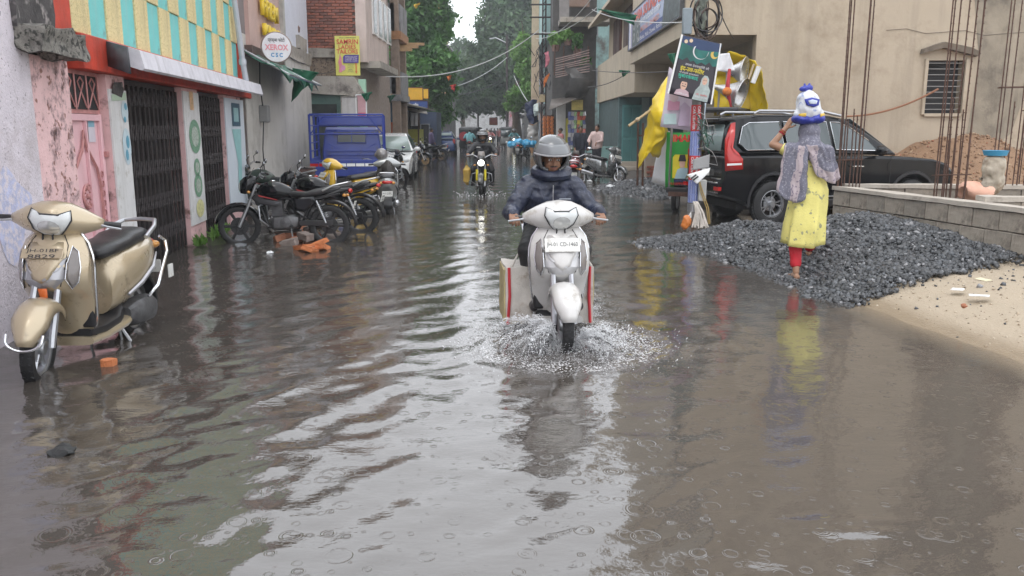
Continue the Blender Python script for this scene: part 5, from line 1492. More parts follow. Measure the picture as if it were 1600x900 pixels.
for s in (1, -1):
    b = MB(); b.patch([(.34, .745), (.08, .68), (.06, .665), (.32, .72)], lambda x, z: Vector((x, s * (.178 - .3 * abs(x - .2) ** 2), z)), 2); b.build("red_stripe", pm("red_decal", (.40, .03, .03), .4), blk)
GP = "motorbikes parked along the left side"
m2 = dup_tree(blk, (-3.05, 13.3, ZW), R(176), "black motorcycle with silver grab rail just behind the nearest black one", GP)
blk["group"] = GP
m3 = dup_tree(blk, (-4.55, 15.6, ZW), R(172), "old dark green motorcycle loaded with a brown box against the plaster wall", GP, {"black_car_paint": pm("old_green_paint", (.03, .045, .032), .4, .1, .2, 5), "dark_grey_decal": pm("old_chrome", (.28, .28, .27), .3, .7), "red_decal": pm("faded_decal", (.25, .05, .04), .5)})
yel = scooter("yellow scooter with silver seat side among the parked bikes", pm("scooter_yellow", (.58, .36, .02), .3, 0, .06, 4, coat=.7), (-3.30, 16.6, ZW), R(215), M_BLACKPL, "JH 01 AE 5521", steer=R(20), guard=False)
sil = scooter("silver scooter seen from behind with a dark rain cover on its handlebar", pm("scooter_silver", (.36, .37, .37), .32, .5, .06, 4, coat=.6), (-2.47, 16.6, ZW), R(98), M_BLACKPL, "JH 01 CB 0912", guard=False)
mbig = motorcycle("black motorcycle with round lamp standing in front of the white car", pm("bike_charcoal", (.02, .021, .023), .25, .3, .1, 4, coat=.6), (-3.35, 22.3, ZW), R(62), GP, R(3), style='wire', plate="JH 01 CF 6630")
SW = {"bike_charcoal": pm("bike_blue_black", (.015, .02, .035), .25, .3, .1, 4, coat=.6)}
dup_tree(mbig, (-4.45, 37.5, ZW), R(-22), "blue black motorcycle with front wheel to the street, beyond the white car", GP, SW)
dup_tree(mbig, (-4.15, 42.5, ZW), R(168), "black motorcycle with raised tail in front of the dark kiosk", GP)
dup_tree(mbig, (-4.95, 34.0, ZW), R(-150), "black motorcycle half hidden behind the white car", GP)
dup_tree(mbig, (-3.95, 29.5, ZW), R(48), "dark motorcycle beside the white car's wing", GP, SW)
redb = motorcycle("dark red motorcycle seen from behind beyond the white scooter's rider", pm("bike_maroon", (.16, .008, .012), .22, .2, .1, 4, coat=.9), (1.52, 20.9, ZW), R(84), None, R(3), plate="JH 01 BS 3307")
S2 = scooter("silver grey scooter parked by the teal shop front on the right", pm("scooter_steel", (.22, .23, .235), .28, .6, .06, 4, coat=.7), (2.85, 25.9, -.04), R(-52), pm("dark_trim", (.05, .05, .055), .35, .3), "JH 01 AZ 7781", lean=R(-9), guard=False, steer=R(10))
far_mc = motorcycle("black motorcycle with lit round headlamp ridden towards us down the street", pm("bike_black", (.014, .014, .015), .3, .2, .1, 4, coat=.5), (-.74, 21.0, ZW), R(-91), lit=True, mirrors=False, plate="JH 01 DK 5190")
for s in (1, -1):
    b = MB(); b.tube([(.655, .10 * s, .44), (.60, .10 * s, .70)], .030, 8); b.build("yellow_fork_cover", pm("fork_yellow", (.60, .50, .02), .4), far_mc)
cyb = dup_tree(redb, (-2.75, 55, ZW), R(91), "dark motorcycle with a glowing tail lamp riding away from us")
blb = dup_tree(mbig, (.62, 44.5, ZW), R(70), "motorcycle parked under bright blue plastic on the right")
# round wet mirrors and number plate extras on the near black bike are parts of it; dark rain cover over the silver scooter's bars
rc = thing("rain_cover", "dark crumpled rain cover hung over the silver scooter's handlebar", "rain cover", (-2.52, 16.9, .75), 0)
b = MB(); b.ell((0, 0, 0), (.22, .20, .30), 20, 14); b.v = [tuple(Vector(p) + fold(p, .07, 6)) for p in b.v]
b.build("cover", pm("dark_rain_sheet", (.035, .03, .028), .3, 0, .3, 6, .2), rc)
hm_ = thing("helmet", "grey helmet resting on the silver scooter's handlebar", "helmet", (-2.62, 16.9, 1.10), R(120))
b = MB(); b.ell((0, 0, 0), (.135, .12, .125), 20, 14); b.build("helmet_shell", pm("helmet_grey", (.20, .19, .19), .25, .2, .1, 5, coat=.5), hm_)
b = MB(); b.lathe([(.126, .03), (.139, .02), (.141, -.03), (.128, -.05)], (0, 0, 0), (0, 0, 1), 16, (-1.1, 1.1)); b.build("visor", M_LENSD, hm_)
bc = thing("blue_plastic_cover", "bundle of bright blue plastic sheet over the parked motorcycle on the right", "plastic sheet", (.55, 44.4, .75), 0)
b = MB()
for dx, dz, r in ((-.55, .02, .22), (-.2, .10, .27), (.2, .08, .26), (.55, .05, .22), (0, -.06, .25)):
    b.ell((dx, 0, dz), (r * 1.15, .35, r * .8), 16, 10)
b.v = [tuple(Vector(p) + fold(p, .09, 7)) for p in b.v]; b.build("sheet", pm("sky_blue_plastic", (.06, .33, .56), .3, 0, .3, 7, .2), bc)
bx = thing("brown_box", "brown cloth covered box strapped on the old green motorcycle", "box", (-3.83, 15.7, .58))
b = MB(); b.box(-.13, .13, -.12, .12, 0, .30); b = rough(b, .02, 5, 3); b.build("box_body", pm("brown_cloth", (.085, .045, .038), .75, 0, .2, 8, .3), bx, bev=.02)
b = MB(); b.box(-.14, .14, -.13, .13, .29, .33); b.build("box_lid", pm("brown_cloth_dark", (.06, .035, .03), .6, 0, .2, 8), bx, bev=.02)

# ---------------------------------------------------------------- cars
def y_suv(x, z):
    w = .935 if z < 1.16 else .925 - .26 * (z - 1.16) / .66
    if z < .6: w -= .03 * (.6 - z) / .3
    e = max(0, abs(x) - 1.75) / .6
    return w * (1 - .13 * e * e)
low = [(-2.20, .46), (-2.33, .50), (-2.35, .74), (-2.30, .80), (-2.30, 1.05), (-2.26, 1.18), (-1.4, 1.175), (-.4, 1.165), (.5, 1.155), (.98, 1.15), (1.35, 1.13), (1.8, 1.09), (2.12, 1.02), (2.29, .90), (2.33, .70), (2.36, .52), (2.28, .38)] + arch(1.40, .39, .47, -4, 184) + [(.85, .34), (-.8, .34)] + arch(-1.36, .39, .47, -4, 184)
hou = [(-2.25, 1.185), (-2.29, 1.32), (-2.22, 1.60), (-2.10, 1.77), (-1.6, 1.815), (-.9, 1.825), (-.2, 1.80), (.12, 1.74), (.45, 1.56), (.80, 1.34), (1.06, 1.165)]
wins = [([(-2.02, 1.36), (-1.93, 1.62), (-1.80, 1.685), (-1.22, 1.70), (-1.16, 1.26), (-1.88, 1.25)], "side_window"), ([(-1.10, 1.26), (-1.14, 1.70), (-.30, 1.70), (-.24, 1.255)], "side_window"), ([(-.17, 1.255), (-.22, 1.70), (-.05, 1.69), (.18, 1.60), (.50, 1.40), (.66, 1.24)], "side_window")]
suv, sb, sr = car("black_suv", "big black suv parked behind the gravel heap", "suv", (5.46, 15.08, -.03), R(9), M_CARBLACK, low, hou, y_suv, ((1.40, .93), (-1.36, .93)), .385, wins, M_CHROME)
for s in (1, -1):
    b = MB(); b.patch([(-2.13, 1.67), (-2.05, 1.69), (-2.17, 1.30), (-2.12, 1.21), (-1.98, 1.12), (-1.97, .95), (-2.27, .92), (-2.28, 1.2), (-2.255, 1.42)], lambda x, z: Vector((x, s * (y_suv(x, z) + .012), z)), 2); tl = b.build("tail_lamp", M_REDLENS, sr, smooth=60, solid=.03)
    b = MB(); b.patch([(-2.0, 1.05), (-2.0, 1.02), (-2.25, 1.005), (-2.25, 1.04)], lambda x, z: Vector((x, s * (y_suv(x, z) + .032), z)), 2); b.build("lamp_bar", M_WHITE, tl)
    b = MB(); b.tube([(-1.7, s * .70, 1.83), (-1.6, s * .70, 1.875), (-.4, s * .70, 1.87), (.0, s * .69, 1.80)], .024, 8); b.build("roof_rail", M_STEEL, suv)
    b = MB(); b.ell((.62, s * 1.06, 1.24), (.10, .12, .085), 14, 9); b.tube([(.62, s * .90, 1.19), (.62, s * 1.0, 1.2)], .03, 6); b.build("wing_mirror", M_CARBLACK, suv)
    for x in (-.85, .25):
        b = MB(); b.tube([(x - .11, s * .955, .985), (x, s * .97, .99), (x + .11, s * .955, .985)], .016, 6); b.build("door_handle", M_CHROME, suv)
    for x in (-1.14, -.21, .92):
        b = MB(); b.tube([(x, s * .938, .42), (x - .01, s * .942, .8), (x, s * .932, 1.14)], .005, 4); b.build("door_seam", M_DARK, suv)
    b = MB(); b.tube([(-.85, s * .94, .50), (.88, s * .94, .50)], .014, 6); b.build("sill_strip", M_STEEL, suv)
    b = MB(); b.box(-.86, .9, s * .90, s * .955, .34, .46); b.build("sill_cladding", M_BLACKPL, suv, bev=.02)
suv.scale = (.92, 1, 1.03)
b = MB(); b.add([(-2.315, -.72, 1.24), (-2.315, .72, 1.24), (-2.21, .62, 1.66), (-2.21, -.62, 1.66)], [(0, 1, 2, 3)]); rw = b.build("rear_window", glass_mat("rear_glass", (.22, .28, .28), .05), suv, solid=.02)
b = MB(); b.box(-2.36, -2.02, -.68, .68, 1.70, 1.76); b.build("roof_spoiler", M_CARBLACK, suv, bev=.02)
for z in (.56, .72):
    b = MB(); b.tube([(-2.30, -.80, z), (-2.375, -.6, z), (-2.375, .6, z), (-2.30, .80, z)], .016, 6); b.build("bumper_chrome", M_CHROME, suv)
b = MB(); b.box(-2.39, -2.3, -.26, .26, .82, .93); npz = b.build("number_plate", M_PLATE, suv, bev=.005)
text(npz, "JH 01 FD 2210", M_INK, frame_m((-2.392, 0, .875), (0, -1, 0), (0, 0, 1)), .44, .07)
for s in (1, -1):
    b = MB(); b.box(-2.37, -2.31, s * .62, s * .82, .60, .66); b.build("reflector", M_REDLENS, suv)
b = MB(); b.add([(1.0, -.83, 1.18), (1.0, .83, 1.18), (.16, .70, 1.73), (.16, -.70, 1.73)], [(0, 1, 2, 3)]); b.v = [(x + .03, y, z + .02) for x, y, z in b.v]; b.build("windscreen", M_TINT, suv, solid=.01)

def y_hat(x, z):
    w = .84 if z < .98 else .83 - .30 * (z - .98) / .55
    e = max(0, abs(x) - 1.35) / .55
    return w * (1 - .16 * e * e)
lowh = [(-1.80, .30), (-1.86, .45), (-1.86, .70), (-1.82, .95), (-1.2, .98), (.3, .96), (.85, .95), (1.3, .88), (1.66, .76), (1.84, .60), (1.88, .40), (1.80, .24)] + arch(1.18, .30, .36, -4, 184) + [(.7, .22), (-.75, .22)] + arch(-1.18, .30, .36, -4, 184)
houh = [(-1.80, .985), (-1.78, 1.15), (-1.55, 1.42), (-1.2, 1.50), (-.4, 1.53), (.05, 1.50), (.3, 1.40), (.98, .965)]
winh = [([(-1.55, 1.05), (-1.42, 1.34), (-.75, 1.43), (-.72, 1.03)], "side_window"), ([(-.66, 1.03), (-.70, 1.43), (-.1, 1.44), (.16, 1.38), (.66, 1.03)], "side_window")]
def hatch(label, paint, loc, rotz, name):
    t, bd, rf_ = car(name, label, "car", loc, rotz, paint, lowh, houh, y_hat, ((1.18, .83), (-1.18, .83)), .295, winh, None)
    b = MB(); b.add([(.99, -.76, .985), (.99, .76, .985), (.34, .60, 1.41), (.34, -.60, 1.41)], [(0, 1, 2, 3)]); b.v = [(x + .012, y, z + .012) for x, y, z in b.v]
    b.build("windscreen", glass_mat("screen_glass", (.30, .38, .36), .04), t, solid=.01)
    b = MB(); b.tube([(1.03, -.1, 1.0), (.92, -.62, 1.08)], .010, 5); b.tube([(1.03, .25, 1.0), (.90, -.25, 1.08)], .010, 5); b.build("wiper", M_BLACKPL, t)
    b = MB(); b.add([(-1.79, -.62, 1.05), (-1.79, .62, 1.05), (-1.60, .52, 1.40), (-1.60, -.52, 1.40)], [(0, 1, 2, 3)]); b.v = [(x - .012, y, z) for x, y, z in b.v]
    b.build("rear_window", glass_mat("screen_glass", (.30, .38, .36), .04), t, solid=.01)
    for s in (1, -1):
        b = MB(); b.ell((1.72, s * .60, .70), (.12, .16, .085), 14, 8); b.build("headlight", M_LENS, t)
        b = MB(); b.ell((-1.80, s * .70, .88), (.07, .09, .16), 12, 8); b.build("tail_light", M_REDLENS, t)
        b = MB(); b.ell((.60, s * .93, 1.02), (.07, .11, .07), 12, 8); b.build("wing_mirror", paint, t)
    b = MB(); b.box(1.80, 1.89, -.45, .45, .40, .56); b.build("grille", M_BLACKPL, t, bev=.02)
    for x, q in ((1.895, 1), (-1.872, -1)):
        b = MB(); b.box(x - .01, x + .01, -.25, .25, .46 if q < 0 else .30, .57 if q < 0 else .40); p_ = b.build("number_plate", M_PLATE, t)
        text(p_, "JH 01 CS 4418", M_INK, frame_m((x + q * .012, 0, .515 if q < 0 else .35), (0, q, 0), (0, 0, 1)), .42, .07)
    return t
hatch("white hatchback facing us, tucked beside the blue pickup", pm("car_white", (.72, .73, .73), .25, 0, .03, 3, coat=.8), (-4.05, 28.0, ZW), R(-87), "white_car")
hatch("blue hatchback seen from behind further down the left", pm("car_blue", (.015, .045, .16), .25, .2, .06, 3, coat=.8), (-4.35, 53.5, ZW), R(93), "blue_car")
# ---------------------------------------------------------------- blue pickup with rail cage, seen from behind
pk_ = thing("blue_pickup", "blue pickup with rail cage and tailgate, back towards us", "pickup", (-4.07, 21.35, ZW), R(98))
pk_.scale = (.95, .95, .95)
M_PKB = pm("pickup_blue", (.022, .045, .25), .35, 0, .12, 3, coat=.4, dirt=((.04, .045, .09), .2, 4))
wheel_pos = ((1.25, .68), (-1.15, .68))
for cx, hw in wheel_pos:
    for s in (1, -1):
        wheel(pk_, "wheel", (cx, s * hw, .30), .30, .18, 5)
cab = [(.45, .42), (.45, 1.18), (.50, 1.72), (.62, 1.80), (1.35, 1.80), (1.75, 1.22), (2.05, 1.05), (2.10, .42)]
b = MB(); vs = [(x, (.80 - .10 * max(0, z - 1.1) / .7), z) for x, z in cab]; n = len(vs)
b.add(vs + [(x, -y, z) for x, y, z in vs], [tuple(range(n)), tuple(range(2 * n - 1, n - 1, -1))] + [(i, n + i, n + (i + 1) % n, (i + 1) % n) for i in range(n)])
cb = b.build("cab", M_PKB, pk_, smooth=30, bev=.04)
b = MB(); b.box(.43, .47, -.36, .36, 1.40, 1.66); w_ = b.build("rear_window", M_TINT, cb)
b = MB(); b.tube([(.44, -.38, 1.38), (.44, .38, 1.38), (.44, .38, 1.68), (.44, -.38, 1.68)], .016, 6, closed=True); b.tube([(.43, 0, 1.38), (.43, 0, 1.68)], .012, 5); b.build("window_trim", M_PKB, w_)
for s in (1, -1):
    b = MB(); b.tube([(.47, .62 * s, 1.36), (.455, .05 * s, 1.02)], .012, 5); b.tube([(.44, -.70, 1.05 + .11 * (s > 0)), (.44, .70, 1.05 + .11 * (s > 0))], .014, 5); b.build("pressed_rib", M_PKB, cb)
b = MB(); b.box(-1.95, .42, -.86, .86, .62, .70); b.build("bed_floor", M_PKB, pk_)
for s in (1, -1):
    b = MB(); b.box(-1.95, .42, s * .84, s * .88, .70, 1.05); b.build("side_board", M_PKB, pk_, bev=.008)
tg = MB().box(-2.0, -1.95, -.88, .88, .62, 1.02).build("tailgate", M_PKB, pk_, bev=.01)
for k in range(8):
    y = .80 - k * .22
    MB().box(-2.006, -2.0, y - .10, y + .10, .86, .93).build("reflective_strip", M_REDLENS if k < 3 else M_WHITE, tg)
for k in range(2):
    MB().box(-2.004, -2.0, -.75, .75, .70 + k * .07, .715 + k * .07).build("pressed_rib", M_PKB, tg)
MB().box(-2.0, -1.9, -.86, .86, .46, .58).build("rear_bumper", M_DARK, pk_)
for s in (1, -1):
    MB().box(-2.01, -1.98, s * .60, s * .80, .50, .57).build("tail_light", M_REDLENS, pk_)
M_PKR = pm("rail_blue", (.018, .04, .26), .4, 0, .15, 5)
for x in (-1.93, -.75, .40):
    for s in (1, -1):
        b = MB(); b.tube([(x, s * .88, .62), (x, s * .88, 2.10)], .028, 7); b.build("cage_post", M_PKR, pk_)
for z in (1.22, 1.42, 1.62, 1.84, 2.08):
    for s in (1, -1):
        b = MB(); b.tube([(-1.93, s * .88, z), (.40, s * .88, z)], .017, 6); b.build("cage_rail", M_PKR, pk_)
    if z > 1.5:
        b = MB(); b.tube([(.40, -.88, z), (.40, .88, z)], .02, 6); b.build("cage_rail", M_PKR, pk_)
b = MB(); b.tube([(-1.93, -.88, 2.10), (-1.93, .88, 2.10)], .022, 6); b.build("cage_rail", M_PKR, pk_)
b = MB(); b.box(.36, .42, -.85, .85, 1.86, 2.06); b.build("headboard", M_PKB, pk_)
for s in (1, -1):
    b = MB(); b.tube([(-1.93, .88 * s, 1.62), (-1.93, .50 * s, 2.08)], .014, 5); b.build("cage_brace", M_PKR, pk_)
# ---------------------------------------------------------------- rickshaws and trucks further off
def three_wheeler(label, loc, rotz, body, hood, name, cat):
    t = thing(name, label, cat, loc, rotz)
    wheel(t, "front_wheel", (1.05, 0, .23), .23, .09, 5)
    for s in (1, -1): wheel(t, "rear_wheel", (-.75, s * .55, .23), .23, .10, 5)
    b = MB(); b.loft([ring_se(x, w, zb, zt, 16, 4) for x, w, zb, zt in ((1.25, .20, .42, .70), (1.05, .38, .36, .98), (.75, .52, .30, 1.08), (.55, .58, .28, .62), (-.1, .62, .28, .60), (-.9, .64, .30, .95), (-1.15, .60, .36, .93))]); b.build("body", body, t)
    b = MB(); b.loft([ring_se(x, w, zb, zt, 16, 5) for x, w, zb, zt in ((.85, .50, 1.60, 1.66), (.6, .60, 1.60, 1.74), (-.5, .63, 1.58, 1.78), (-1.1, .60, 1.5, 1.72), (-1.22, .55, 1.42, 1.58))]); b.build("hood", hood, t)
    b = MB(); b.box(-1.2, -1.12, -.58, .58, .90, 1.62); b.build("back_curtain", hood, t)
    for s in (1, -1):
        b = MB(); b.tube([(.82, .48 * s, 1.02), (.80, .48 * s, 1.62)], .025, 6); b.tube([(-.3, .62 * s, .6), (-.3, .61 * s, 1.62)], .02, 6); b.build("hood_post", M_BLACKPL, t)
    b = MB(); b.box(-1.0, -.4, -.55, .55, .55, .72); b.box(-1.08, -.98, -.55, .55, .72, 1.2); b.build("seat", M_SEAT, t)
    b = MB(); b.add([(.90, -.46, 1.06), (.90, .46, 1.06), (.84, .46, 1.58), (.84, -.46, 1.58)], [(0, 1, 2, 3)]); b.build("windscreen", M_TINT, t, solid=.01)
    b = MB(); b.ell((1.24, 0, .62), (.04, .09, .09), 12, 8); b.build("headlight", M_LENS, t)
    return t
aut = three_wheeler("dark auto rickshaw with a red back curtain next to the blue car", (-2.7, 56.5, ZW), R(80), pm("auto_dark", (.02, .025, .022), .4), pm("auto_hood", (.022, .022, .024), .5), "auto_rickshaw", "rickshaw")
b = MB(); b.lathe([(0, 0), (.30, 0), (.30, .03), (0, .03)], (-1.24, .25, 1.15), (-1, 0, 0), 20); b.build("red_curtain_patch", pm("curtain_red", (.30, .02, .03), .6), aut)
three_wheeler("dark goods rickshaw with pale windscreen at the right end of the crowd", (-.3, 66, ZW), R(-95), pm("auto_dark", (.02, .025, .022), .4), pm("auto_hood", (.022, .022, .024), .5), "goods_rickshaw", "rickshaw")
tk = thing("goods_truck", "cream goods truck with open side boards beyond the blue car", "truck", (-6.0, 74, 0), R(92))
for x in (1.8, -1.3):
    for s in (1, -1): wheel(tk, "wheel", (x, s * .85, .42), .42, .24, 5)
MB().box(.9, 2.5, -1.0, 1.0, .6, 2.3).build("cab", pm("truck_cream", (.52, .42, .24), .5, 0, .1, 3), tk, bev=.08)
MB().box(-2.6, .8, -1.05, 1.05, .8, 1.0).build("bed", M_RUST, tk)
for k in range(6):
    MB().box(-2.66, -2.60, -1.05, 1.05, 1.05 + k * .24, 1.22 + k * .24).build("tail_board", pm("truck_cream", (.52, .42, .24), .5, 0, .1, 3), tk)
for s in (1, -1):
    for k in range(3): MB().box(-2.6, .8, s * 1.0, s * 1.06, 1.1 + k * .45, 1.4 + k * .45).build("side_board", pm("truck_cream", (.52, .42, .24), .5, 0, .1, 3), tk)
# ================================================================ people
SKIN = pm("skin_brown", (.24, .125, .075), .5, 0, .08, 8)
SKIN2 = pm("skin_light_brown", (.30, .165, .10), .5, 0, .08, 8)
HAIR = pm("hair_black", (.012, .010, .009), .5)
def ruffle(me, amp, sc, seed=0, zstretch=1.0):
    """cloth folds: push the skin in and out along its normals"""
    n = len(me.vertices)
    for v in me.vertices:
        p = v.co
        v.co = p + v.normal * amp * (mnoise.noise(Vector((p.x * sc + seed, p.y * sc, p.z * sc * zstretch))) + .5 * mnoise.noise(Vector((p.x * sc * 2.3, p.y * sc * 2.3 + seed, p.z * sc * 2.3 * zstretch))))
    return me
def cap(a, b_, ra, rb, n=12):
    return lambda mb: mb.capsule(a, b_, ra, rb, n)
def ellp(c, r, M=None):
    return lambda mb: mb.ell(c, r, 16, 10, M)
def hand(wrist, d, palm_n, thumb, curl=.3, sc=1.0, mi=0):
    """palm, four bent fingers and a thumb; d: towards the knuckles, palm_n: out of the palm, thumb: towards the thumb"""
    w = Vector(wrist); d = Vector(d).normalized(); pn = Vector(palm_n); pn = (pn - d * pn.dot(d)).normalized(); th = Vector(thumb); th = (th - d * th.dot(d) - pn * th.dot(pn)).normalized()
    out = []
    for k in (-.5, 0, .5):
        out.append((cap(w + th * .026 * k * 1.4 * sc, w + d * .085 * sc + th * .052 * k * sc, .017 * sc, .014 * sc, 8), mi))
    for k, (off, L) in enumerate(((.034, .072), (.012, .080), (-.011, .074), (-.033, .058))):
        p = w + d * .088 * sc + th * off * sc
        a = 0.0; r = .0095
        for j, f in enumerate((.45, .31, .24)):
            a += curl * (.8 + .5 * j) * (1 + .12 * k)
            q = p + (d * math.cos(a) + pn * math.sin(a)) * L * f * sc
            out.append((cap(p, q, r * sc, (r - .001) * sc, 8), mi)); p = q; r -= .001
    p = w + d * .025 * sc + th * .028 * sc + pn * .006
    q = p + (d * .6 + th * .75 + pn * .25).normalized() * .042 * sc
    out.append((cap(p, q, .013 * sc, .011 * sc, 8), mi)); 
    out.append((cap(q, q + (d * .8 + th * .1 + pn * (.4 + curl * .5)).normalized() * .036 * sc, .011 * sc, .009 * sc, 8), mi))
    return out
def head_prims(c, f, u, mi=0, k=1.0):
    c = Vector(c); f = Vector(f).normalized(); u = Vector(u); u = (u - f * u.dot(f)).normalized(); r = f.cross(u)
    M = Matrix((r, f, u)).transposed().to_4x4(); M.translation = c
    P = lambda x, y, z: M @ Vector((x * k, y * k, z * k))
    out = [(lambda mb: mb.ell((0, -.012 * k, .030 * k), (.074 * k, .092 * k, .090 * k), 18, 12, M), mi),
           (lambda mb: mb.ell((0, .018 * k, -.035 * k), (.060 * k, .066 * k, .080 * k), 18, 12, M), mi),
           (cap(P(0, .030, -.088), P(0, .052, -.080), .030 * k, .022 * k), mi),
           (cap(P(0, .084, .010), P(0, .100, -.028), .009 * k, .014 * k, 8), mi),
           (cap(P(-.03, .072, .024), P(.03, .072, .024), .014 * k, .014 * k, 8), mi),
           (cap(P(-.014, .083, -.060), P(.014, .083, -.060), .009 * k, .009 * k, 8), mi)]
    for s in (-1, 1):
        out.append((cap(P(.073 * s, -.012, .012), P(.076 * s, -.016, -.030), .014 * k, .010 * k, 8), mi))
        out.append((cap(P(.030 * s, .062, -.025), P(.042 * s, .046, -.045), .022 * k, .02 * k, 8), mi))
    return out, M
def face_parts(body, M, k=1.0, beard=True, skin_lip=None):
    P = lambda x, y, z: M @ Vector((x * k, y * k, z * k))
    e = pm("eye_white", (.55, .53, .50), .25); d = pm("iris_dark", (.015, .01, .008), .15)
    for s in (-1, 1):
        b = MB(); b.ell((0, 0, 0), (.015, .010, .008), 12, 8); b.xform(Matrix.Translation(P(.030 * s, .079, .003)) @ M.to_3x3().to_4x4()); ey = b.build("eye", e, body)
        b = MB(); b.ell((0, 0, 0), (.007, .005, .007), 10, 6); b.xform(Matrix.Translation(P(.030 * s, .087, .003)) @ M.to_3x3().to_4x4()); b.build("iris", d, ey)
        b = MB(); b.tube([P(.014 * s, .086, .022), P(.032 * s, .085, .028), P(.050 * s, .074, .021)], [.004, .005, .002], 6); b.build("eyebrow", HAIR, body)
    b = MB(); b.tube([P(-.024, .080, -.058), P(-.008, .093, -.054), P(.008, .093, -.054), P(.024, .080, -.058)], [.003, .0055, .0055, .003], 6); b.tube([P(-.022, .080, -.062), P(0, .092, -.066), P(.022, .080, -.062)], [.003, .006, .003], 6)
    b.build("lips", skin_lip or pm("lip_brown", (.20, .075, .055), .45), body)
    if beard:
        b = MB(); b.tube([P(-.028, .080, -.047), P(-.010, .094, -.043), P(.010, .094, -.043), P(.028, .080, -.047)], [.003, .005, .005, .003], 6); b.build("moustache", HAIR, body)
        b = MB(); b.tube([P(-.020, .078, -.092), P(0, .086, -.097), P(.020, .078, -.092)], [.006, .011, .006], 7); b.build("beard", pm("stubble", (.05, .03, .022), .7), body)
def helmet_part(parent, M, shell, visor, k=1.0, full=False):
    b = MB(); n, m = 30, 20; vs = []; fs = []
    for i in range(m + 1):
        p = PI * .80 * i / m
        for j in range(n):
            q = 2 * PI * j / n
            vs.append(M @ Vector((.128 * k * math.sin(p) * math.cos(q), (-.012 + .148 * math.sin(p) * math.sin(q)) * k, (.030 + .135 * math.cos(p)) * k)))
    def face_hole(i, j):
        p = PI * .80 * (i + .5) / m; q = 2 * PI * (j + .5) / n
        y = math.sin(p) * math.sin(q); z = math.cos(p)
        return y > .52 and z < .40 and (not full or z > -.55)
    for i in range(m):
        for j in range(n):
            if not face_hole(i, j): fs.append((i * n + j, (i + 1) * n + j, (i + 1) * n + (j + 1) % n, i * n + (j + 1) % n))
    b.add(vs, fs); sh_ = b.build("helmet", shell, parent, smooth=60, solid=.022)
    b = MB(); secs = []
    z0, z1 = (.10, .62) if not full else (.25, .62)
    for i in range(7):
        z = z0 + (z1 - z0) * i / 6; rr = math.sqrt(max(.05, 1 - z * z))
        secs.append([M @ Vector((.142 * k * rr * math.cos(q), (-.012 + .166 * rr * math.sin(q)) * k, (.030 + .150 * z) * k)) for q in np.linspace(R(15), R(165), 17)])
    b.loft(secs, closed=False, cap=False); b.build("visor", visor, sh_, smooth=60, solid=.004)
    b = MB(); b.tube([M @ Vector((.142 * k * math.cos(q), (-.012 + .168 * math.sin(q)) * k, (.030 + .150 * z0) * k)) for q in np.linspace(R(12), R(168), 15)], .007 * k, 6); b.build("visor_rim", pm("rim_grey", (.30, .30, .31), .4), sh_)
    return sh_
def add_mesh(me, name, parent, smooth=180):
    me.name = name
    return link(name, me, parent, smooth)
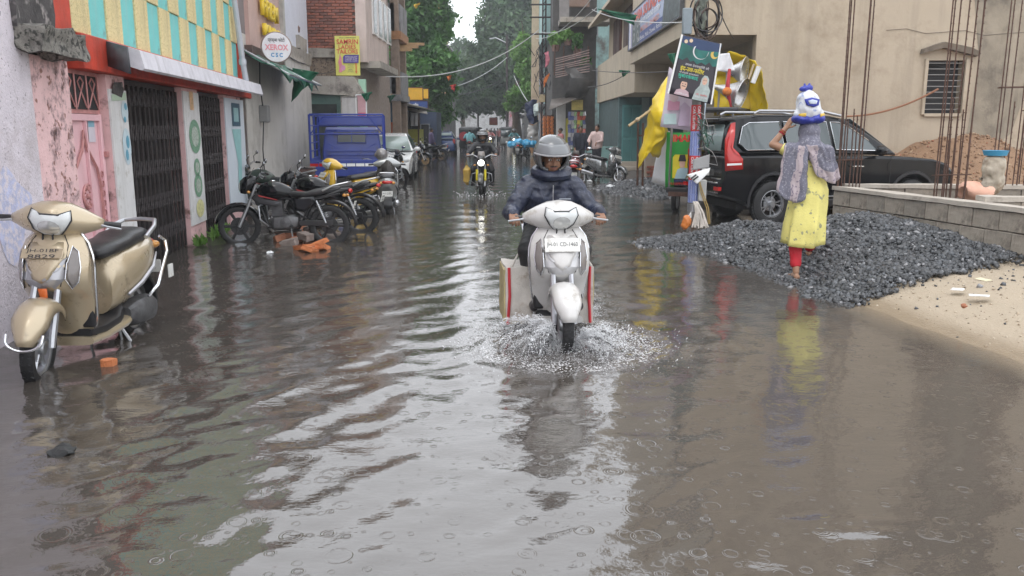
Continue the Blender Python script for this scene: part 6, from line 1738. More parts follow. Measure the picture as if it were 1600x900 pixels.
def rider(label, loc, rotz, jm, tm, skin, J, helmet=None, visor=None, full=False, vox=.009, k=1.0, beard=True, look=(1, 0, -.12), shoe=None, hair=False, fine=True):
    """a person sitting astride (x forward); J overrides joints"""
    D = dict(pel=(-.28, 0, .86), ch=(-.21, 0, 1.10), nk=(-.17, 0, 1.255), hd=(-.125, 0, 1.405), sh=(-.18, .185, 1.185), el=(-.06, .33, .99), wr=(.165, .335, 1.0), hand_d=(.9, -.05, -.35), hip=(-.27, .10, .83), kn=(.10, .215, .70), an=(.05, .16, .32), toe=(.20, .17, .285), curl=.75)
    D.update(J)
    t = thing("person", label, "person", loc, rotz)
    V = lambda q: Vector(D[q])
    F = lambda q, s: Vector((D[q][0], D[q][1] * s, D[q][2]))
    sk = []
    hp, M = head_prims(V("hd"), look, (0, 0, 1), 0, k)
    sk += hp
    sk.append((cap(V("nk") - Vector((0, 0, .05)), V("hd") + Vector((-.01, 0, -.06)), .058, .055), 0))
    sk += [(cap(F("hip", s) * 1.0, Vector((D["ch"][0], .07 * s, D["ch"][2])), .10, .10), 0) for s in (1, -1)]
    sk += [(cap(F("sh", 1), F("sh", -1), .06, .06), 0)]
    for s in (1, -1):
        sk += [(cap(F("sh", s), F("el", s), .048, .040), 0), (cap(F("el", s), F("wr", s), .038, .028), 0), (cap(F("hip", s), F("kn", s), .075, .055), 0), (cap(F("kn", s), F("an", s), .05, .036), 0), (cap(F("an", s), F("toe", s), .036, .03), 0)]
        hd_ = Vector((D["hand_d"][0], D["hand_d"][1] * s, D["hand_d"][2]))
        if fine:
            sk += hand(F("wr", s), hd_, (.0, 0, -1), (0, -s, .2), D["curl"], 1.0)
        else:
            sk += [(cap(F("wr", s), F("wr", s) + hd_.normalized() * .10, .03, .035), 0)]
    body = add_mesh(remesh(sk, "body", [skin], vox * .68 if fine else vox, 2, .4), "body", t)
    if fine: face_parts(body, M, k, beard)
    # jacket
    jp = []
    for s in (1, -1):
        jp += [(cap((D["pel"][0], .075 * s, D["pel"][2] - .04), (D["ch"][0], .085 * s, D["ch"][2]), .135, .135), 0), (cap((D["ch"][0], .085 * s, D["ch"][2]), (D["sh"][0], .09 * s, D["sh"][2] - .02), .135, .095), 0),
               (cap(F("sh", s), F("el", s), .085, .070), 0), (cap(F("el", s), F("wr", s).lerp(F("el", s), .06), .068, .052), 0)]
    jp += [(cap(F("sh", 1), F("sh", -1), .085, .085), 0), (cap(V("nk") + Vector((-.02, 0, -.06)), V("nk") + Vector((-.02, 0, .03)), .092, .085), 0)]
    jm_ = remesh(jp, "jacket", [jm], vox, 4)
    ruffle(jm_, .013, 9, 3, 1.6); ruffle(jm_, .007, 24, 8, .7)
    jk = add_mesh(jm_, "jacket", t)
    tp = []
    for s in (1, -1):
        tp += [(cap((D["pel"][0], .06 * s, D["pel"][2] - .02), F("hip", s), .125, .11), 0), (cap(F("hip", s), F("kn", s), .105, .078), 0), (cap(F("kn", s), F("an", s), .076, .060), 0)]
    tm_ = remesh(tp, "trousers", [tm], vox, 4); ruffle(tm_, .008, 9, 5)
    add_mesh(tm_, "trousers", t)
    for s in (1, -1):
        b = MB(); b.capsule(F("an", s) + Vector((-.05, 0, -.03)), F("toe", s) + Vector((.03, 0, 0)), .048, .040, 12); b.build("shoe", shoe or M_BLACKPL, t)
    if helmet: helmet_part(t, M, helmet, visor, k, full)
    elif hair:
        b = MB(); b.ell((0, -.022 * k, .045 * k), (.084 * k, .096 * k, .088 * k), 16, 10, M); b.build("hair", HAIR, t)
    return t, jk, M
NAVY = pm("navy_raincoat", (.020, .026, .050), .42, 0, .35, 14, .35, 26, speck=((.06, .07, .11), 60, .60, .70))
hero_r, jk, HM_ = rider("rider of the white scooter in a navy raincoat and grey helmet", (.335, 6.72, ZW), face((.28, 7.3), (.39, 6.08)), NAVY, pm("black_trousers", (.014, .014, .016), .6), SKIN,
      {}, pm("helmet_graphite", (.10, .105, .11), .22, .3, .08, 4, coat=.7), glass_mat("scratched_visor", (.17, .18, .19), .14), k=1.05, look=(1, .10, -.16))
hero_r.scale = (1.03, 1.03, 1.03)
b = MB(); b.tube([(-.052, .004, 1.20), (-.060, .004, 1.12), (-.058, .004, 1.02), (-.066, .004, .92)], .004, 5); b.build("zip", M_STEEL, jk)
b = MB(); b.box(0, .003, -.045, .045, -.004, .004); b.xform(Matrix.Translation((-.062, .10, 1.09))); b.build("chest_print", pm("print_steel", (.34, .37, .42), .5), jk)
b = MB()
b.tube([(-.17 + .115 * math.cos(q), .125 * math.sin(q), 1.295 - .03 * math.cos(q)) for q in (2 * PI * i / 16 for i in range(16))], .040, 8, closed=True); b.v = [tuple(Vector(p) + fold(p, .02, 11)) for p in b.v]; b.build("rolled_hood", NAVY, jk)
fr_, jk2, _m = rider("helmeted rider in a black jacket on the motorcycle with the lit lamp", (-.74, 21.0, ZW), R(-91), pm("black_rain_jacket", (.016, .017, .021), .5, 0, .3, 10, .2, 20), pm("black_rain_trousers", (.012, .012, .014), .55), SKIN,
      dict(pel=(-.30, 0, .92), ch=(-.22, 0, 1.17), nk=(-.18, 0, 1.33), hd=(-.13, 0, 1.475), sh=(-.18, .20, 1.26), el=(-.02, .36, 1.07), wr=(.17, .35, 1.07), hip=(-.28, .11, .88), kn=(.12, .24, .66), an=(-.10, .24, .34), toe=(.04, .26, .30)),
      pm("helmet_black", (.015, .015, .017), .2, 0, .1, 4, coat=.8), glass_mat("scratched_visor", (.36, .38, .40), .14), True, .016, 1.08)
b = MB(); b.box(.0, .004, -.05, .05, -.006, .006); b.xform(Matrix.Translation((-.075, -.10, 1.22))); b.build("chest_print", M_WHITE, jk2)
bg = thing("plastic_bag", "dirty yellow bag hanging at the far motorcycle's handlebar", "bag", (-1.12, 20.75, .62))
b = MB(); b.ell((0, 0, -.15), (.085, .075, .24), 14, 10); b.v = [tuple(Vector(p) + fold(p, .05, 8)) for p in b.v]; b.build("bag_body", pm("mustard_bag", (.40, .26, .05), .6, 0, .3, 6), bg)
b = MB(); b.tube([(-.03, 0, .05), (0, 0, .22), (.03, 0, .05)], .010, 6); b.build("handle", pm("mustard_bag", (.40, .26, .05), .6), bg)
cy, _j, _m = rider("rider in a cyan shirt seen from behind beside the auto rickshaw", (-2.75, 55, ZW), R(91), pm("cyan_shirt", (.22, .50, .54), .7, 0, .1, 6), pm("black_trousers", (.014, .014, .016), .6), SKIN,
      dict(pel=(-.30, 0, .92), ch=(-.26, 0, 1.17), nk=(-.24, 0, 1.33), hd=(-.21, 0, 1.475), sh=(-.24, .20, 1.26), el=(-.08, .34, 1.07), wr=(.17, .33, 1.05), hip=(-.28, .11, .88), kn=(.12, .22, .66), an=(-.10, .20, .34), toe=(.04, .22, .30)), None, None, False, .018, 1.05, hair=True, fine=False)

# ---------------------------------------------------------------- the woman carrying a sack on her head, walking away
WA = ground_at(1243, 437, .02); WB = ground_at(1262, 401, .14)
WM = WA.lerp(WB, .22)
wl = thing("person", "woman in a yellow kurta and grey shawl walking away with a sack on her head", "person", (WM.x, WM.y, 0))
O = Vector(wl.location)
KX = .0
def W_(px, py, dy=0.0):
    p = at(px, py, O.y + dy) - O
    return p
hips = W_(1264, 296); chest = W_(1263, 243); neck = W_(1263, 226); head = W_(1263, 212, .02)
shl, shr = W_(1234, 236, .02), W_(1292, 238, .02)
ell, wrl = W_(1207, 226, .10), W_(1228, 200, .10)
elr, wrr = W_(1299, 268, .14), W_(1288, 268, .32)
aL, aR = WA - O, WB - O
fy = Vector((.10, 1, 0)).normalized()
sk = []
hp, HMw = head_prims(head, fy, (0, 0, 1), 0, .97); sk += hp
sk += [(cap(neck - Vector((0, 0, .08)), head - Vector((0, 0, .05)), .05, .048), 0)]
for s, hh in ((-1, shl), (1, shr)):
    sk += [(cap(hips + Vector((.07 * s, 0, 0)), chest + Vector((.06 * s, 0, 0)), .10, .10), 0)]
sk += [(cap(shl, shr, .05, .05), 0), (cap(shl, ell, .047, .040), 0), (cap(ell, wrl, .039, .026), 0), (cap(shr, elr, .045, .038), 0), (cap(elr, wrr, .036, .026), 0)]
kL, kR = Vector((aL.x + .015, aL.y * .55 + .07, .47)), Vector((aR.x - .02, aR.y * .5 + .06, .50))
hL, hR = hips + Vector((-.08, 0, -.05)), hips + Vector((.08, 0, -.05))
anL, anR = aL + Vector((0, 0, .085)), aR + Vector((0, -.02, .09))
for h_, k_, a_ in ((hL, kL, anL), (hR, kR, anR)):
    sk += [(cap(h_, k_, .085, .058), 0), (cap(k_, k_.lerp(a_, .35) + Vector((0, -.012, 0)), .052, .054), 0), (cap(k_.lerp(a_, .35) + Vector((0, -.012, 0)), a_, .052, .034), 0),
           (cap(a_ + Vector((0, -.03, -.05)), a_ + fy * .15 + Vector((0, 0, -.055)), .034, .024), 0)]
    for k in range(5):
        q = a_ + fy * .16 + Vector((-.03 + .015 * k, 0, -.06)); sk.append((cap(q, q + fy * .035, .0105, .009, 8), 0))
sk += hand(wrl, W_(1240, 182, .06) - wrl, (1, .2, .1), (0, -1, .2), .28, 1.0)
sk += hand(wrr, (-.2, 1, -.3), (-1, 0, 0), (0, 0, 1), .5)
wbody = add_mesh(remesh(sk, "body", [SKIN2], .0065, 2, .4), "body", wl)
face_parts(wbody, HMw, .97, False)
for k in range(4):
    c_ = wrl.lerp(ell, .20 + .045 * k); ax_ = (ell - wrl).normalized()
    b = MB(); b.lathe([(.033, -.005), (.038, 0), (.033, .005), (.030, 0)], c_, ax_, 18); b.build("bangle", pm("bangle_red", (.34, .04, .05), .25) if k != 1 else pm("bangle_gold", (.5, .33, .12), .3, .7), wl)
for h_, k_, a_, zc in ((hL, kL, anL, .19), (hR, kR, anR, .26)):
    t_ = max(0.05, min(.95, (k_.z - zc) / (k_.z - a_.z)))
    me = remesh([(cap(h_.lerp(k_, .8), k_, .080, .075), 0), (cap(k_, k_.lerp(a_, t_ * .5) + Vector((0, -.01, 0)), .072, .070), 0), (cap(k_.lerp(a_, t_ * .5) + Vector((0, -.01, 0)), k_.lerp(a_, t_), .068, .058), 0)], "legging", [pm("red_legging", (.52, .012, .025), .7, 0, .12, 6, .2, 40)], .009, 3)
    ruffle(me, .005, 14); add_mesh(me, "legging", wl)
for a_ in (anL, anR):
    b = MB(); pts = [(-.038, -.085), (.038, -.085), (.045, .05), (.05, .12), (.03, .20), (-.03, .20), (-.045, .12), (-.038, .03)]
    b.prism(pts, -.095, -.078, 'z'); b.xform(Matrix.Translation(a_) @ Matrix.Rotation(-.1, 4, 'Z')); sd = b.build("sandal", pm("sandal_tan", (.36, .27, .22), .6), wl, bev=.004)
    b = MB(); b.tube([a_ + Vector((-.045, .06, -.08)), a_ + Vector((0, .10, -.035)), a_ + Vector((.045, .06, -.08))], .008, 6); b.build("sandal_strap", pm("sandal_tan", (.36, .27, .22), .6), sd)
# kurta
YELK = pm("yellow_kurta", (.60, .54, .17), .75, 0, .10, 5, .25, 50, speck=((.24, .24, .14), 16, .60, .66))
b = MB(); secs = []
prof = [(236, 1263, .150, .10), (250, 1263, .165, .115), (275, 1263, .165, .125), (296, 1265, .180, .150), (320, 1260, .190, .16), (350, 1253, .195, .20), (380, 1248, .195, .215)]
for i in range(25):
    f_ = i / 24 * (len(prof) - 1); j = min(int(f_), len(prof) - 2); g = f_ - j
    py, cx, a, c2 = [prof[j][q] * (1 - g) + prof[j + 1][q] * g for q in range(4)]
    ctr = W_(cx, py) + Vector((0, -.10 * max(0, (py - 290) / 90), 0)); amp = .006 + .026 * max(0, (i - 8) / 16)
    row = []
    for q in range(40):
        th = 2 * PI * q / 40; w = 1 + amp * 4 * math.sin(th * 6 + i * .12 + 1) + amp * 2 * math.sin(th * 11 + i * .2)
        row.append(ctr + Vector((a * math.cos(th) * w, c2 * math.sin(th) * w, .012 * math.sin(th * 2 + 2) * (i / 24))))
    secs.append(row)
b.loft(secs, cap=False); b.build("kurta", YELK, wl, smooth=60, solid=.006)
b = MB(); b.tube([shl, shl.lerp(ell, .45)], [.075, .062], 14); b.v = [tuple(Vector(p) + fold(p, .010, 14)) for p in b.v]; b.build("sleeve", YELK, wl)
# shawl over head and shoulders
SHW = pm("shawl_grey", (.145, .145, .19), .8, 0, .12, 5, .35, 60, speck=((.30, .29, .33), 48, .55, .64))
SHB = pm("shawl_pale_band", (.40, .34, .36), .8, 0, .10, 5, .3, 60, speck=((.20, .17, .22), 30, .56, .64))
me = remesh([(ellp(head + Vector((0, -.005, .035)), (.112, .128, .128)), 0), (cap(head + Vector((0, -.02, -.02)), neck + Vector((0, -.03, -.05)), .108, .145), 0), (cap(neck + Vector((-.10, -.01, -.05)), neck + Vector((.11, -.01, -.05)), .085, .09), 0), (cap(shl + Vector((-.01, 0, .02)), shr + Vector((.0, 0, .01)), .075, .080), 0)], "shawl_hood", [SHW], .010, 5)
ruffle(me, .016, 7, 2, .6); add_mesh(me, "shawl_hood", wl)
def drape(name, x0, x1, ytop, ybot, mats, dyo, amp, nf, seed, bulge=.05):
    b = MB(); nu, nv = 36, 22; secs = []
    for j in range(nv):
        v = j / (nv - 1); row = []
        for i in range(nu):
            u = i / (nu - 1)
            xt = x0[0] + (x1[0] - x0[0]) * u; xb = x0[1] + (x1[1] - x0[1]) * u
            yt = ytop[0] + (ytop[1] - ytop[0]) * u; yb = ybot(u) - 9 * abs(2 * u - 1) ** 5 if callable(ybot) else ybot[0] + (ybot[1] - ybot[0]) * u
            p = W_(xt + (xb - xt) * v, yt + (yb - yt) * v)
            row.append(p + Vector((0, dyo - bulge * math.sin(PI * u) * (1 - .4 * v) + amp * (.3 + v) * math.sin(u * nf * PI * (1 + .25 * math.sin(u * 5 + seed)) + seed + v * 1.6) + amp * .8 * mnoise.noise(Vector((u * 9, v * 2.4, seed))), 0)) + fold((u * 4, v * 4, seed), .018, 1))
        secs.append(row)
    k0 = len(b.f); b.loft(secs, closed=False, cap=False)
    for q in range(len(b.f)):
        b.m[q] = mats((q % (nu - 1)) / (nu - 1), (q // (nu - 1)) / (nv - 1))
    return b.build(name, [SHW, SHB], wl, smooth=80, solid=.008)
drape("shawl_left_fall", (1220, 1207), (1256, 1254), (226, 228), lambda u: 304 + 10 * math.sin(u * 2.4) - 6 * max(0, u - .75) * 4, lambda u, v: 1 if (.42 < u + .12 * (v - .5) < .70) or u < .05 else 0, -.15, .017, 4.2, 1.0)
drape("shawl_right_fall", (1252, 1262), (1294, 1303), (226, 230), lambda u: 272 + 18 * u - 10 * max(0, u - .8) * 5 * .6, lambda u, v: 1 if (u + v * .2 < .34) or (v > .62 and u > .2) else 0, -.155, .015, 3.6, 2.2)
drape("shawl_right_side", (1288, 1296), (1302, 1303), (232, 236), (286, 280), lambda u, v: 0, -.04, .012, 3, .5, .02)
# sack on her head
sk_ = thing("grain_sack", "white and blue tied sack carried on the woman's head", "sack", O + W_(1263, 190))
So = Vector(sk_.location) 
def Sp(px, py, dy=0): return at(px, py, O.y + dy) - So
M_SB = pm("sack_blue", (.022, .035, .30), .35, 0, .25, 8, .2, 30); M_SW = pm("sack_white", (.60, .62, .66), .4, 0, .12, 9, .3, 25, speck=((.28, .33, .50), 14, .60, .68)); M_SY = pm("sack_yellow", (.62, .42, .06), .45)
me = remesh([(ellp(Sp(1252, 186), (.10, .14, .058)), 0), (ellp(Sp(1272, 185), (.11, .14, .060)), 0), (ellp(Sp(1262, 188), (.14, .13, .045)), 0)], "sack_base", [M_SB], .009, 3); ruffle(me, .008, 11, 1); add_mesh(me, "sack_base", sk_)
me = remesh([(cap(Sp(1263, 172), Sp(1262, 158), .135, .118), 0), (cap(Sp(1262, 158), Sp(1262, 146), .112, .05), 0), (cap(Sp(1250, 178), Sp(1276, 178), .07, .07), 0)], "sack_body", [M_SW], .009, 3); ruffle(me, .010, 10, 4); body_s = add_mesh(me, "sack_body", sk_)
def on_sack(u, v):
    p = Sp(u, v); return Vector((p.x, -.128 * math.sqrt(max(.03, 1 - (p.x / .15) ** 2)) * (1 if v > 155 else .93 - .012 * (155 - v)) - .012, p.z))
b = MB(); b.patch([(1251, 156), (1262, 153), (1274, 156), (1272, 165), (1264, 168), (1254, 165)], on_sack, 4); b.build("blue_print", M_SB, body_s, solid=.004)
b = MB(); b.patch([(1256, 158), (1262, 156), (1270, 158), (1268, 163), (1258, 163)], lambda u, v: on_sack(u, v) + Vector((0, -.005, 0)), 3); b.build("white_print", pm("print_ice", (.55, .62, .74), .5), body_s, solid=.003)
for u0, u1 in ((1244, 1253), (1275, 1285)):
    b = MB(); b.patch([(u0, 178), (u1, 177), (u1, 182), (u0, 183)], lambda u, v: on_sack(u, v) + Vector((0, -.008, 0)), 3); b.build("yellow_print", M_SY, body_s, solid=.006)
me = remesh([(cap(Sp(1262, 149), Sp(1260, 141), .026, .034), 0), (cap(Sp(1253, 139), Sp(1265, 138), .030, .034), 0), (cap(Sp(1258, 138), Sp(1257, 132), .028, .014), 0), (cap(Sp(1262, 138), Sp(1265, 131), .026, .012), 0)], "knot", [M_SB], .007, 2); ruffle(me, .010, 18, 2); add_mesh(me, "knot", sk_)

# ---------------------------------------------------------------- standing figures
def stander(label, loc, rotz, shirt, trouser, skin, vox=.02, parent_only=False, hair=HAIR, arms=0.0, name="person"):
    t = thing(name, label, "person", loc, rotz)
    hp, M = head_prims((.02, 0, 1.52), (1, 0, 0), (0, 0, 1)); sk = list(hp)
    sk += [(cap((0, 0, 1.3), (.01, 0, 1.46), .055, .05), 0)]
    for s in (1, -1):
        el = (.06 + arms * .1, .25 * s, 1.08); wr = (.12 + arms * .22, (.24 - .12 * arms) * s, .86 + arms * .16)
        sk += [(cap((0, .18 * s, 1.33), el, .05, .04), 0), (cap(el, wr, .038, .028), 0), (cap(wr, Vector(wr) + Vector((.04, 0, -.08)), .03, .03), 0), (cap((0, .08 * s, .88), (.03, .09 * s, .48), .08, .055), 0), (cap((.03, .09 * s, .48), (0, .09 * s, .08), .05, .036), 0), (cap((-.03, .09 * s, .04), (.15, .10 * s, .035), .04, .03), 0)]
        sk += [(cap((0, .07 * s, .9), (0, .08 * s, 1.25), .10, .10), 0)]
    body = add_mesh(remesh(sk, "body", [skin], vox * .7, 2, .4), "body", t)
    sp = []; tp = []
    for s in (1, -1):
        el = (.06 + arms * .1, .25 * s, 1.08); wr = (.12 + arms * .22, (.24 - .12 * arms) * s, .86 + arms * .16)
        sp += [(cap((0, .07 * s, .86), (0, .085 * s, 1.28), .125, .12), 0), (cap((0, .18 * s, 1.33), el, .07, .06), 0), (cap(el, Vector(el).lerp(Vector(wr), .8), .056, .046), 0)]
        tp += [(cap((0, .08 * s, .88), (.03, .09 * s, .48), .105, .08), 0), (cap((.03, .09 * s, .48), (0, .09 * s, .10), .078, .062), 0)]
    sp.append((cap((0, .18, 1.34), (0, -.18, 1.34), .07, .07), 0))
    me = remesh(sp, "shirt", [shirt], vox, 3); ruffle(me, .010, 9); add_mesh(me, "shirt", t)
    me = remesh(tp, "trousers", [trouser], vox, 3); add_mesh(me, "trousers", t)
    b = MB(); b.ell((0, -.022, .045), (.084, .096, .088), 16, 10, M); b.build("hair", hair, t)
    return t
DKT = pm("dark_trousers", (.02, .022, .03), .7)
stander("man in a pale pink shirt standing at the shop front", (2.98, 29.6, .10), R(-120), pm("pink_shirt", (.58, .44, .42), .75, 0, .1, 6), DKT, SKIN, .02, arms=1.0)
stander("person in dark clothes standing just left of the man in pink", (2.45, 30.4, .05), R(-75), pm("dark_shirt", (.02, .025, .04), .8), DKT, SKIN, .018)
crowd = [stander("grey shirt", (0, 0, 0), 0, pm("crowd_white", (.50, .50, .50), .8), DKT, SKIN, .026), stander("blue shirt", (0, 0, 0), 0, pm("crowd_blue", (.06, .09, .20), .8), DKT, SKIN, .026)]
cm = [pm("crowd_" + n, c_, .8) for n, c_ in (("rose", (.36, .14, .14)), ("grey", (.22, .22, .23)), ("black", (.02, .02, .022)), ("teal", (.08, .22, .24)), ("sand", (.42, .33, .2)), ("violet", (.13, .10, .2)))]
spots = [(-5.6, 79), (-4.7, 83), (-3.9, 80), (-3.1, 86), (-2.4, 81), (-1.9, 77), (-1.2, 84), (-.5, 79), (.2, 83), (-4.3, 92), (-3.4, 95), (-2.7, 91), (-1.6, 94), (-.8, 90), (-2.1, 101), (-3.8, 104)]
for k, (x, y) in enumerate(spots):
    lb = "one of the distant people crowding the far end of the street"
    src = crowd[k % 2]
    sw = {} if k < 2 else {"crowd_white": cm[k % 6], "crowd_blue": cm[(k + 3) % 6]}
    if k < 2:
        q = src; q.location = (x, y, -.05); q["label"] = lb; q["group"] = "distant people at the far end"; q.rotation_euler = (0, 0, RNG.uniform(0, 6))
    else:
        dup_tree(src, (x, y, -.05), RNG.uniform(0, 6), lb, "distant people at the far end", sw)

# more riders and bystanders further down the street
for x, y, rz, lb, jc in ((.15, 62, -90, "rider coming towards us behind the blue plastic bundle", "crowd_teal"), (-1.75, 68, -88, "rider coming towards us in the middle distance, left of the blue plastic", "crowd_rose"), (-3.3, 72, -95, "rider coming towards us beside the auto rickshaw", "crowd_grey")):
    dup_tree(far_mc, (x, y, ZW), R(rz), "dark motorcycle of the " + lb.replace("rider ", "").replace("in the middle distance, ", ""), "motorcycles of the distant riders")
    dup_tree(fr_, (x, y, ZW), R(rz), lb, "distant riders coming towards us", {"black_rain_jacket": MATS[jc]})
for x, y, rz, lb in ((-4.35, 45.5, 20, "person standing at the tea stall on the left"), (1.95, 48, 170, "person standing by the bleached timber post"), (-4.6, 60, 0, "person standing before the red shuttered shop"), (2.1, 36.5, 200, "person at the packet shop's counter")):
    dup_tree(crowd[1], (x, y, -.02), R(rz), lb, "bystanders along the shops", {"crowd_blue": cm[int(x * 3) % 6]})
# ================================================================ foundation, gravel, steel
P1 = Vector((4.85, 12.6, 0)); P2 = Vector((5.72, 8.3, 0)); P3 = Vector((8.6, 12.2, 0)); P4 = Vector((8.0, 9.75, 0)); P2b = Vector((5.40, 9.88, 0))
M_BLK = [pm("concrete_block_%d" % k, c_, .9, 0, .18, 5, .5, 25, dirt=((.12, .10, .085), .40, 3), streak=((.11, .10, .085), .6, 4, .6)) for k, c_ in enumerate(((.30, .265, .22), (.25, .225, .19), (.34, .30, .25)))]
M_COP = pm("wet_coping", (.42, .38, .33), .75, 0, .12, 4, .4, 25, dirt=((.2, .17, .14), .25, 2.5))
fd = wthing("foundation_wall", "low wall of concrete blocks round the building plot behind the gravel", "wall", P1)
bl = [MB().box(.006, .404, 0, .20, .006, .222).build("concrete_block", m, None, smooth=0, bev=.008) for m in M_BLK]
usedb = set()
def blockwall(a, b_, courses, z0):
    d = (b_ - a); L = d.length; d.normalize(); nrm = Vector((d.y, -d.x, 0)); rot = math.atan2(d.y, d.x)
    core = MB(); core.box(0, L, .03, .19, z0 - .5, z0 + courses * .228)
    core.xform(Matrix.Translation(a) @ Matrix.Rotation(rot, 4, 'Z')); wb(core, "mortar_core", pm("mortar_brown", (.17, .145, .12), .95, 0, .2, 8, .5), fd)
    for r_ in range(courses):
        x = -.2 * (r_ % 2)
        while x < L - .1:
            mi = int(RNG.integers(0, 3)); o = bl[mi] if mi not in usedb else dup_mesh(bl[mi]); usedb.add(mi)
            o.parent = fd; o.location = a + d * max(0, x) + Vector((0, 0, z0 + r_ * .228)) + nrm * -RNG.uniform(-.006, .012) - PW[fd.name]
            o.rotation_euler = (RNG.normal(0, .008), RNG.normal(0, .008), rot); o.scale = (min(1, (L - x) / .41) if x >= 0 else .5, 1, 1)
            x += .41
    cp = MB(); cp.box(-.02, L + .02, -.015, .225, z0 + courses * .228, z0 + courses * .228 + .055); cp.xform(Matrix.Translation(a) @ Matrix.Rotation(rot, 4, 'Z'))
    wb(rough(cp, .012, 4, 14), "coping", M_COP, fd)
blockwall(P1, P2, 3, .02)
blockwall(P1 + Vector((.22, .0, 0)), P3, 3, .05)
blockwall(P2b + Vector((.22, 0, 0)), P4, 3, .08)
def cage(label, c, bars, z0, ztop, short=(), ties=()):
    o = wthing("rebar_cage", label, "rebar", c, "bundles of column steel standing on the foundation")
    for k, (dx, dy, lean) in enumerate(bars):
        b = MB(); z1 = ztop if k not in short else short[k]
        pts = [(c.x + dx, c.y + dy, z0), (c.x + dx + lean * .3, c.y + dy, z0 + (z1 - z0) * .4), (c.x + dx + lean, c.y + dy + .02, z1)]
        b.tube(pts, .0095, 6)
        n = int((min(z1, 4) - z0) / .09)
        for j in range(n):
            z = z0 + .05 + j * .09; x = c.x + dx + lean * (z - z0) / (z1 - z0)
            b.lathe([(.0095, -.006), (.0118, 0), (.0095, .006)], (x, c.y + dy, z), (0, 0, 1), 6)
        wb(b, "rebar", M_RUST, o)
    xs = [q[0] for q in bars]; ys = [q[1] for q in bars]
    for z in ties:
        b = MB(); b.tube([(c.x + min(xs) - .015, c.y + min(ys) - .015, z), (c.x + max(xs) + .015, c.y + min(ys) - .015, z + .01), (c.x + max(xs) + .015, c.y + max(ys) + .015, z), (c.x + min(xs) - .015, c.y + max(ys) + .015, z - .01)], .007, 5, closed=True); wb(b, "stirrup", M_RUST, o)
    return o
cage("tall thin rebar bundle right behind the woman, nearest the gravel's left", Vector((5.02, 12.55, .7)), [(-.14, 0, -.02), (-.11, .03, -.01), (-.08, .0, .0), (.14, .0, .02), (.17, .05, .02), (.20, .02, .03), (-.02, .05, 0), (.05, .03, 0), (.10, .02, 0)], .70, 6.2, {6: 1.75, 7: 1.9, 8: 1.8}, (1.15,))
cage("thick dark rebar column in the middle of the foundation wall by the barred window", Vector((5.64, 10.72, .7)), [(-.22, 0, .03), (-.17, .04, .03), (-.12, 0, .03), (-.05, .03, -.02), (.01, .06, .06), (.06, .0, .0), (.10, .05, .07), (.16, .0, .08), (.20, .05, .02), (-.09, .02, .02), (-.02, -.02, .01)], .68, 6.5, {3: 1.9, 5: 1.85, 9: 2.0, 10: 1.95}, (1.03, 3.35))
cage("rebar bundle at the right edge behind the cement sack", Vector((7.35, 12.35, .7)), [(-.28, 0, .04), (-.20, .05, .03), (-.12, .02, .05), (-.04, .05, .02), (.04, .0, .05), (.12, .03, .06), (.20, .0, .05), (.27, .04, .04), (.33, .02, .03)], .70, 6.5, {3: 2.0, 7: 2.3}, (2.2,))
cage("rebar bundle by the far right back corner of the plot", Vector((8.35, 13.6, .7)), [(-.15, 0, .02), (-.08, .05, .02), (0, .02, .03), (.09, .05, .03), (.16, .0, .03), (.22, .04, .02)], .60, 6.5, {}, (1.9,))

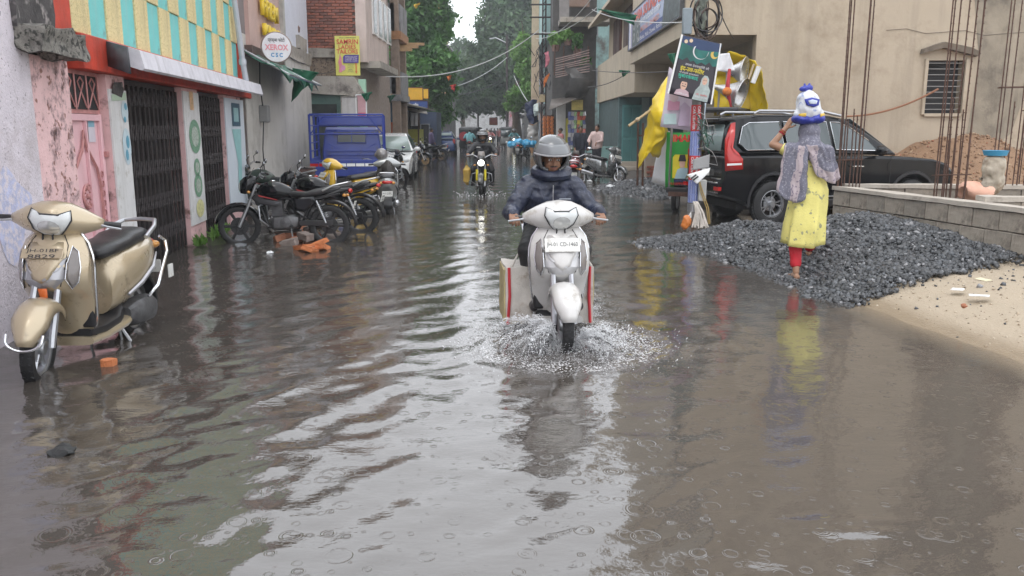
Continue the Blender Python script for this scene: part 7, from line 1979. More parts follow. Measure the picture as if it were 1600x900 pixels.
# gravel heap
def heap(x, y):
    h = np.zeros_like(x)
    for cx, cy, hh, rx, ry in ((4.5, 10.7, .34, 1.9, 2.0), (3.15, 11.75, .25, 1.6, 1.15), (3.75, 9.25, .13, 1.15, 2.0), (2.7, 11.7, .14, 1.0, .75), (4.9, 9.9, .24, 1.2, 1.5), (3.35, 8.35, .07, .7, 1.0)):
        r = np.hypot((x - cx) / rx, (y - cy) / ry)
        h = np.maximum(h, hh * np.clip(1.08 - r, 0, None) ** .95)
    return h
def stones(name, N_, fx, fz, mats, s0, s1, label_kind, seed):
    rs = np.random.default_rng(seed)
    base = np.array([(-1, -1, -1), (1, -1, -1), (1, 1, -1), (-1, 1, -1), (-1, -1, 1), (1, -1, 1), (1, 1, 1), (-1, 1, 1)], float) * .5
    fc = np.array([(0, 3, 2, 1), (4, 5, 6, 7), (0, 1, 5, 4), (1, 2, 6, 5), (2, 3, 7, 6), (3, 0, 4, 7)])
    P = fx(rs, N_); n = len(P)
    sz = rs.uniform(s0, s1, n) * rs.choice([.55, .8, 1, 1.5], n)
    V = base[None] * (1 + rs.uniform(-.45, .25, (n, 8, 3))) * (sz[:, None, None] * rs.uniform(.55, 1.2, (n, 1, 3)))
    q = rs.normal(size=(n, 4)); q /= np.linalg.norm(q, axis=1)[:, None]
    w, x, y, z = q.T
    Rm = np.stack([1 - 2 * (y * y + z * z), 2 * (x * y - z * w), 2 * (x * z + y * w), 2 * (x * y + z * w), 1 - 2 * (x * x + z * z), 2 * (y * z - x * w), 2 * (x * z - y * w), 2 * (y * z + x * w), 1 - 2 * (x * x + y * y)], -1).reshape(n, 3, 3)
    V = np.einsum('nij,nkj->nki', Rm, V) + P[:, None, :]
    F = (fc[None] + 8 * np.arange(n)[:, None, None]).reshape(-1, 4)
    me = bpy.data.meshes.new(name)
    me.vertices.add(8 * n); me.vertices.foreach_set('co', V.astype('f').ravel())
    me.loops.add(F.size); me.loops.foreach_set('vertex_index', F.astype('i').ravel())
    me.polygons.add(len(F)); me.polygons.foreach_set('loop_start', np.arange(0, F.size, 4, dtype='i'))
    for m in mats: me.materials.append(m)
    me.polygons.foreach_set('material_index', np.repeat(rs.choice(len(mats), n, p=[.42, .36, .17, .05][:len(mats)] if len(mats) == 4 else None), 6).astype('i'))
    me.update(calc_edges=True)
    o = link(name, me, None, 0, kind="stuff")
    return o
GRV = [pm("gravel_slate", (.080, .083, .088), .42, 0, .3, 30), pm("gravel_dark", (.042, .044, .047), .4, 0, .3, 30), pm("gravel_grey", (.095, .102, .112), .45, 0, .3, 30), pm("gravel_pale", (.26, .26, .27), .5, 0, .2, 30)]
def gfx(rs, N_):
    x = rs.uniform(1.6, 6.0, N_ * 3); y = rs.uniform(7.0, 13.2, N_ * 3)
    h = heap(x, y)
    wallx = 4.85 + (12.6 - y) * .2023
    ok = (h > .006 + .02 * rs.random(len(x)) ** 3) & (x < wallx - .03) & (y > 7.62 + (x - 3.28) * .60 + rs.normal(0, .06, len(x)))
    x, y, h = x[ok][:N_], y[ok][:N_], h[ok][:N_]
    z = np.maximum(gz(x, y), -.06) + h - rs.uniform(0, .02, len(x)) + .015 * np.sin(x * 9) * np.sin(y * 8)
    return np.stack([x, y, z], -1)
stones("gravel_heap", 30000, gfx, None, GRV, .014, .038, "", 21)
xs_, ys_ = np.arange(1.4, 5.9, .06), np.arange(6.9, 13.3, .06)
o = grid_obj("gravel_bed", xs_, ys_, lambda X, Y: np.where((heap(X, Y) > .004) & (Y > 7.75 + (X - 3.28) * .60), np.maximum(gz(X, Y), -.06) + heap(X, Y) - .018, -.4), GRV[1]); o["kind"] = "stuff"
def gfx2(rs, N_):
    x = rs.uniform(2.2, 4.4, N_ * 3); y = rs.uniform(19.0, 25.2, N_ * 3)
    d = np.hypot((x - 3.4) / 1.2, (y - 22.3) / 3.0); h = .22 * np.clip(1.05 - d, 0, None)
    ok = h > .01; x, y, h = x[ok][:N_], y[ok][:N_], h[ok][:N_]
    return np.stack([x, y, gz(x, y) + h], -1)
stones("far_gravel", 5000, gfx2, None, GRV, .04, .085, "", 22)
def gfx3(rs, N_):
    x = rs.uniform(3.2, 6.2, N_); y = rs.uniform(5.0, 9.6, N_); k = (rs.random(N_) < np.exp(-np.abs(y - 8.3) * .9))
    x, y = x[k], y[k]; return np.stack([x, y, gz(x, y) + .004], -1)
stones("stray_gravel", 420, gfx3, None, GRV, .012, .034, "", 23)
def gfx5(rs, N_):
    x = rs.uniform(3.3, 6.8, N_); y = rs.uniform(4.5, 9.6, N_); k = (x > np.interp(y, _SY, _SX) + .12 * rs.random(N_)); x, y = x[k], y[k]; return np.stack([x, y, gz(x, y)], -1)
stones("sand_clumps", 2600, gfx5, None, [pm("clump_tan", (.40, .33, .245), .9, 0, .2, 9), pm("clump_pale", (.46, .39, .30), .9, 0, .2, 9), pm("clump_wet", (.27, .21, .145), .8, 0, .2, 9), pm("clump_dark", (.14, .11, .08), .9, 0, .2, 9)], .004, .017, "", 25)
def gfx4(rs, N_):
    x = rs.uniform(6.5, 14, N_); y = rs.uniform(14.8, 18.4, N_); return np.stack([x, y, gz(x, y) + .01], -1)
stones("earth_clods", 5200, gfx4, None, [pm("clod_brown", (.29, .18, .11), .9, 0, .3, 8), pm("clod_dark", (.22, .13, .08), .9, 0, .3, 8), pm("clod_pale", (.36, .25, .16), .9, 0, .3, 8), pm("brick_rubble", (.34, .13, .08), .9)], .012, .045, "", 24)

# ================================================================ utility pole with its posters and clutter
up = wthing("utility_pole", "utility pole plastered with red and blue stickers beside the gravel", "pole", (2.86, 13.17, 0))
PX, PY = 2.86, 13.17
wb(MB().tube([(PX, PY, -.3), (PX, PY, 4), (PX, PY, 9)], [.082, .078, .070], 16), "pole_shaft", pm("pole_grey", (.23, .225, .22), .6, .3, .2, 4, .2, 20, dirt=((.12, .075, .05), .3, 3)), up)
def sleeve(py0, py1, m, nm):
    z0, z1 = at(1077, py1, PY).z, at(1077, py0, PY).z
    return wb(MB().lathe([(.0835, z0), (.0845, (z0 + z1) / 2), (.0835, z1)], (PX, PY, 0), (0, 0, 1), 20), nm, m, up)
M_STR, M_STB = pm("sticker_red", (.52, .03, .035), .45, 0, .1, 9), pm("sticker_blue", (.22, .27, .52), .45, 0, .2, 9)
M_STW = pm("sticker_white", (.62, .62, .64), .45)
for k, (a0, a1, m, tx) in enumerate(((164, 205, M_STR, "CAR CENTER"), (205, 243, M_STB, "AC REPAIR"), (243, 281, M_STR, "CAR CENTER"), (281, 316, M_STB, "AC REPAIR"))):
    st = sleeve(a0, a1, m, "sticker")
    zc = (at(1077, a0, PY).z + at(1077, a1, PY).z) / 2; L_ = at(1077, a0, PY).z - at(1077, a1, PY).z
    for q in (-1, 1):
        ang = -PI / 2 + q * .42 - .21
        nrm = Vector((math.cos(ang), math.sin(ang), 0)); o_ = Vector((PX, PY, zc)) + nrm * .0868
        if m is M_STB:
            b = MB(); Mx = frame_m(o_, (0, 0, 1), nrm.cross(Vector((0, 0, 1))) * -1)
            for j in range(3):
                wtext(st, tx + " 98350", pm("sticker_navy", (.03, .04, .22), .5) if j != 1 else M_STW, frame_m(o_ + nrm.cross(Vector((0, 0, 1))) * (.018 * (j - 1)), (0, 0, -1), nrm.cross(Vector((0, 0, -1))) * -1), L_ * .9, .012)
        else:
            wtext(st, tx, M_STW, frame_m(o_, (0, 0, -1), Vector((0, 0, -1)).cross(nrm) * -1), L_ * .9, .042, bold=.03)
wb(MB().lathe([(.083, at(1077, 330, PY).z), (.084, at(1077, 318, PY).z)], (PX, PY, 0), (0, 0, 1), 20), "steel_band", M_STEEL, up)
# cables running down and coiled at the top
for k in range(6):
    b = MB(); a = -.9 + k * .33; pts = []
    for j in range(16):
        z = 4.2 - j * .25; rr = .088 + .02 * math.sin(j * 1.3 + k) + (.02 if j % 5 == k % 5 else 0)
        pts.append((PX + rr * math.cos(a + .15 * math.sin(j * .9 + k)), PY + rr * math.sin(a + .15 * math.sin(j * .7)), z))
    b.tube(pts, .009 + .004 * (k % 3), 6); wb(b, "down_cable", pm("cable_brown", (.07, .045, .035), .6) if k % 2 else M_BLACKPL, up)
for k in range(7):
    b = MB(); c_ = at(1104 + 3 * math.sin(k * 2), 22 + 5 * math.cos(k * 1.7), PY - .1); rx, rz = .19 + .035 * math.sin(k * 1.1), .30 + .04 * math.cos(k * 2.3)
    if k > 4: c_ = at(1107, 28, PY - .12); rx, rz = .12, .14
    b.tube([c_ + Vector((rx * math.cos(t_), .05 * math.sin(t_ * 2 + k), rz * math.sin(t_))) for t_ in (2 * PI * j / 28 for j in range(28))], .011, 6, closed=True); wb(b, "cable_coil", M_BLACKPL if k % 3 else pm("cable_brown", (.07, .045, .035), .6), up)
b = MB(); p = at(1074, 30, PY - .12); b.box(p.x - .07, p.x + .07, p.y - .04, p.y + .06, p.z - .22, p.z + .16); bx_ = wb(b, "junction_box", pm("box_blue_grey", (.20, .24, .27), .5), up, bev=.012)
b = MB(); secs = [[at(1086 + i * 4, 0 + j * 9, PY - .1) + fold((i * .3, j * .3, 0), .12, 3) for j in range(6)] for i in range(5)]; b.loft(secs, closed=False, cap=False); wb(b, "torn_sheet", pm("torn_grey_green", (.16, .18, .15), .6, 0, .4, 10), up, solid=.006)
for k in range(11):
    b = MB(); a, c_ = at(1084 + RNG.uniform(0, 8), 175 + RNG.uniform(0, 60), PY - .1), at(1100 + RNG.uniform(0, 22), 195 + RNG.uniform(-10, 55), PY - .2)
    m_ = (a + c_) / 2 + Vector((RNG.uniform(-.05, .12), -.1, RNG.uniform(-.22, .12)))
    b.tube([a, a.lerp(m_, .5) + Vector((0, 0, .05)), m_, c_, c_ + Vector((.05, .05, -.12)), a + Vector((.05, .02, -.2))], .0055, 5); wb(b, "loose_wire", (M_BLACKPL, pm("wire_green", (.02, .10, .06), .5), pm("wire_grey", (.32, .31, .30), .5))[k % 3], up)
for k in range(2):
    b = MB(); b.tube([at(1091, 275, PY - .12), at(1095 + k * 3, 300, PY - .14), at(1104 + k * 3, 325, PY - .14), at(1107 + k * 2, 350, PY - .1)], .009, 6); wb(b, "yellow_cable", pm("wire_mustard", (.42, .29, .10), .5), up)
b = MB(); p = at(1097, 297, PY - .08); b.box(p.x - .06, p.x + .06, p.y - .05, p.y + .05, p.z - .17, p.z + .16); wb(b, "meter_box", pm("meter_white", (.45, .45, .43), .5, 0, .15, 6), up, bev=.015)
# cards hung on the pole
def quad(name, label, cat, pts, mat, group=None, thick=.006, nm="sheet", crease=.0):
    c_ = sum(pts, Vector()) / 4
    q = wthing(name, label, cat, c_, group)
    b = MB(); n = 8; secs = []
    for i in range(n + 1):
        row = []
        for j in range(n + 1):
            u, v = i / n, j / n
            p = (pts[0] * (1 - u) + pts[1] * u) * (1 - v) + (pts[3] * (1 - u) + pts[2] * u) * v
            if crease: p = p + fold(p, crease, 3.5) + Vector((0, crease * math.sin(u * 7 + v * 3), 0))
            row.append(p)
        secs.append(row)
    b.loft(secs, closed=False, cap=False)
    return q, wb(b, nm, mat, q, smooth=60, solid=thick)
quad("grey_card", "grey board scrap wired to the stickered pole", "board", [at(1083, 249, 12.98), at(1109, 241, 12.98), at(1108, 262, 12.94), at(1082, 266, 12.94)], pm("grey_card", (.25, .25, .25), .6, 0, .1, 5))
wc, wcs = quad("white_card", "white card hanging cornerwise on the stickered pole", "card", [at(1073, 273, 12.92), at(1110, 262, 12.92), at(1108, 269, 12.88), at(1089, 288, 12.86)], pm("white_card", (.66, .66, .66), .5, 0, .05, 5))
for k in range(2):
    b = MB(); c_ = at(1084 + k * 3, 276 + k * 2.5, 12.86); b.box(-.05, .05, -.002, 0, -.013, .013); b.xform(Matrix.Translation(c_) @ Matrix.Rotation(R(-38), 4, 'Y')); wb(b, "print", M_INK, wcs)
# festival poster
TL, TR, BR, BL = at(1066, 54, 12.86), at(1126, 68, 12.9), at(1111, 163, 12.9), at(1044, 146, 12.86)
po, posh = quad("festival_poster", "tilted dark green festival poster with crescent moon tied to the stickered pole", "poster", [TL, TR, BR, BL], pm("poster_night", (.028, .024, .034), .4, 0, .2, 2), None, .004)
ux, uy = (TR - TL), (TL - BL); PW_, PH_ = ux.length, uy.length
PMx = lambda u, v, d=.008: frame_m(BL + ux * u + uy * v + Vector((0, -d, 0)), ux, uy - ux.normalized() * uy.dot(ux.normalized()))
def pp(lst): return [((u - .5) * PW_, (v - .5) * PH_) for u, v in lst]
S0 = ux.normalized(); sh_k = uy.dot(S0) / uy.length
def pp(lst): return [((u - .5) * PW_ + (v - .5) * PH_ * sh_k, (v - .5) * PH_ * math.sqrt(1 - sh_k * sh_k)) for u, v in lst]
PC = frame_m((TL + TR + BR + BL) / 4 + Vector((0, -.004, 0)), ux, uy - S0 * uy.dot(S0))
wflat(posh, pp([(0, .99), (1, .99), (1, .62), (.9, .60), (.8, .66), (.72, .60), (.6, .63), (.5, .58), (.4, .63), (.32, .60), (.22, .66), (.12, .60), (0, .62)]), pm("poster_teal", (.015, .16, .14), .45, 0, .5, 2.4), PC, .003)
wflat(posh, pp([(0, .99), (1, .99), (1, .86), (.5, .82), (0, .88)]), pm("poster_blue", (.02, .045, .12), .45), PC, .0045)
ring = disc_pts(.52, .80, .20, .13, 26, R(150), R(370)); wflat(posh, pp(ring + [(x * .93 + .055, y * .96 + .038) for x, y in ring[::-1]]), M_STW, PC, .006)
ring = disc_pts(.88, .80, .10, .07, 18, R(150), R(380)); wflat(posh, pp(ring + [(x * .70 + .30, y * .80 + .18) for x, y in ring[::-1]]), pm("poster_gold", (.60, .42, .10), .5), PC, .006)
for cx, cy, r in ((.10, .91, .045), (.22, .94, .045)):
    wflat(posh, pp(disc_pts(cx, cy, r, r * .7, 14)), pm("poster_lantern", (.66, .50, .34), .5), PC, .006)
wtext(posh, "तमाम देशवासियों को", M_STW, PC @ Matrix.Translation((*pp([(.52, .55)])[0], 0)), PW_ * .62, PH_ * .05, depth=.006)
wtext(posh, "ईद-उल-फितर", pm("poster_yellow", (.66, .55, .04), .5), PC @ Matrix.Translation((*pp([(.42, .475)])[0], 0)), PW_ * .62, PH_ * .10, depth=.006, bold=.02)
wtext(posh, "की हार्दिक शुभकामनायें", M_STW, PC @ Matrix.Translation((*pp([(.36, .40)])[0], 0)), PW_ * .50, PH_ * .045, depth=.006)
wtext(posh, "मुबारकबाद", pm("poster_mint", (.04, .42, .30), .5), PC @ Matrix.Translation((*pp([(.36, .335)])[0], 0)), PW_ * .52, PH_ * .075, depth=.006, bold=.02)
M_PSK = pm("print_skin", (.62, .40, .30), .5)
wflat(posh, pp([(.10, .02), (.50, .02), (.46, .10), (.36, .13), (.24, .13), (.14, .10)]), pm("print_mauve_shirt", (.48, .34, .38), .5), PC, .006)
wflat(posh, pp(disc_pts(.30, .20, .085, .085, 16)), M_PSK, PC, .008); wflat(posh, pp(disc_pts(.30, .255, .095, .045, 14, 0, PI)), M_INK, PC, .009); wflat(posh, pp([(.25, .175), (.35, .175), (.35, .187), (.25, .187)]), M_INK, PC, .010)
for dx in (-.035, .035): wflat(posh, pp(disc_pts(.30 + dx, .217, .016, .008, 8)), M_INK, PC, .010)
wflat(posh, pp([(.58, .0), (.99, .0), (.99, .20), (.92, .27), (.90, .38), (.84, .43), (.76, .43), (.71, .37), (.70, .25), (.62, .16)]), pm("print_sage", (.36, .42, .41), .5, 0, .2, 14), PC, .006)
wflat(posh, pp(disc_pts(.80, .335, .065, .065, 16)), M_PSK, PC, .008)
for dx in (-.026, .026): wflat(posh, pp(disc_pts(.80 + dx, .35, .012, .007, 8)), M_INK, PC, .010)
wflat(posh, pp([(.78, .302), (.82, .302), (.80, .294)]), PR, PC, .010)
for v, w_ in ((.10, .30), (.05, .34)):
    wtext(posh, "मो. सलीम" if v > .07 else "वार्ड पार्षद", PR if v > .07 else M_STW, PC @ Matrix.Translation((*pp([(.80, v)])[0], 0)), PW_ * w_, PH_ * .035, depth=.012)
wtext(posh, "निवेदक", M_STW, PC @ Matrix.Translation((*pp([(.30, .05)])[0], 0)), PW_ * .3, PH_ * .035, depth=.012)
b = MB(); b.tube([TL, (TL + BL) / 2, BL], .016, 6); wb(b, "poster_batten", M_WHITE, po)
b = MB(); b.tube([TR, (TR + BR) / 2, BR], .014, 6); wb(b, "poster_batten", M_WHITE, po)
# faded poster lower down behind the pole
fp, fps = quad("faded_poster", "faded pinkish poster sheet hanging behind the stickered pole", "poster", [at(1046, 105, 13.42), at(1099, 140, 13.42), at(1096, 207, 13.4), at(1032, 199, 13.38)], pm("poster_washed", (.56, .50, .58), .5, 0, .12, 2), None, .004, crease=.02)
Fm = lambda px, py: frame_m(at(px, py, 13.34), (1, 0, 0), (0, 0, 1))
k_ = 13.34 / 1300
wflat(fps, [(-9 * k_, -7 * k_), (9 * k_, -7 * k_), (10 * k_, 6 * k_), (-8 * k_, 8 * k_)], pm("washed_rose", (.50, .24, .34), .5), Fm(1052, 165), .002)
wflat(fps, disc_pts(0, 0, 7 * k_, 8 * k_), pm("washed_skin", (.52, .40, .42), .5), Fm(1053, 151), .004)
wflat(fps, [(-10 * k_, -8 * k_), (10 * k_, -8 * k_), (9 * k_, 8 * k_), (-9 * k_, 8 * k_)], pm("washed_aqua", (.42, .56, .56), .5), Fm(1047, 186), .002)
wflat(fps, [(-9 * k_, -18 * k_), (8 * k_, -18 * k_), (9 * k_, 10 * k_), (0, 18 * k_), (-6 * k_, 12 * k_)], pm("washed_violet", (.46, .38, .50), .5), Fm(1069, 178), .004)
quad("pale_blue_banner", "narrow pale blue printed strip to the right of the stickered pole", "banner", [at(1090, 158, 13.45), at(1104, 160, 13.45), at(1099, 204, 13.42), at(1088, 204, 13.42)], pm("banner_ice", (.46, .54, .62), .5, 0, .2, 3), None, .004, crease=.01)
# frayed bundle and orange bag at the foot of the pole
wbd = wthing("split_wood", "bundle of bleached split wood leaning at the foot of the stickered pole", "wood bundle", ground_at(1092, 357))
for k in range(13):
    b = MB(); x0 = 1082 + RNG.uniform(0, 9); x1 = 1082 + k * 2.0 + RNG.uniform(-1, 1)
    b.tube([at(x0, 314 + RNG.uniform(0, 6), 12.95), at((x0 + x1) / 2 + 2, 333, 12.90 - .02 * (k % 3)), at(x1, 352 + RNG.uniform(0, 6), 12.80)], [.014, .022, .012], 5); wb(b, "stave", pm("bleached_stave", (.46, .42, .38), .8, 0, .3, 10, .3), wbd)
ob = wthing("orange_bag", "small orange plastic bag at the foot of the stickered pole", "bag", ground_at(1072, 358))
me = remesh([(ellp(at(1073, 346, 12.85), (.075, .07, .10)), 0), (ellp(at(1070, 353, 12.85), (.06, .07, .06)), 0)], "bag_body", [pm("orange_plastic", (.56, .17, .03), .45, 0, .2, 8)], .012, 2); ruffle(me, .015, 12); o = add_mesh(me, "bag_body", ob); o.matrix_parent_inverse = Matrix.Translation(-PW[ob.name])
b = MB(); b.tube([at(1075, 340, 12.85), at(1080, 331, 12.84), at(1079, 340, 12.84)], .012, 6); wb(b, "knot", M_WHITE, ob)

# ================================================================ sound rickshaw: banner, horns, yellow tarpaulins
sr_ = thing("sound_rickshaw", "battery rickshaw wrapped in a white and green banner behind the stickered pole", "rickshaw", (4.0, 17.0, -.02), R(68))
for s in (1, -1): wheel(sr_, "wheel", (-.75, s * .52, .26), .26, .10, 6, style='wire')
wheel(sr_, "wheel", (1.15, 0, .26), .26, .10, 6, style='wire')
MB().box(-1.25, 1.1, -.62, .62, .42, .52).build("chassis", M_BLACKPL, sr_, bev=.02)
for x, s in ((-1.15, 1), (-1.15, -1), (.6, 1), (.6, -1)):
    MB().tube([(x, s * .58, .5), (x, s * .56, 1.95)], .022, 6).build("post", M_STEEL, sr_)
MB().box(-1.25, .75, -.66, .66, 1.95, 2.02).build("roof", pm("roof_dark", (.05, .05, .055), .5), sr_, bev=.02)
MB().box(-1.1, .5, -.5, .5, .52, 1.1).build("speaker_box", M_BLACKPL, sr_, bev=.02)
MB().box(-1.34, -1.25, -.55, .55, .36, .44).build("bumper", M_RUST, sr_)
bn, bns = quad("campaign_banner", "white and green banner wrapped round the sound rickshaw", "banner", [at(1042, 207, 16.3), at(1101, 205, 16.0), at(1100, 299, 16.0), at(1040, 294, 16.3)], pm("banner_green", (.03, .30, .05), .5, 0, .1, 2), None, .006, crease=.02)
quad("banner_cloth", "plain white cloth end of the banner on the sound rickshaw", "cloth", [at(1034, 202, 16.75), at(1047, 206, 16.36), at(1045, 293, 16.34), at(1018, 285, 17.0)], pm("banner_white", (.66, .67, .70), .6, 0, .05, 2), None, .006, crease=.02)
Bm = lambda px, py: frame_m(at(px, py, 15.93), (1, 0, .0), (0, 0, 1)); kb = 15.93 / 1300
wtext(bns, "IMAM", pm("print_scarlet", (.62, .03, .03), .5), Bm(1068, 216), 32 * kb, 11 * kb, bold=.04, depth=.004)
wflat(bns, [(-9 * kb, -18 * kb), (14 * kb, -18 * kb), (14 * kb, 18 * kb), (-6 * kb, 18 * kb), (-9 * kb, 14 * kb)], pm("banner_yellow", (.66, .56, .03), .5), Bm(1060, 260), .002)
wflat(bns, [(-12 * kb, -9 * kb), (12 * kb, -9 * kb), (10 * kb, 6 * kb), (0, 9 * kb), (-8 * kb, 5 * kb)], pm("banner_shirt", (.36, .50, .56), .5), Bm(1066, 270), .005)
wflat(bns, disc_pts(0, 0, 4.5 * kb, 6.5 * kb), M_PSK, Bm(1066, 256), .008)
wflat(bns, [(-6 * kb, -3 * kb), (6 * kb, -3 * kb), (4 * kb, 7 * kb), (-4 * kb, 7 * kb)], M_INK, Bm(1066, 249), .010)
wtext(bns, "HANCHA", pm("print_navy", (.05, .08, .25), .5), Bm(1064, 282), 22 * kb, 4 * kb, depth=.012)
wtext(bns, "MUHAMMAD ALI", pm("print_scarlet", (.62, .03, .03), .5), Bm(1062, 287), 32 * kb, 4 * kb, depth=.012)
YT = pm("yellow_tarp", (.66, .47, .015), .32, 0, .10, 3, .2, 12)
def sheet(name, label, cols, mat, seed, amp=.05, cat="tarpaulin", thick=.008, sub_=6):
    """cloth hung along columns of sight points (px, py, Y)"""
    P_ = [[at(*q) for q in c_] for c_ in cols]; cen = sum((p for c_ in P_ for p in c_), Vector()) / sum(len(c_) for c_ in P_)
    q = wthing(name, label, cat, cen)
    def smp(c_, v):
        f_ = v * (len(c_) - 1); j = min(int(f_), len(c_) - 2); return c_[j].lerp(c_[j + 1], f_ - j)
    nu, nv = (len(P_) - 1) * sub_ + 1, 26; secs = []
    for i in range(nu):
        f_ = i / sub_; j = min(int(f_), len(P_) - 2); g = f_ - j; row = []
        for k in range(nv):
            p = smp(P_[j], k / (nv - 1)).lerp(smp(P_[j + 1], k / (nv - 1)), g)
            row.append(p + fold(p, amp, 4, seed) + fold(p, amp * .5, 10, seed))
        secs.append(row)
    b = MB(); b.loft(secs, closed=False, cap=False); wb(b, "sheet", mat, q, smooth=70, solid=thick)
    return q
sheet("yellow_tarp", "yellow tarpaulin hanging down in a point over a bamboo pole, left of the banner", [[(1041, 120, 16.6), (1012, 172, 16.5), (1008, 215, 16.6), (994, 266, 16.5)], [(1044, 124, 16.5), (1024, 175, 16.1), (1020, 215, 16.2), (1000, 256, 16.3)], [(1046, 140, 16.4), (1038, 180, 16.0), (1036, 212, 16.2), (1016, 240, 16.3)], [(1047, 160, 16.5), (1043, 185, 16.3), (1041, 208, 16.4), (1030, 243, 16.5)]], YT, 1, .07)
sheet("yellow_tarp", "yellow tarpaulin draped over the silver horn loudspeakers, right of the poster", [[(1120, 86, 17.3), (1118, 120, 17.5), (1116, 180, 17.5)], [(1140, 82, 16.9), (1140, 115, 17.4), (1140, 182, 17.4)], [(1172, 92, 16.9), (1172, 120, 17.4), (1170, 180, 17.4)], [(1186, 104, 16.7), (1184, 130, 16.9), (1182, 178, 16.9)], [(1190, 106, 16.3), (1194, 140, 16.3), (1199, 178, 16.3)]], YT, 2, .05)
bmb = wthing("bamboo_pole", "bamboo pole sticking out to the left under the yellow tarpaulin", "pole", at(1005, 180, 16.4))
b = MB(); b.tube([at(982, 197, 16.2), at(1010, 177, 16.4), at(1042, 152, 16.7)], .026, 8)
for t_ in (.2, .45, .7):
    q = at(982, 197, 16.2).lerp(at(1042, 152, 16.7), t_); b.lathe([(.026, -.012), (.032, 0), (.026, .012)], q, at(1042, 152, 16.7) - at(982, 197, 16.2), 8)
wb(b, "cane", pm("bamboo", (.40, .30, .16), .7, 0, .2, 8), bmb)
b = MB(); b.lathe([(.03, -.04), (.045, 0), (.03, .04)], at(996, 187, 16.25), at(1042, 152, 16.7) - at(982, 197, 16.2), 8); wb(b, "rope_lashing", pm("rope", (.42, .33, .22), .9), bmb)
fr2 = wthing("wooden_frame", "dark wooden frame standing left of the yellow tarpaulin", "frame", at(996, 250, 17.2))
b = MB()
for px in (996, 1004):
    b.tube([at(px, 290, 17.2), at(px + 1, 192, 17.2)], .022, 6)
for py in (212, 235, 258): b.tube([at(995, py, 17.2), at(1006, py, 17.2)], .018, 5)
wb(b, "rail", M_RUST, fr2)
HORN = pm("horn_aluminium", (.50, .50, .50), .3, .75, .12, 6, dirt=((.28, .22, .17), .25, 5))
def horn(label, tip, mouth, r):
    tip, mouth = Vector(tip), Vector(mouth); ax = (mouth - tip).normalized(); L_ = (mouth - tip).length
    q = wthing("horn_speaker", label, "loudspeaker", tip)
    prof = [(r * (.10 + .90 * (k / 14) ** 2.0), L_ * k / 14) for k in range(15)]
    b = MB(); b.lathe(prof + [(r * 1.06, L_ * 1.0), (r * 1.05, L_ * 1.02)], tip, ax, 32); wb(b, "flare", HORN, q, smooth=60, solid=.006)
    b = MB(); b.lathe([(0, -.16), (r * .26, -.16), (r * .28, -.05), (r * .14, .0), (r * .10, .05)], tip, ax, 20); wb(b, "driver", pm("driver_brown", (.17, .10, .07), .5, .3, .3, 8), q)
    b = MB(); b.lathe([(0, L_ * .72), (r * .20, L_ * .76), (r * .10, L_ * .50), (r * .07, L_ * .3)], tip, ax, 16); wb(b, "inner_cone", HORN, q)
    b = MB(); pz = tip + ax * L_ * .35; b.tube([pz + Vector((0, 0, -.05)), pz + Vector((0, .03, -.5))], .02, 6); wb(b, "bracket", M_STEEL, q)
horn("upper silver horn loudspeaker under the yellow tarpaulin", at(1122, 108, 16.75), at(1163, 112, 16.5), .27)
horn("lower and larger silver horn loudspeaker pointing down to the right", at(1106, 132, 16.55), at(1158, 148, 16.2), .30)
wts, _o = quad("white_cloth", "white cloth tied over the horn loudspeakers beside the poster", "cloth", [at(1119, 88, 16.5), at(1142, 84, 16.4), at(1147, 108, 16.3), at(1116, 111, 16.4)], pm("white_cloth", (.60, .60, .62), .8), None, .006, crease=.06)
st_ = wthing("red_ribbon", "red ribbon hanging down between the two horn loudspeakers", "ribbon", at(1139, 140, 16.1))
b = MB(); b.tube([at(1140, 108, 16.1), at(1138, 125, 16.05), at(1136, 142, 16.05), at(1141, 160, 16.05), at(1144, 178, 16.1)], [.03, .035, .05, .025, .015], 7); wb(b, "cloth", pm("ribbon_red", (.40, .03, .04), .7, 0, .3, 10), st_)
b = MB(); b.ell(at(1136, 143, 16.0), (.09, .06, .08), 10, 7); wb(b, "knot", pm("marigold", (.50, .15, .03), .8, 0, .3, 20), st_)
tbx = wthing("tube_lamp", "white lamp tube hanging at the right edge of the yellow tarpaulin", "lamp", at(1182, 118, 16.15))
b = MB(); b.tube([at(1186, 104, 16.15), at(1176, 130, 16.15)], .05, 10); wb(b, "tube", pm("tube_white", (.66, .66, .66), .4), tbx)
b = MB(); b.tube([at(1178, 100, 16.14), at(1170, 124, 16.14)], .022, 8); wb(b, "coil_wire", pm("rope", (.42, .33, .22), .9), tbx)
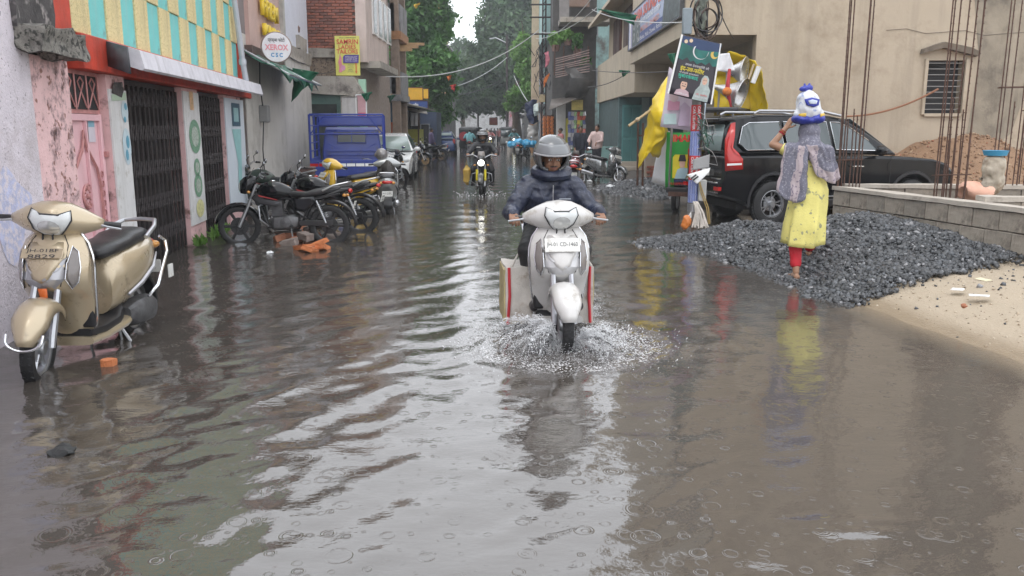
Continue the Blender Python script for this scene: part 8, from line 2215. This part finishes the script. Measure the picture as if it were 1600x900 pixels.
# ================================================================ street clutter, wires, flags, litter, splash
# bags slung on the white scooter
M_SACK = pm("woven_sack", (.50, .47, .43), .6, 0, .12, 6, .3, 40, dirt=((.26, .19, .13), .22, 4)); M_SACKY = pm("sack_side_yellow", (.40, .34, .18), .65, 0, .2, 6, .3); M_PIPE = pm("sack_red_piping", (.45, .03, .04), .6)
def sack_bag(label, y0, y1, x0, x1, z0, z1, outer):
    t = thing("carrier_bag", label, "bag", (.335, 6.72, ZW), face((.28, 7.3), (.39, 6.08)))
    b = MB(); b.box(x0, x1, y0, y1, z0, z1); b = rough(b, .018, 5, 6, 2); b.build("bag_body", M_SACK, t, smooth=60)
    yo = y0 if outer < 0 else y1
    b = MB(); b.box(x0 + .02, x1 - .02, yo - .012, yo + .012, z0 + .02, z1 - .02); b = rough(b, .012, 6, 4); b.build("side_panel", M_SACKY, t, smooth=60)
    for x in (x1, x0):
        b = MB(); b.tube([(x + .006, yo - outer * .03, z1), (x + .014, yo - outer * .035, (z0 + z1) / 2), (x + .006, yo - outer * .02, z0)], .013, 6); b.build("red_piping", M_PIPE, t)
    b = MB(); b.tube([(x1 - .03, (y0 + y1) / 2 - .06, z1), (x1 - .08, (y0 + y1) / 2, z1 + .10), (x1 - .03, (y0 + y1) / 2 + .06, z1)], .012, 6); b.build("handle", M_SACK, t)
sack_bag("woven sack with red piping hung at the left of the white scooter in the picture", -.405, -.18, -.30, .16, .14, .60, -1)
sack_bag("woven sack with red piping hung at the right of the white scooter in the picture", .16, .305, -.30, .16, .14, .60, 1)

# rubble: every chunk its own
M_CH = [pm("chunk_brick", (.36, .15, .085), .9, 0, .25, 10, .5), pm("chunk_orange", (.50, .17, .065), .9, 0, .2, 10, .5), pm("chunk_stone", (.22, .18, .16), .9, 0, .25, 8, .5)]
chk = []
for k in range(4):
    b = MB(); b.box(-.10, .10, -.065, .065, -.05, .05); b = rough(b, .016, 8, 3, k * 5)
    chk.append(b)
pos = [(436, 374), (446, 370), (455, 366), (462, 376), (470, 368), (478, 378), (488, 372), (452, 381), (498, 381), (472, 388), (486, 391), (504, 388), (515, 372), (524, 366)]
colr = ("dull red", "red brown", "dark", "rust red", "broad red", "grey", "flat red", "small brown", "orange", "bright orange", "flat orange", "small orange", "pale", "grey brown")
proto = {}
for k, (px, py) in enumerate(pos):
    g = ground_at(px, py, .02); mi = (0, 0, 2, 0, 0, 2, 0, 2, 1, 1, 1, 1, 2, 2)[k]; key = (k % 4, mi)
    o = chk[k % 4].build("broken_brick", M_CH[mi], None, smooth=0) if key not in proto else dup_mesh(proto[key])
    proto[key] = o
    o.location = (g.x, g.y, .0 + (.10 if k in (2, 4, 5) else .03)); o.rotation_euler = (RNG.uniform(-.4, .4), RNG.uniform(-.4, .4), RNG.uniform(0, 6)); o.scale = (1.15, 1, 1) if k < 8 else (1.3, 1, .7)
    tag(o, "%s broken brick, %s of the rubble by the black motorcycle" % (colr[k], ("far left", "second from left", "top left", "low left middle", "top middle", "front middle", "right middle", "front left", "right front", "lowest middle", "lowest right middle", "lowest right", "behind the rear wheel", "under the rear tyre")[k]), "brick", "broken bricks in the rubble heap")
g = ground_at(170, 571, 0); o = chk[1].build("brick_piece", M_CH[1], None, smooth=0); o.location = (g.x, g.y, .015); o.scale = (.42, .5, .6); tag(o, "lone orange brick piece in the water in front of the champagne scooter", "brick")
# litter
def litter(name, label, cat, px, py, z, size, mat, seed, flat=.35, paper=False):
    g = ground_at(px, py, z)
    if paper:
        b = MB(); b.box(-size, size, -size * .7, size * .7, 0, .004); b = rough(b, size * .16, 6, 4, seed)
    else:
        b = MB(); b.ell((0, 0, size * flat * .7), (size, size * .8, size * flat), 14, 9); b.v = [tuple(Vector(p) + fold(p, size * .35, 1.6 / size, seed)) for p in b.v]
    o = b.build(name, mat, None, smooth=0 if not paper else 30); o.location = g; o.rotation_euler = (0, 0, seed); tag(o, label, cat); return o
M_WPL = pm("white_plastic", (.68, .70, .72), .35, 0, .06, 9)
M_PAP = pm("white_paper", (.66, .66, .64), .7, 0, .06, 8)
litter("plastic_bag", "white plastic bag lying at the top right of the gravel heap", "bag", 1497, 353, .34, .13, M_WPL, 3, .8)
g = ground_at(1273, 396, .16); b = MB(); b.lathe([(0, .0), (.06, .0), (.085, .018), (.09, .02), (.062, .008), (0, .008)], (0, 0, 0), (0, 0, 1), 24); o = b.build("paper_plate", M_PAP, None); o.location = g + Vector((0, 0, .02)); o.rotation_euler = (.55, .05, 0); tag(o, "white disposable plate lying on the gravel by the woman's foot", "plate")
litter("paper_scrap", "white paper on the sand, farthest left of the three scraps", "paper", 1497, 452, .17, .075, M_PAP, 1, .3, True)
litter("paper_scrap", "white square paper on the sand, lowest of the three scraps", "paper", 1530, 462, .17, .08, M_PAP, 2.6, .3, True)
litter("paper_scrap", "yellowish paper scrap on the sand, highest of the three scraps", "paper", 1536, 437, .17, .06, pm("cream_paper", (.62, .58, .40), .7), 5, .3, True)
litter("plastic_scrap", "small white plastic scrap floating before the rubble", "plastic scrap", 422, 396, .0, .05, M_WPL, 4)
litter("plastic_scrap", "white scrap lying at the gravel edge left of the woman", "plastic scrap", 1142, 392, .05, .06, M_WPL, 6)
litter("food_packet", "torn orange and white packet on the gravel left of the woman", "packet", 1193, 390, .07, .07, pm("packet_peach", (.56, .30, .18), .5, 0, .4, 12), 7, .3)
litter("plastic_scrap", "white scrap on the far gravel in front of the silver scooter on the right", "plastic scrap", 953, 293, .05, .14, M_WPL, 8)
litter("plastic_scrap", "white scrap in the water left of the far silver scooter's wheel", "plastic scrap", 921, 284, .0, .09, M_WPL, 9)
litter("dark_rag", "black rag lying in the water at the lower left", "rag", 98, 708, -.005, .085, pm("black_rag", (.02, .022, .022), .6), 2, .18)
litter("brick_piece", "red brick crumb on the sand near the paper scraps", "brick", 1506, 480, .16, .026, M_CH[0], 2, .7)
litter("leaf_scrap", "pale leaf lying on the gravel to the right of the woman", "leaf", 1286, 374, .25, .06, pm("pale_leaf", (.40, .40, .30), .7), 3, .2, True)
# cement sack with blue lid, pink cloth
cs = thing("cement_sack", "dirty cement sack standing on the foundation with a blue tray on top", "sack", at(1549, 300, 11.6))
me = remesh([(cap((0, 0, .10), (0, 0, .38), .14, .15), 0), (cap((-.06, 0, .08), (.07, 0, .10), .10, .10), 0), (cap((-.05, .0, .40), (.06, 0, .40), .11, .10), 0)], "sack_body", [pm("dusty_sack", (.40, .35, .28), .8, 0, .2, 5, .4, 20, dirt=((.20, .13, .08), .3, 4))], .014, 3); ruffle(me, .03, 8); add_mesh(me, "sack_body", cs)
b = MB(); b.lathe([(0, .50), (.14, .50), (.16, .56), (.165, .57), (.145, .545), (0, .525)], (.0, 0, 0), (0, 0, 1), 20); b.build("blue_tray", pm("tray_blue", (.05, .28, .48), .4, 0, .1, 6), cs)
pc = thing("pink_cloth", "salmon pink cloth heap on the foundation beside the cement sack", "cloth", at(1524, 304, 10.9))
b = MB(); b.ell((0, 0, .05), (.20, .13, .09), 18, 10); b.v = [tuple(Vector(p) + fold(p, .10, 6, 2)) for p in b.v]; b.build("cloth", pm("salmon_cloth", (.58, .33, .24), .8, 0, .15, 6), pc)
# weeds at the foot of the gates
def weeds(name, label, F, s, n_, cnt, seed):
    rs = np.random.default_rng(seed); b = MB(); c0 = F.P(s, .08, 0)
    t = wthing(name, label, "plant", c0)
    for k in range(cnt):
        p = c0 + F.d * rs.normal(0, n_) + F.n * abs(rs.normal(0, .06)); h = rs.uniform(.05, .18); lean = Vector((rs.normal(0, .05), rs.normal(0, .05), h))
        w = Vector((rs.normal(), rs.normal(), .2)).normalized() * rs.uniform(.012, .03)
        b.add([p - w * .3, p + lean * .6 - w, p + lean, p + lean * .6 + w], [(0, 1, 2, 3)])
    wb(b, "foliage", GRN3[1], t, smooth=0, recalc=False, kind="stuff")
    st = MB()
    for k in range(9): st.tube([c0 + F.d * rs.normal(0, n_), c0 + F.d * rs.normal(0, n_) + Vector((0, 0, .1))], .004, 4)
    wb(st, "stem", GRN3[0], t, kind="stuff")
weeds("weed_clump", "green weeds growing at the foot of the second folding gate", A, 3.35, .22, 170, 1)
weeds("weed_clump", "small weeds at the corner of the first folding gate", A, 2.22, .10, 60, 2)
# balcony plants on the right
for k, (px, py, rx, ry) in enumerate(((868, 62, 10, 12), (887, 55, 9, 10), (902, 66, 8, 14), (915, 100, 7, 12))):
    t = wthing("balcony_plant", "bushy potted plant on the balcony rails, %s of four" % ("leftmost", "second", "third", "lowest")[k], "plant", at(px, py + ry, 39.4), "balcony plants over the packet shop")
    leaf_crown(blobs_px([(px, py, rx, ry, 39.4)]), 420, .13, "foliage", (GRN3 if k < 2 else GRN), t, 30 + k)
    b = MB(); b.lathe([(0, 0), (.16, 0), (.20, .26), (.17, .27), (0, .25)], at(px, py + ry + 6, 39.4), (0, 0, 1), 12); wb(b, "pot", pm("fired_clay", (.20, .12, .10), .8, 0, .2, 8), t)
    b = MB(); b.tube([at(px, py + ry + 4, 39.4), at(px + 1, py, 39.4)], .02, 5); wb(b, "stem", BARK, t)
# far posts on the right: bleached timber, dark lattice post with clutter
tp = wthing("timber_post", "tall bleached timber post on the right of the street", "post", at(836, 235, 49))
b = MB(); a0, a1 = at(830, 235, 49), at(843, -60, 49); b.box(a0.x, a1.x - .0, 49, 49.4, a0.z - .3, a1.z); wb(rough(b, .04, 1.5, 7), "timber", pm("bleached_timber", (.48, .38, .27), .85, 0, .15, 3, .4, streak=((.22, .16, .11), .6, 6, .25)), tp)
b = MB(); b.box(a0.x - .06, a0.x + .1, 48.9, 49.0, .2, 3.2); wb(b, "plank_patch", pm("plank_brown", (.36, .20, .10), .8, 0, .2, 5), tp)
dp = wthing("lattice_post", "dark steel electricity post crowded with wires beside the timber post", "pole", at(849, 235, 43))
q0 = at(849, 232, 43)
b = MB()
for dx in (-.11, .11): b.tube([(q0.x + dx, 43, -.3), (q0.x + dx * .6, 43, 9.5)], .035, 6)
wb(b, "post_leg", pm("dark_post", (.035, .025, .025), .6, .3), dp)
b = MB()
for k in range(26):
    z = .4 + k * .34; b.tube([(q0.x - .1, 43, z), (q0.x + .1, 43, z + .3)], .018, 4)
wb(b, "lattice", pm("dark_post", (.035, .025, .025), .6, .3), dp, kind="stuff")
for k, z in enumerate((6.2, 7.0, 7.6)):
    b = MB(); b.tube([(q0.x - .7, 42.95, z), (q0.x + .7, 42.95, z)], .04, 6); wb(b, "cross_arm", pm("dark_post", (.035, .025, .025), .6, .3), dp)
for k in range(12):
    b = MB(); y0 = RNG.uniform(60, 130); a, c_ = at(845 + RNG.uniform(-4, 6), y0, 42.7), at(845 + RNG.uniform(-12, 16), y0 + RNG.uniform(15, 50), 42.6); m_ = (a + c_) / 2 + Vector((RNG.uniform(-.4, .4), 0, RNG.uniform(-.4, .1)))
    b.tube([a, m_, c_, c_ + Vector((RNG.uniform(-.3, .3), 0, .4))], .022, 5); wb(b, "wire_bundle", M_BLACKPL, dp)
b = MB(); p = at(847, 154, 42.7); b.box(p.x - .15, p.x + .15, p.y - .1, p.y + .1, p.z - .18, p.z + .2); wb(b, "junction_box", pm("box_tan", (.42, .33, .20), .6), dp, bev=.02)
sheet("navy_tarp", "navy blue tarpaulin bundle hung by the timber post", [[(820, 162, 46), (822, 178, 46), (828, 192, 46)], [(828, 158, 45.8), (830, 176, 45.5), (834, 195, 45.7)], [(839, 154, 46), (840, 172, 45.8), (840, 190, 46)]], pm("navy_tarp", (.020, .030, .075), .5, 0, .3, 3), 3, .10)
sheet("white_tarp", "grey white plastic sheet hanging below the navy tarpaulin", [[(826, 192, 46.2), (824, 212, 46.2), (824, 226, 46.2)], [(834, 196, 46.1), (833, 212, 46.0), (833, 228, 46.1)], [(842, 188, 46.2), (842, 208, 46.1), (842, 226, 46.2)]], pm("grey_plastic", (.42, .40, .38), .5, 0, .2, 3), 4, .08)
sheet("clear_bag", "pale plastic bag hanging beside the navy tarpaulin", [[(834, 164, 45.5), (833, 174, 45.4), (835, 182, 45.5)], [(841, 160, 45.5), (841, 172, 45.3), (840, 180, 45.5)]], pm("milky_plastic", (.50, .58, .56), .4), 5, .05, "bag")
sheet("red_cloth", "pinkish red cloth hanging on the wires by the dark post", [[(851, 82, 42.4), (852, 94, 42.4), (852, 106, 42.4)], [(858, 80, 42.4), (858, 92, 42.3), (856, 104, 42.4)]], pm("cloth_rose", (.46, .14, .18), .7, 0, .3, 6), 6, .06, "cloth")
sheet("orange_cloth", "orange cloth strip hanging by the dark post under the red cloth", [[(850, 122, 42.3), (849, 130, 42.3), (849, 137, 42.3)], [(858, 114, 42.3), (857, 120, 42.3), (853, 130, 42.3)]], pm("cloth_orange", (.60, .16, .02), .7, 0, .2, 6), 7, .05, "cloth")

# ---- cables and pennants
def cable(label, pts, r, mat, sag=0.0, n=18):
    a, c_ = Vector(pts[0]), Vector(pts[-1])
    q = []
    for i in range(n + 1):
        t_ = i / n; p = a.lerp(c_, t_); p.z -= sag * 4 * t_ * (1 - t_); q.append(p)
    o = MB().tube(q, r, 5).build("cable", mat, None); tag(o, label, "cable", "overhead cables across the street"); return o
M_CWH = pm("cable_white", (.46, .47, .47), .5); M_CBK = pm("cable_black", (.025, .025, .028), .5)
cable("thick pale cable sagging right across the street in front of the trees", [at(588, 118, 30), at(842, 47, 43)], .022, M_CWH, .75, 24)
cable("dark cable from the red cloth in the trees to the far pole", [at(700, 138, 50), at(792, 90, 60)], .025, M_CWH, .3)
cable("lower dark cable under the far trees", [at(690, 148, 50), at(800, 112, 62)], .022, M_CBK, .5)
cable("black cable from the dark post up to the balcony of the beige house", [at(846, 50, 42.8), at(932, 12, 27)], .014, M_CWH, .3)
cable("pale cable running from the dark post up out of the frame", [at(838, 60, 42.8), at(930, -10, 28)], .014, M_CWH, .4)
cable("black cable across the beige overhang with the small pennant", [at(925, 110, 26.0), at(1060, 111, 17.4)], .010, M_CBK, .05)
cable("thin cable in front of the sound signboard", [at(925, 15, 25.5), at(1070, 35, 13.3)], .009, M_CWH, .12)
cable("black cable drooping down the beige overhang", [at(918, 136, 27), at(985, 111, 25.6)], .012, M_CBK, .12)
cable("black cable hanging in front of the beige wall from the coil", [at(1118, 0, 14), at(1146, 60, 18)], .010, M_CBK, .05)
cable("wire hanging from the far pole to the navy tarpaulin", [at(803, 118, 62), at(824, 158, 46)], .02, M_CWH, .1)
cable("cable holding the big green pennant across the left side", [at(440, 104, 17.5), at(520, 112, 24.4)], .010, M_CBK, .1)
cable("rust brown hose drooping from the barred window along the beige wall", [at(1322, 182, 18.3), at(1466, 139, 18.35)], .022, pm("rust_hose", (.24, .11, .06), .6), .14)
cable("pale cable over the left shops in front of the trees", [at(612, 150, 38), at(712, 100, 60)], .016, M_CBK, .3)
M_FLAG = pm("pennant_green", (.012, .115, .060), .7, 0, .12, 6, .1)
def pennant(label, a, b_, c_, Y, tail=None, seed=0, mat=None):
    pts = [at(*a, Y), at(*b_, Y), at(*c_, Y)]
    t = wthing("pennant", label, "flag", pts[0], "pennants strung across the street")
    b = MB(); n = 12; secs = []
    for i in range(n + 1):
        u = i / n; e0 = pts[0].lerp(pts[1], u); e1 = pts[2].lerp(pts[1], u) ; row = []
        for j in range(9):
            p = e0.lerp(e1, j / 8) + Vector((0, .05 * math.sin(u * 6 + j * .5 + seed) * Y / 20, .0)) + fold((u * 2, j * .2, seed), .03 * Y / 20, 2); row.append(p)
        secs.append(row)
    b.loft(secs, closed=False, cap=False); wb(b, "cloth", mat or M_FLAG, t, smooth=80, solid=.005)
    b = MB(); b.tube([pts[0], pts[1]], .012, 5); wb(b, "hem", mat or M_FLAG, t)
pennant("big dark green triangular pennant hanging over the plaster wall", (457, 107), (497, 114), (456, 160), 18.5)
pennant("long green pennant blown along the cable in front of the sound signboard", (934, 14), (995, 24), (991, 40), 24.5, seed=2)
pennant("small green pennant hanging before the beige overhang", (967, 110), (983, 111), (974, 121), 24.0, seed=3)
pennant("small green pennant over the mint post", (565, 147), (581, 144), (572, 160), 24, seed=4)
pennant("tiny green pennant before the half built concrete house", (606, 150), (617, 149), (609, 161), 30, seed=5)
pennant("dark green pennant in the shade under the sound signboard", (1043, 85), (1056, 84), (1053, 102), 18.2, seed=6)
pennant("small orange pennant in the left tree", (698, 120), (705, 118), (702, 127), 48, seed=7, mat=pm("cloth_orange", (.60, .16, .02), .7))
pennant("small red pennant in the left tree below the orange one", (703, 134), (712, 132), (710, 144), 48, seed=8, mat=pm("cloth_red", (.50, .03, .02), .7))
pennant("yellow pennant high in the left tree", (646, 8), (656, 5), (650, 14), 47, seed=9, mat=pm("cloth_yellow", (.60, .38, .03), .7))
# far street posts
for k, (px, Y, h) in enumerate(((792, 70, 9), (747, 90, 8))):
    q = wthing("street_post", ("dark post with a lamp arm beside the far tree trunk", "thin pole far down the left side of the street")[k], "post", (at(px, 200, Y).x, Y, 0))
    b = MB(); x = at(px, 200, Y).x; b.tube([(x, Y, -.2), (x, Y, h)], .09, 7); wb(b, "post_shaft", pm("dark_post", (.035, .025, .025), .6, .3), q)
    b = MB(); b.tube([(x, Y, h - .6), (x - .9, Y, h - .2), (x - 1.4, Y, h - .3)], .04, 6); wb(b, "arm", M_STEEL, q)

# ---- splash of the white scooter
def droplets(n, seed):
    rs = np.random.default_rng(seed)
    base = np.array([(1, 0, 0), (-1, 0, 0), (0, 1, 0), (0, -1, 0), (0, 0, 1), (0, 0, -1)], float); fc = np.array([(0, 2, 4), (2, 1, 4), (1, 3, 4), (3, 0, 4), (2, 0, 5), (1, 2, 5), (3, 1, 5), (0, 3, 5)])
    V, F = [], []
    jets = [(s, rs.uniform(-.5, 1.25), rs.uniform(.25, .68), rs.uniform(.5, 1.15)) for s in (-1,) * 22 + (1,) * 16]
    for k in range(n):
        q_ = rs.random()
        if q_ < .66:                                   # jets thrown to both sides of the wheel
            sd, ang, reach, hh = jets[rs.integers(len(jets))]
            u = rs.beta(1.3, 1.6); d = u * reach; up_ = (.30 if sd < 0 else .20) * hh
            x = SPL[0] + sd * (.05 + d * math.cos(ang)); y = SPL[1] - .03 - d * math.sin(ang) * .8; z = up_ * 4 * u * (1 - u) * .8 + rs.normal(0, .010)
            x += rs.normal(0, .014); y += rs.normal(0, .014); dv = np.array([sd * math.cos(ang) * reach, -math.sin(ang) * reach * .8, up_ * 3.2 * (1 - 2 * u)])
        elif q_ < .84:                                  # lip that rolls off the tyre
            a = R(rs.uniform(185, 355)); r = .13 + abs(rs.normal(0, .09)); x = SPL[0] + r * 1.5 * math.cos(a); y = SPL[1] + .05 + r * math.sin(a); z = abs(rs.normal(0, .04)); dv = np.array([math.cos(a), math.sin(a), .6])
        else:
            a = rs.uniform(0, 2 * PI); r = rs.normal(.52, .20); x = SPL[0] + r * math.cos(a); y = SPL[1] + .1 + r * math.sin(a); z = abs(rs.normal(0, .018)); dv = np.array([math.cos(a) * .5, math.sin(a) * .5, .5])
        if z < 0: continue
        s = rs.uniform(.0011, .0031) * (1.9 if rs.random() < .06 else 1); dv = dv / np.linalg.norm(dv); st = rs.uniform(1.2, 4.2)
        q = base * s; q = q + np.outer(q @ dv, dv) * (st - 1) + (x, y, z + .003)
        F.append(fc + 6 * len(V)); V.append(q)
    return np.concatenate(V), np.concatenate(F)
V, F = droplets(12000, 3)
me = bpy.data.meshes.new("splash_drops"); me.from_pydata(V.tolist(), [], F.tolist()); me.materials.append(pm("spray_white", (.80, .81, .83), .10, 0, .05, 20))
me.materials[0].node_tree.nodes["Principled BSDF"].inputs["Transmission Weight"].default_value = .1
o = link("splash_drops", me, None, 180, kind="stuff")
# thin torn sheets of water thrown up beside the tyre
b = MB()
for sd, a0, a1, reach, hh in ((-1, -35, 70, .46, .17), (-1, 5, 95, .28, .11), (1, -30, 65, .40, .11), (1, 10, 90, .24, .08)):
    secs = []
    for i in range(46):
        a = R(a0 + (a1 - a0) * i / 45); row = []
        for j in range(20):
            u = j / 19; k = 1 + .25 * mnoise.noise(Vector((i * .22, sd * 3, reach * 9))); d = .04 + u * reach * k
            row.append((SPL[0] + sd * (.04 + d * math.cos(a)), SPL[1] + .02 - d * math.sin(a) * .8, .005 + hh * k * 3.4 * u * (1 - u) * (1 + .3 * mnoise.noise(Vector((i * .5, j * .4, sd))))))
        secs.append(row)
    k0 = len(b.f); b.loft(secs, closed=False, cap=False)
    keep = [f for q, f in enumerate(b.f[k0:]) if mnoise.noise(Vector(((q // 19) * .33, (q % 19) * .13, sd * 5 + reach * 20))) > -.02 + .42 * ((q % 19) / 19) ** 2]
    b.f = b.f[:k0] + keep; b.m = [0] * len(b.f)
wsm = pm("thrown_water", (.60, .60, .60), .10, 0, .3, 50, .5, 90); wsm.node_tree.nodes["Principled BSDF"].inputs["Transmission Weight"].default_value = .75; wsm.node_tree.nodes["Principled BSDF"].inputs["IOR"].default_value = 1.33
o = b.build("water_sheet", wsm, None, smooth=180, solid=.0025); o["kind"] = "stuff"
# the rider far off throws a little spray too
rs = np.random.default_rng(8); b = MB()
for k in range(110):
    a = rs.uniform(0, 2 * PI); r = rs.uniform(.15, .8); s = rs.uniform(.006, .016); x, y, z = -.75 + r * math.cos(a), 20.25 + r * .8 * math.sin(a), abs(rs.normal(0, .05)); b.add([(x + s, y, z), (x - s, y, z), (x, y + s, z), (x, y, z + s * 1.6)], [(0, 2, 3), (2, 1, 3), (1, 0, 3), (0, 1, 2)])
o = b.build("far_spray", pm("spray_white", (.74, .75, .77), .12), None, smooth=0); o["kind"] = "stuff"

# ---- humid air
hz = bpy.data.materials.new("humid_air"); hz.use_nodes = True; nt = hz.node_tree
for n in list(nt.nodes):
    if n.type != 'OUTPUT_MATERIAL': nt.nodes.remove(n)
pv = nt.nodes.new("ShaderNodeVolumePrincipled"); pv.inputs["Color"].default_value = (.86, .89, .93, 1); pv.inputs["Density"].default_value = .0016; pv.inputs["Anisotropy"].default_value = .2
nt.links.new(pv.outputs[0], [n for n in nt.nodes if n.type == 'OUTPUT_MATERIAL'][0].inputs["Volume"])
HZ = True
if HZ:
    o = MB().box(-30, 30, -12, 182, -1.4, 34).build("haze", hz, None, smooth=0); o["kind"] = "stuff"
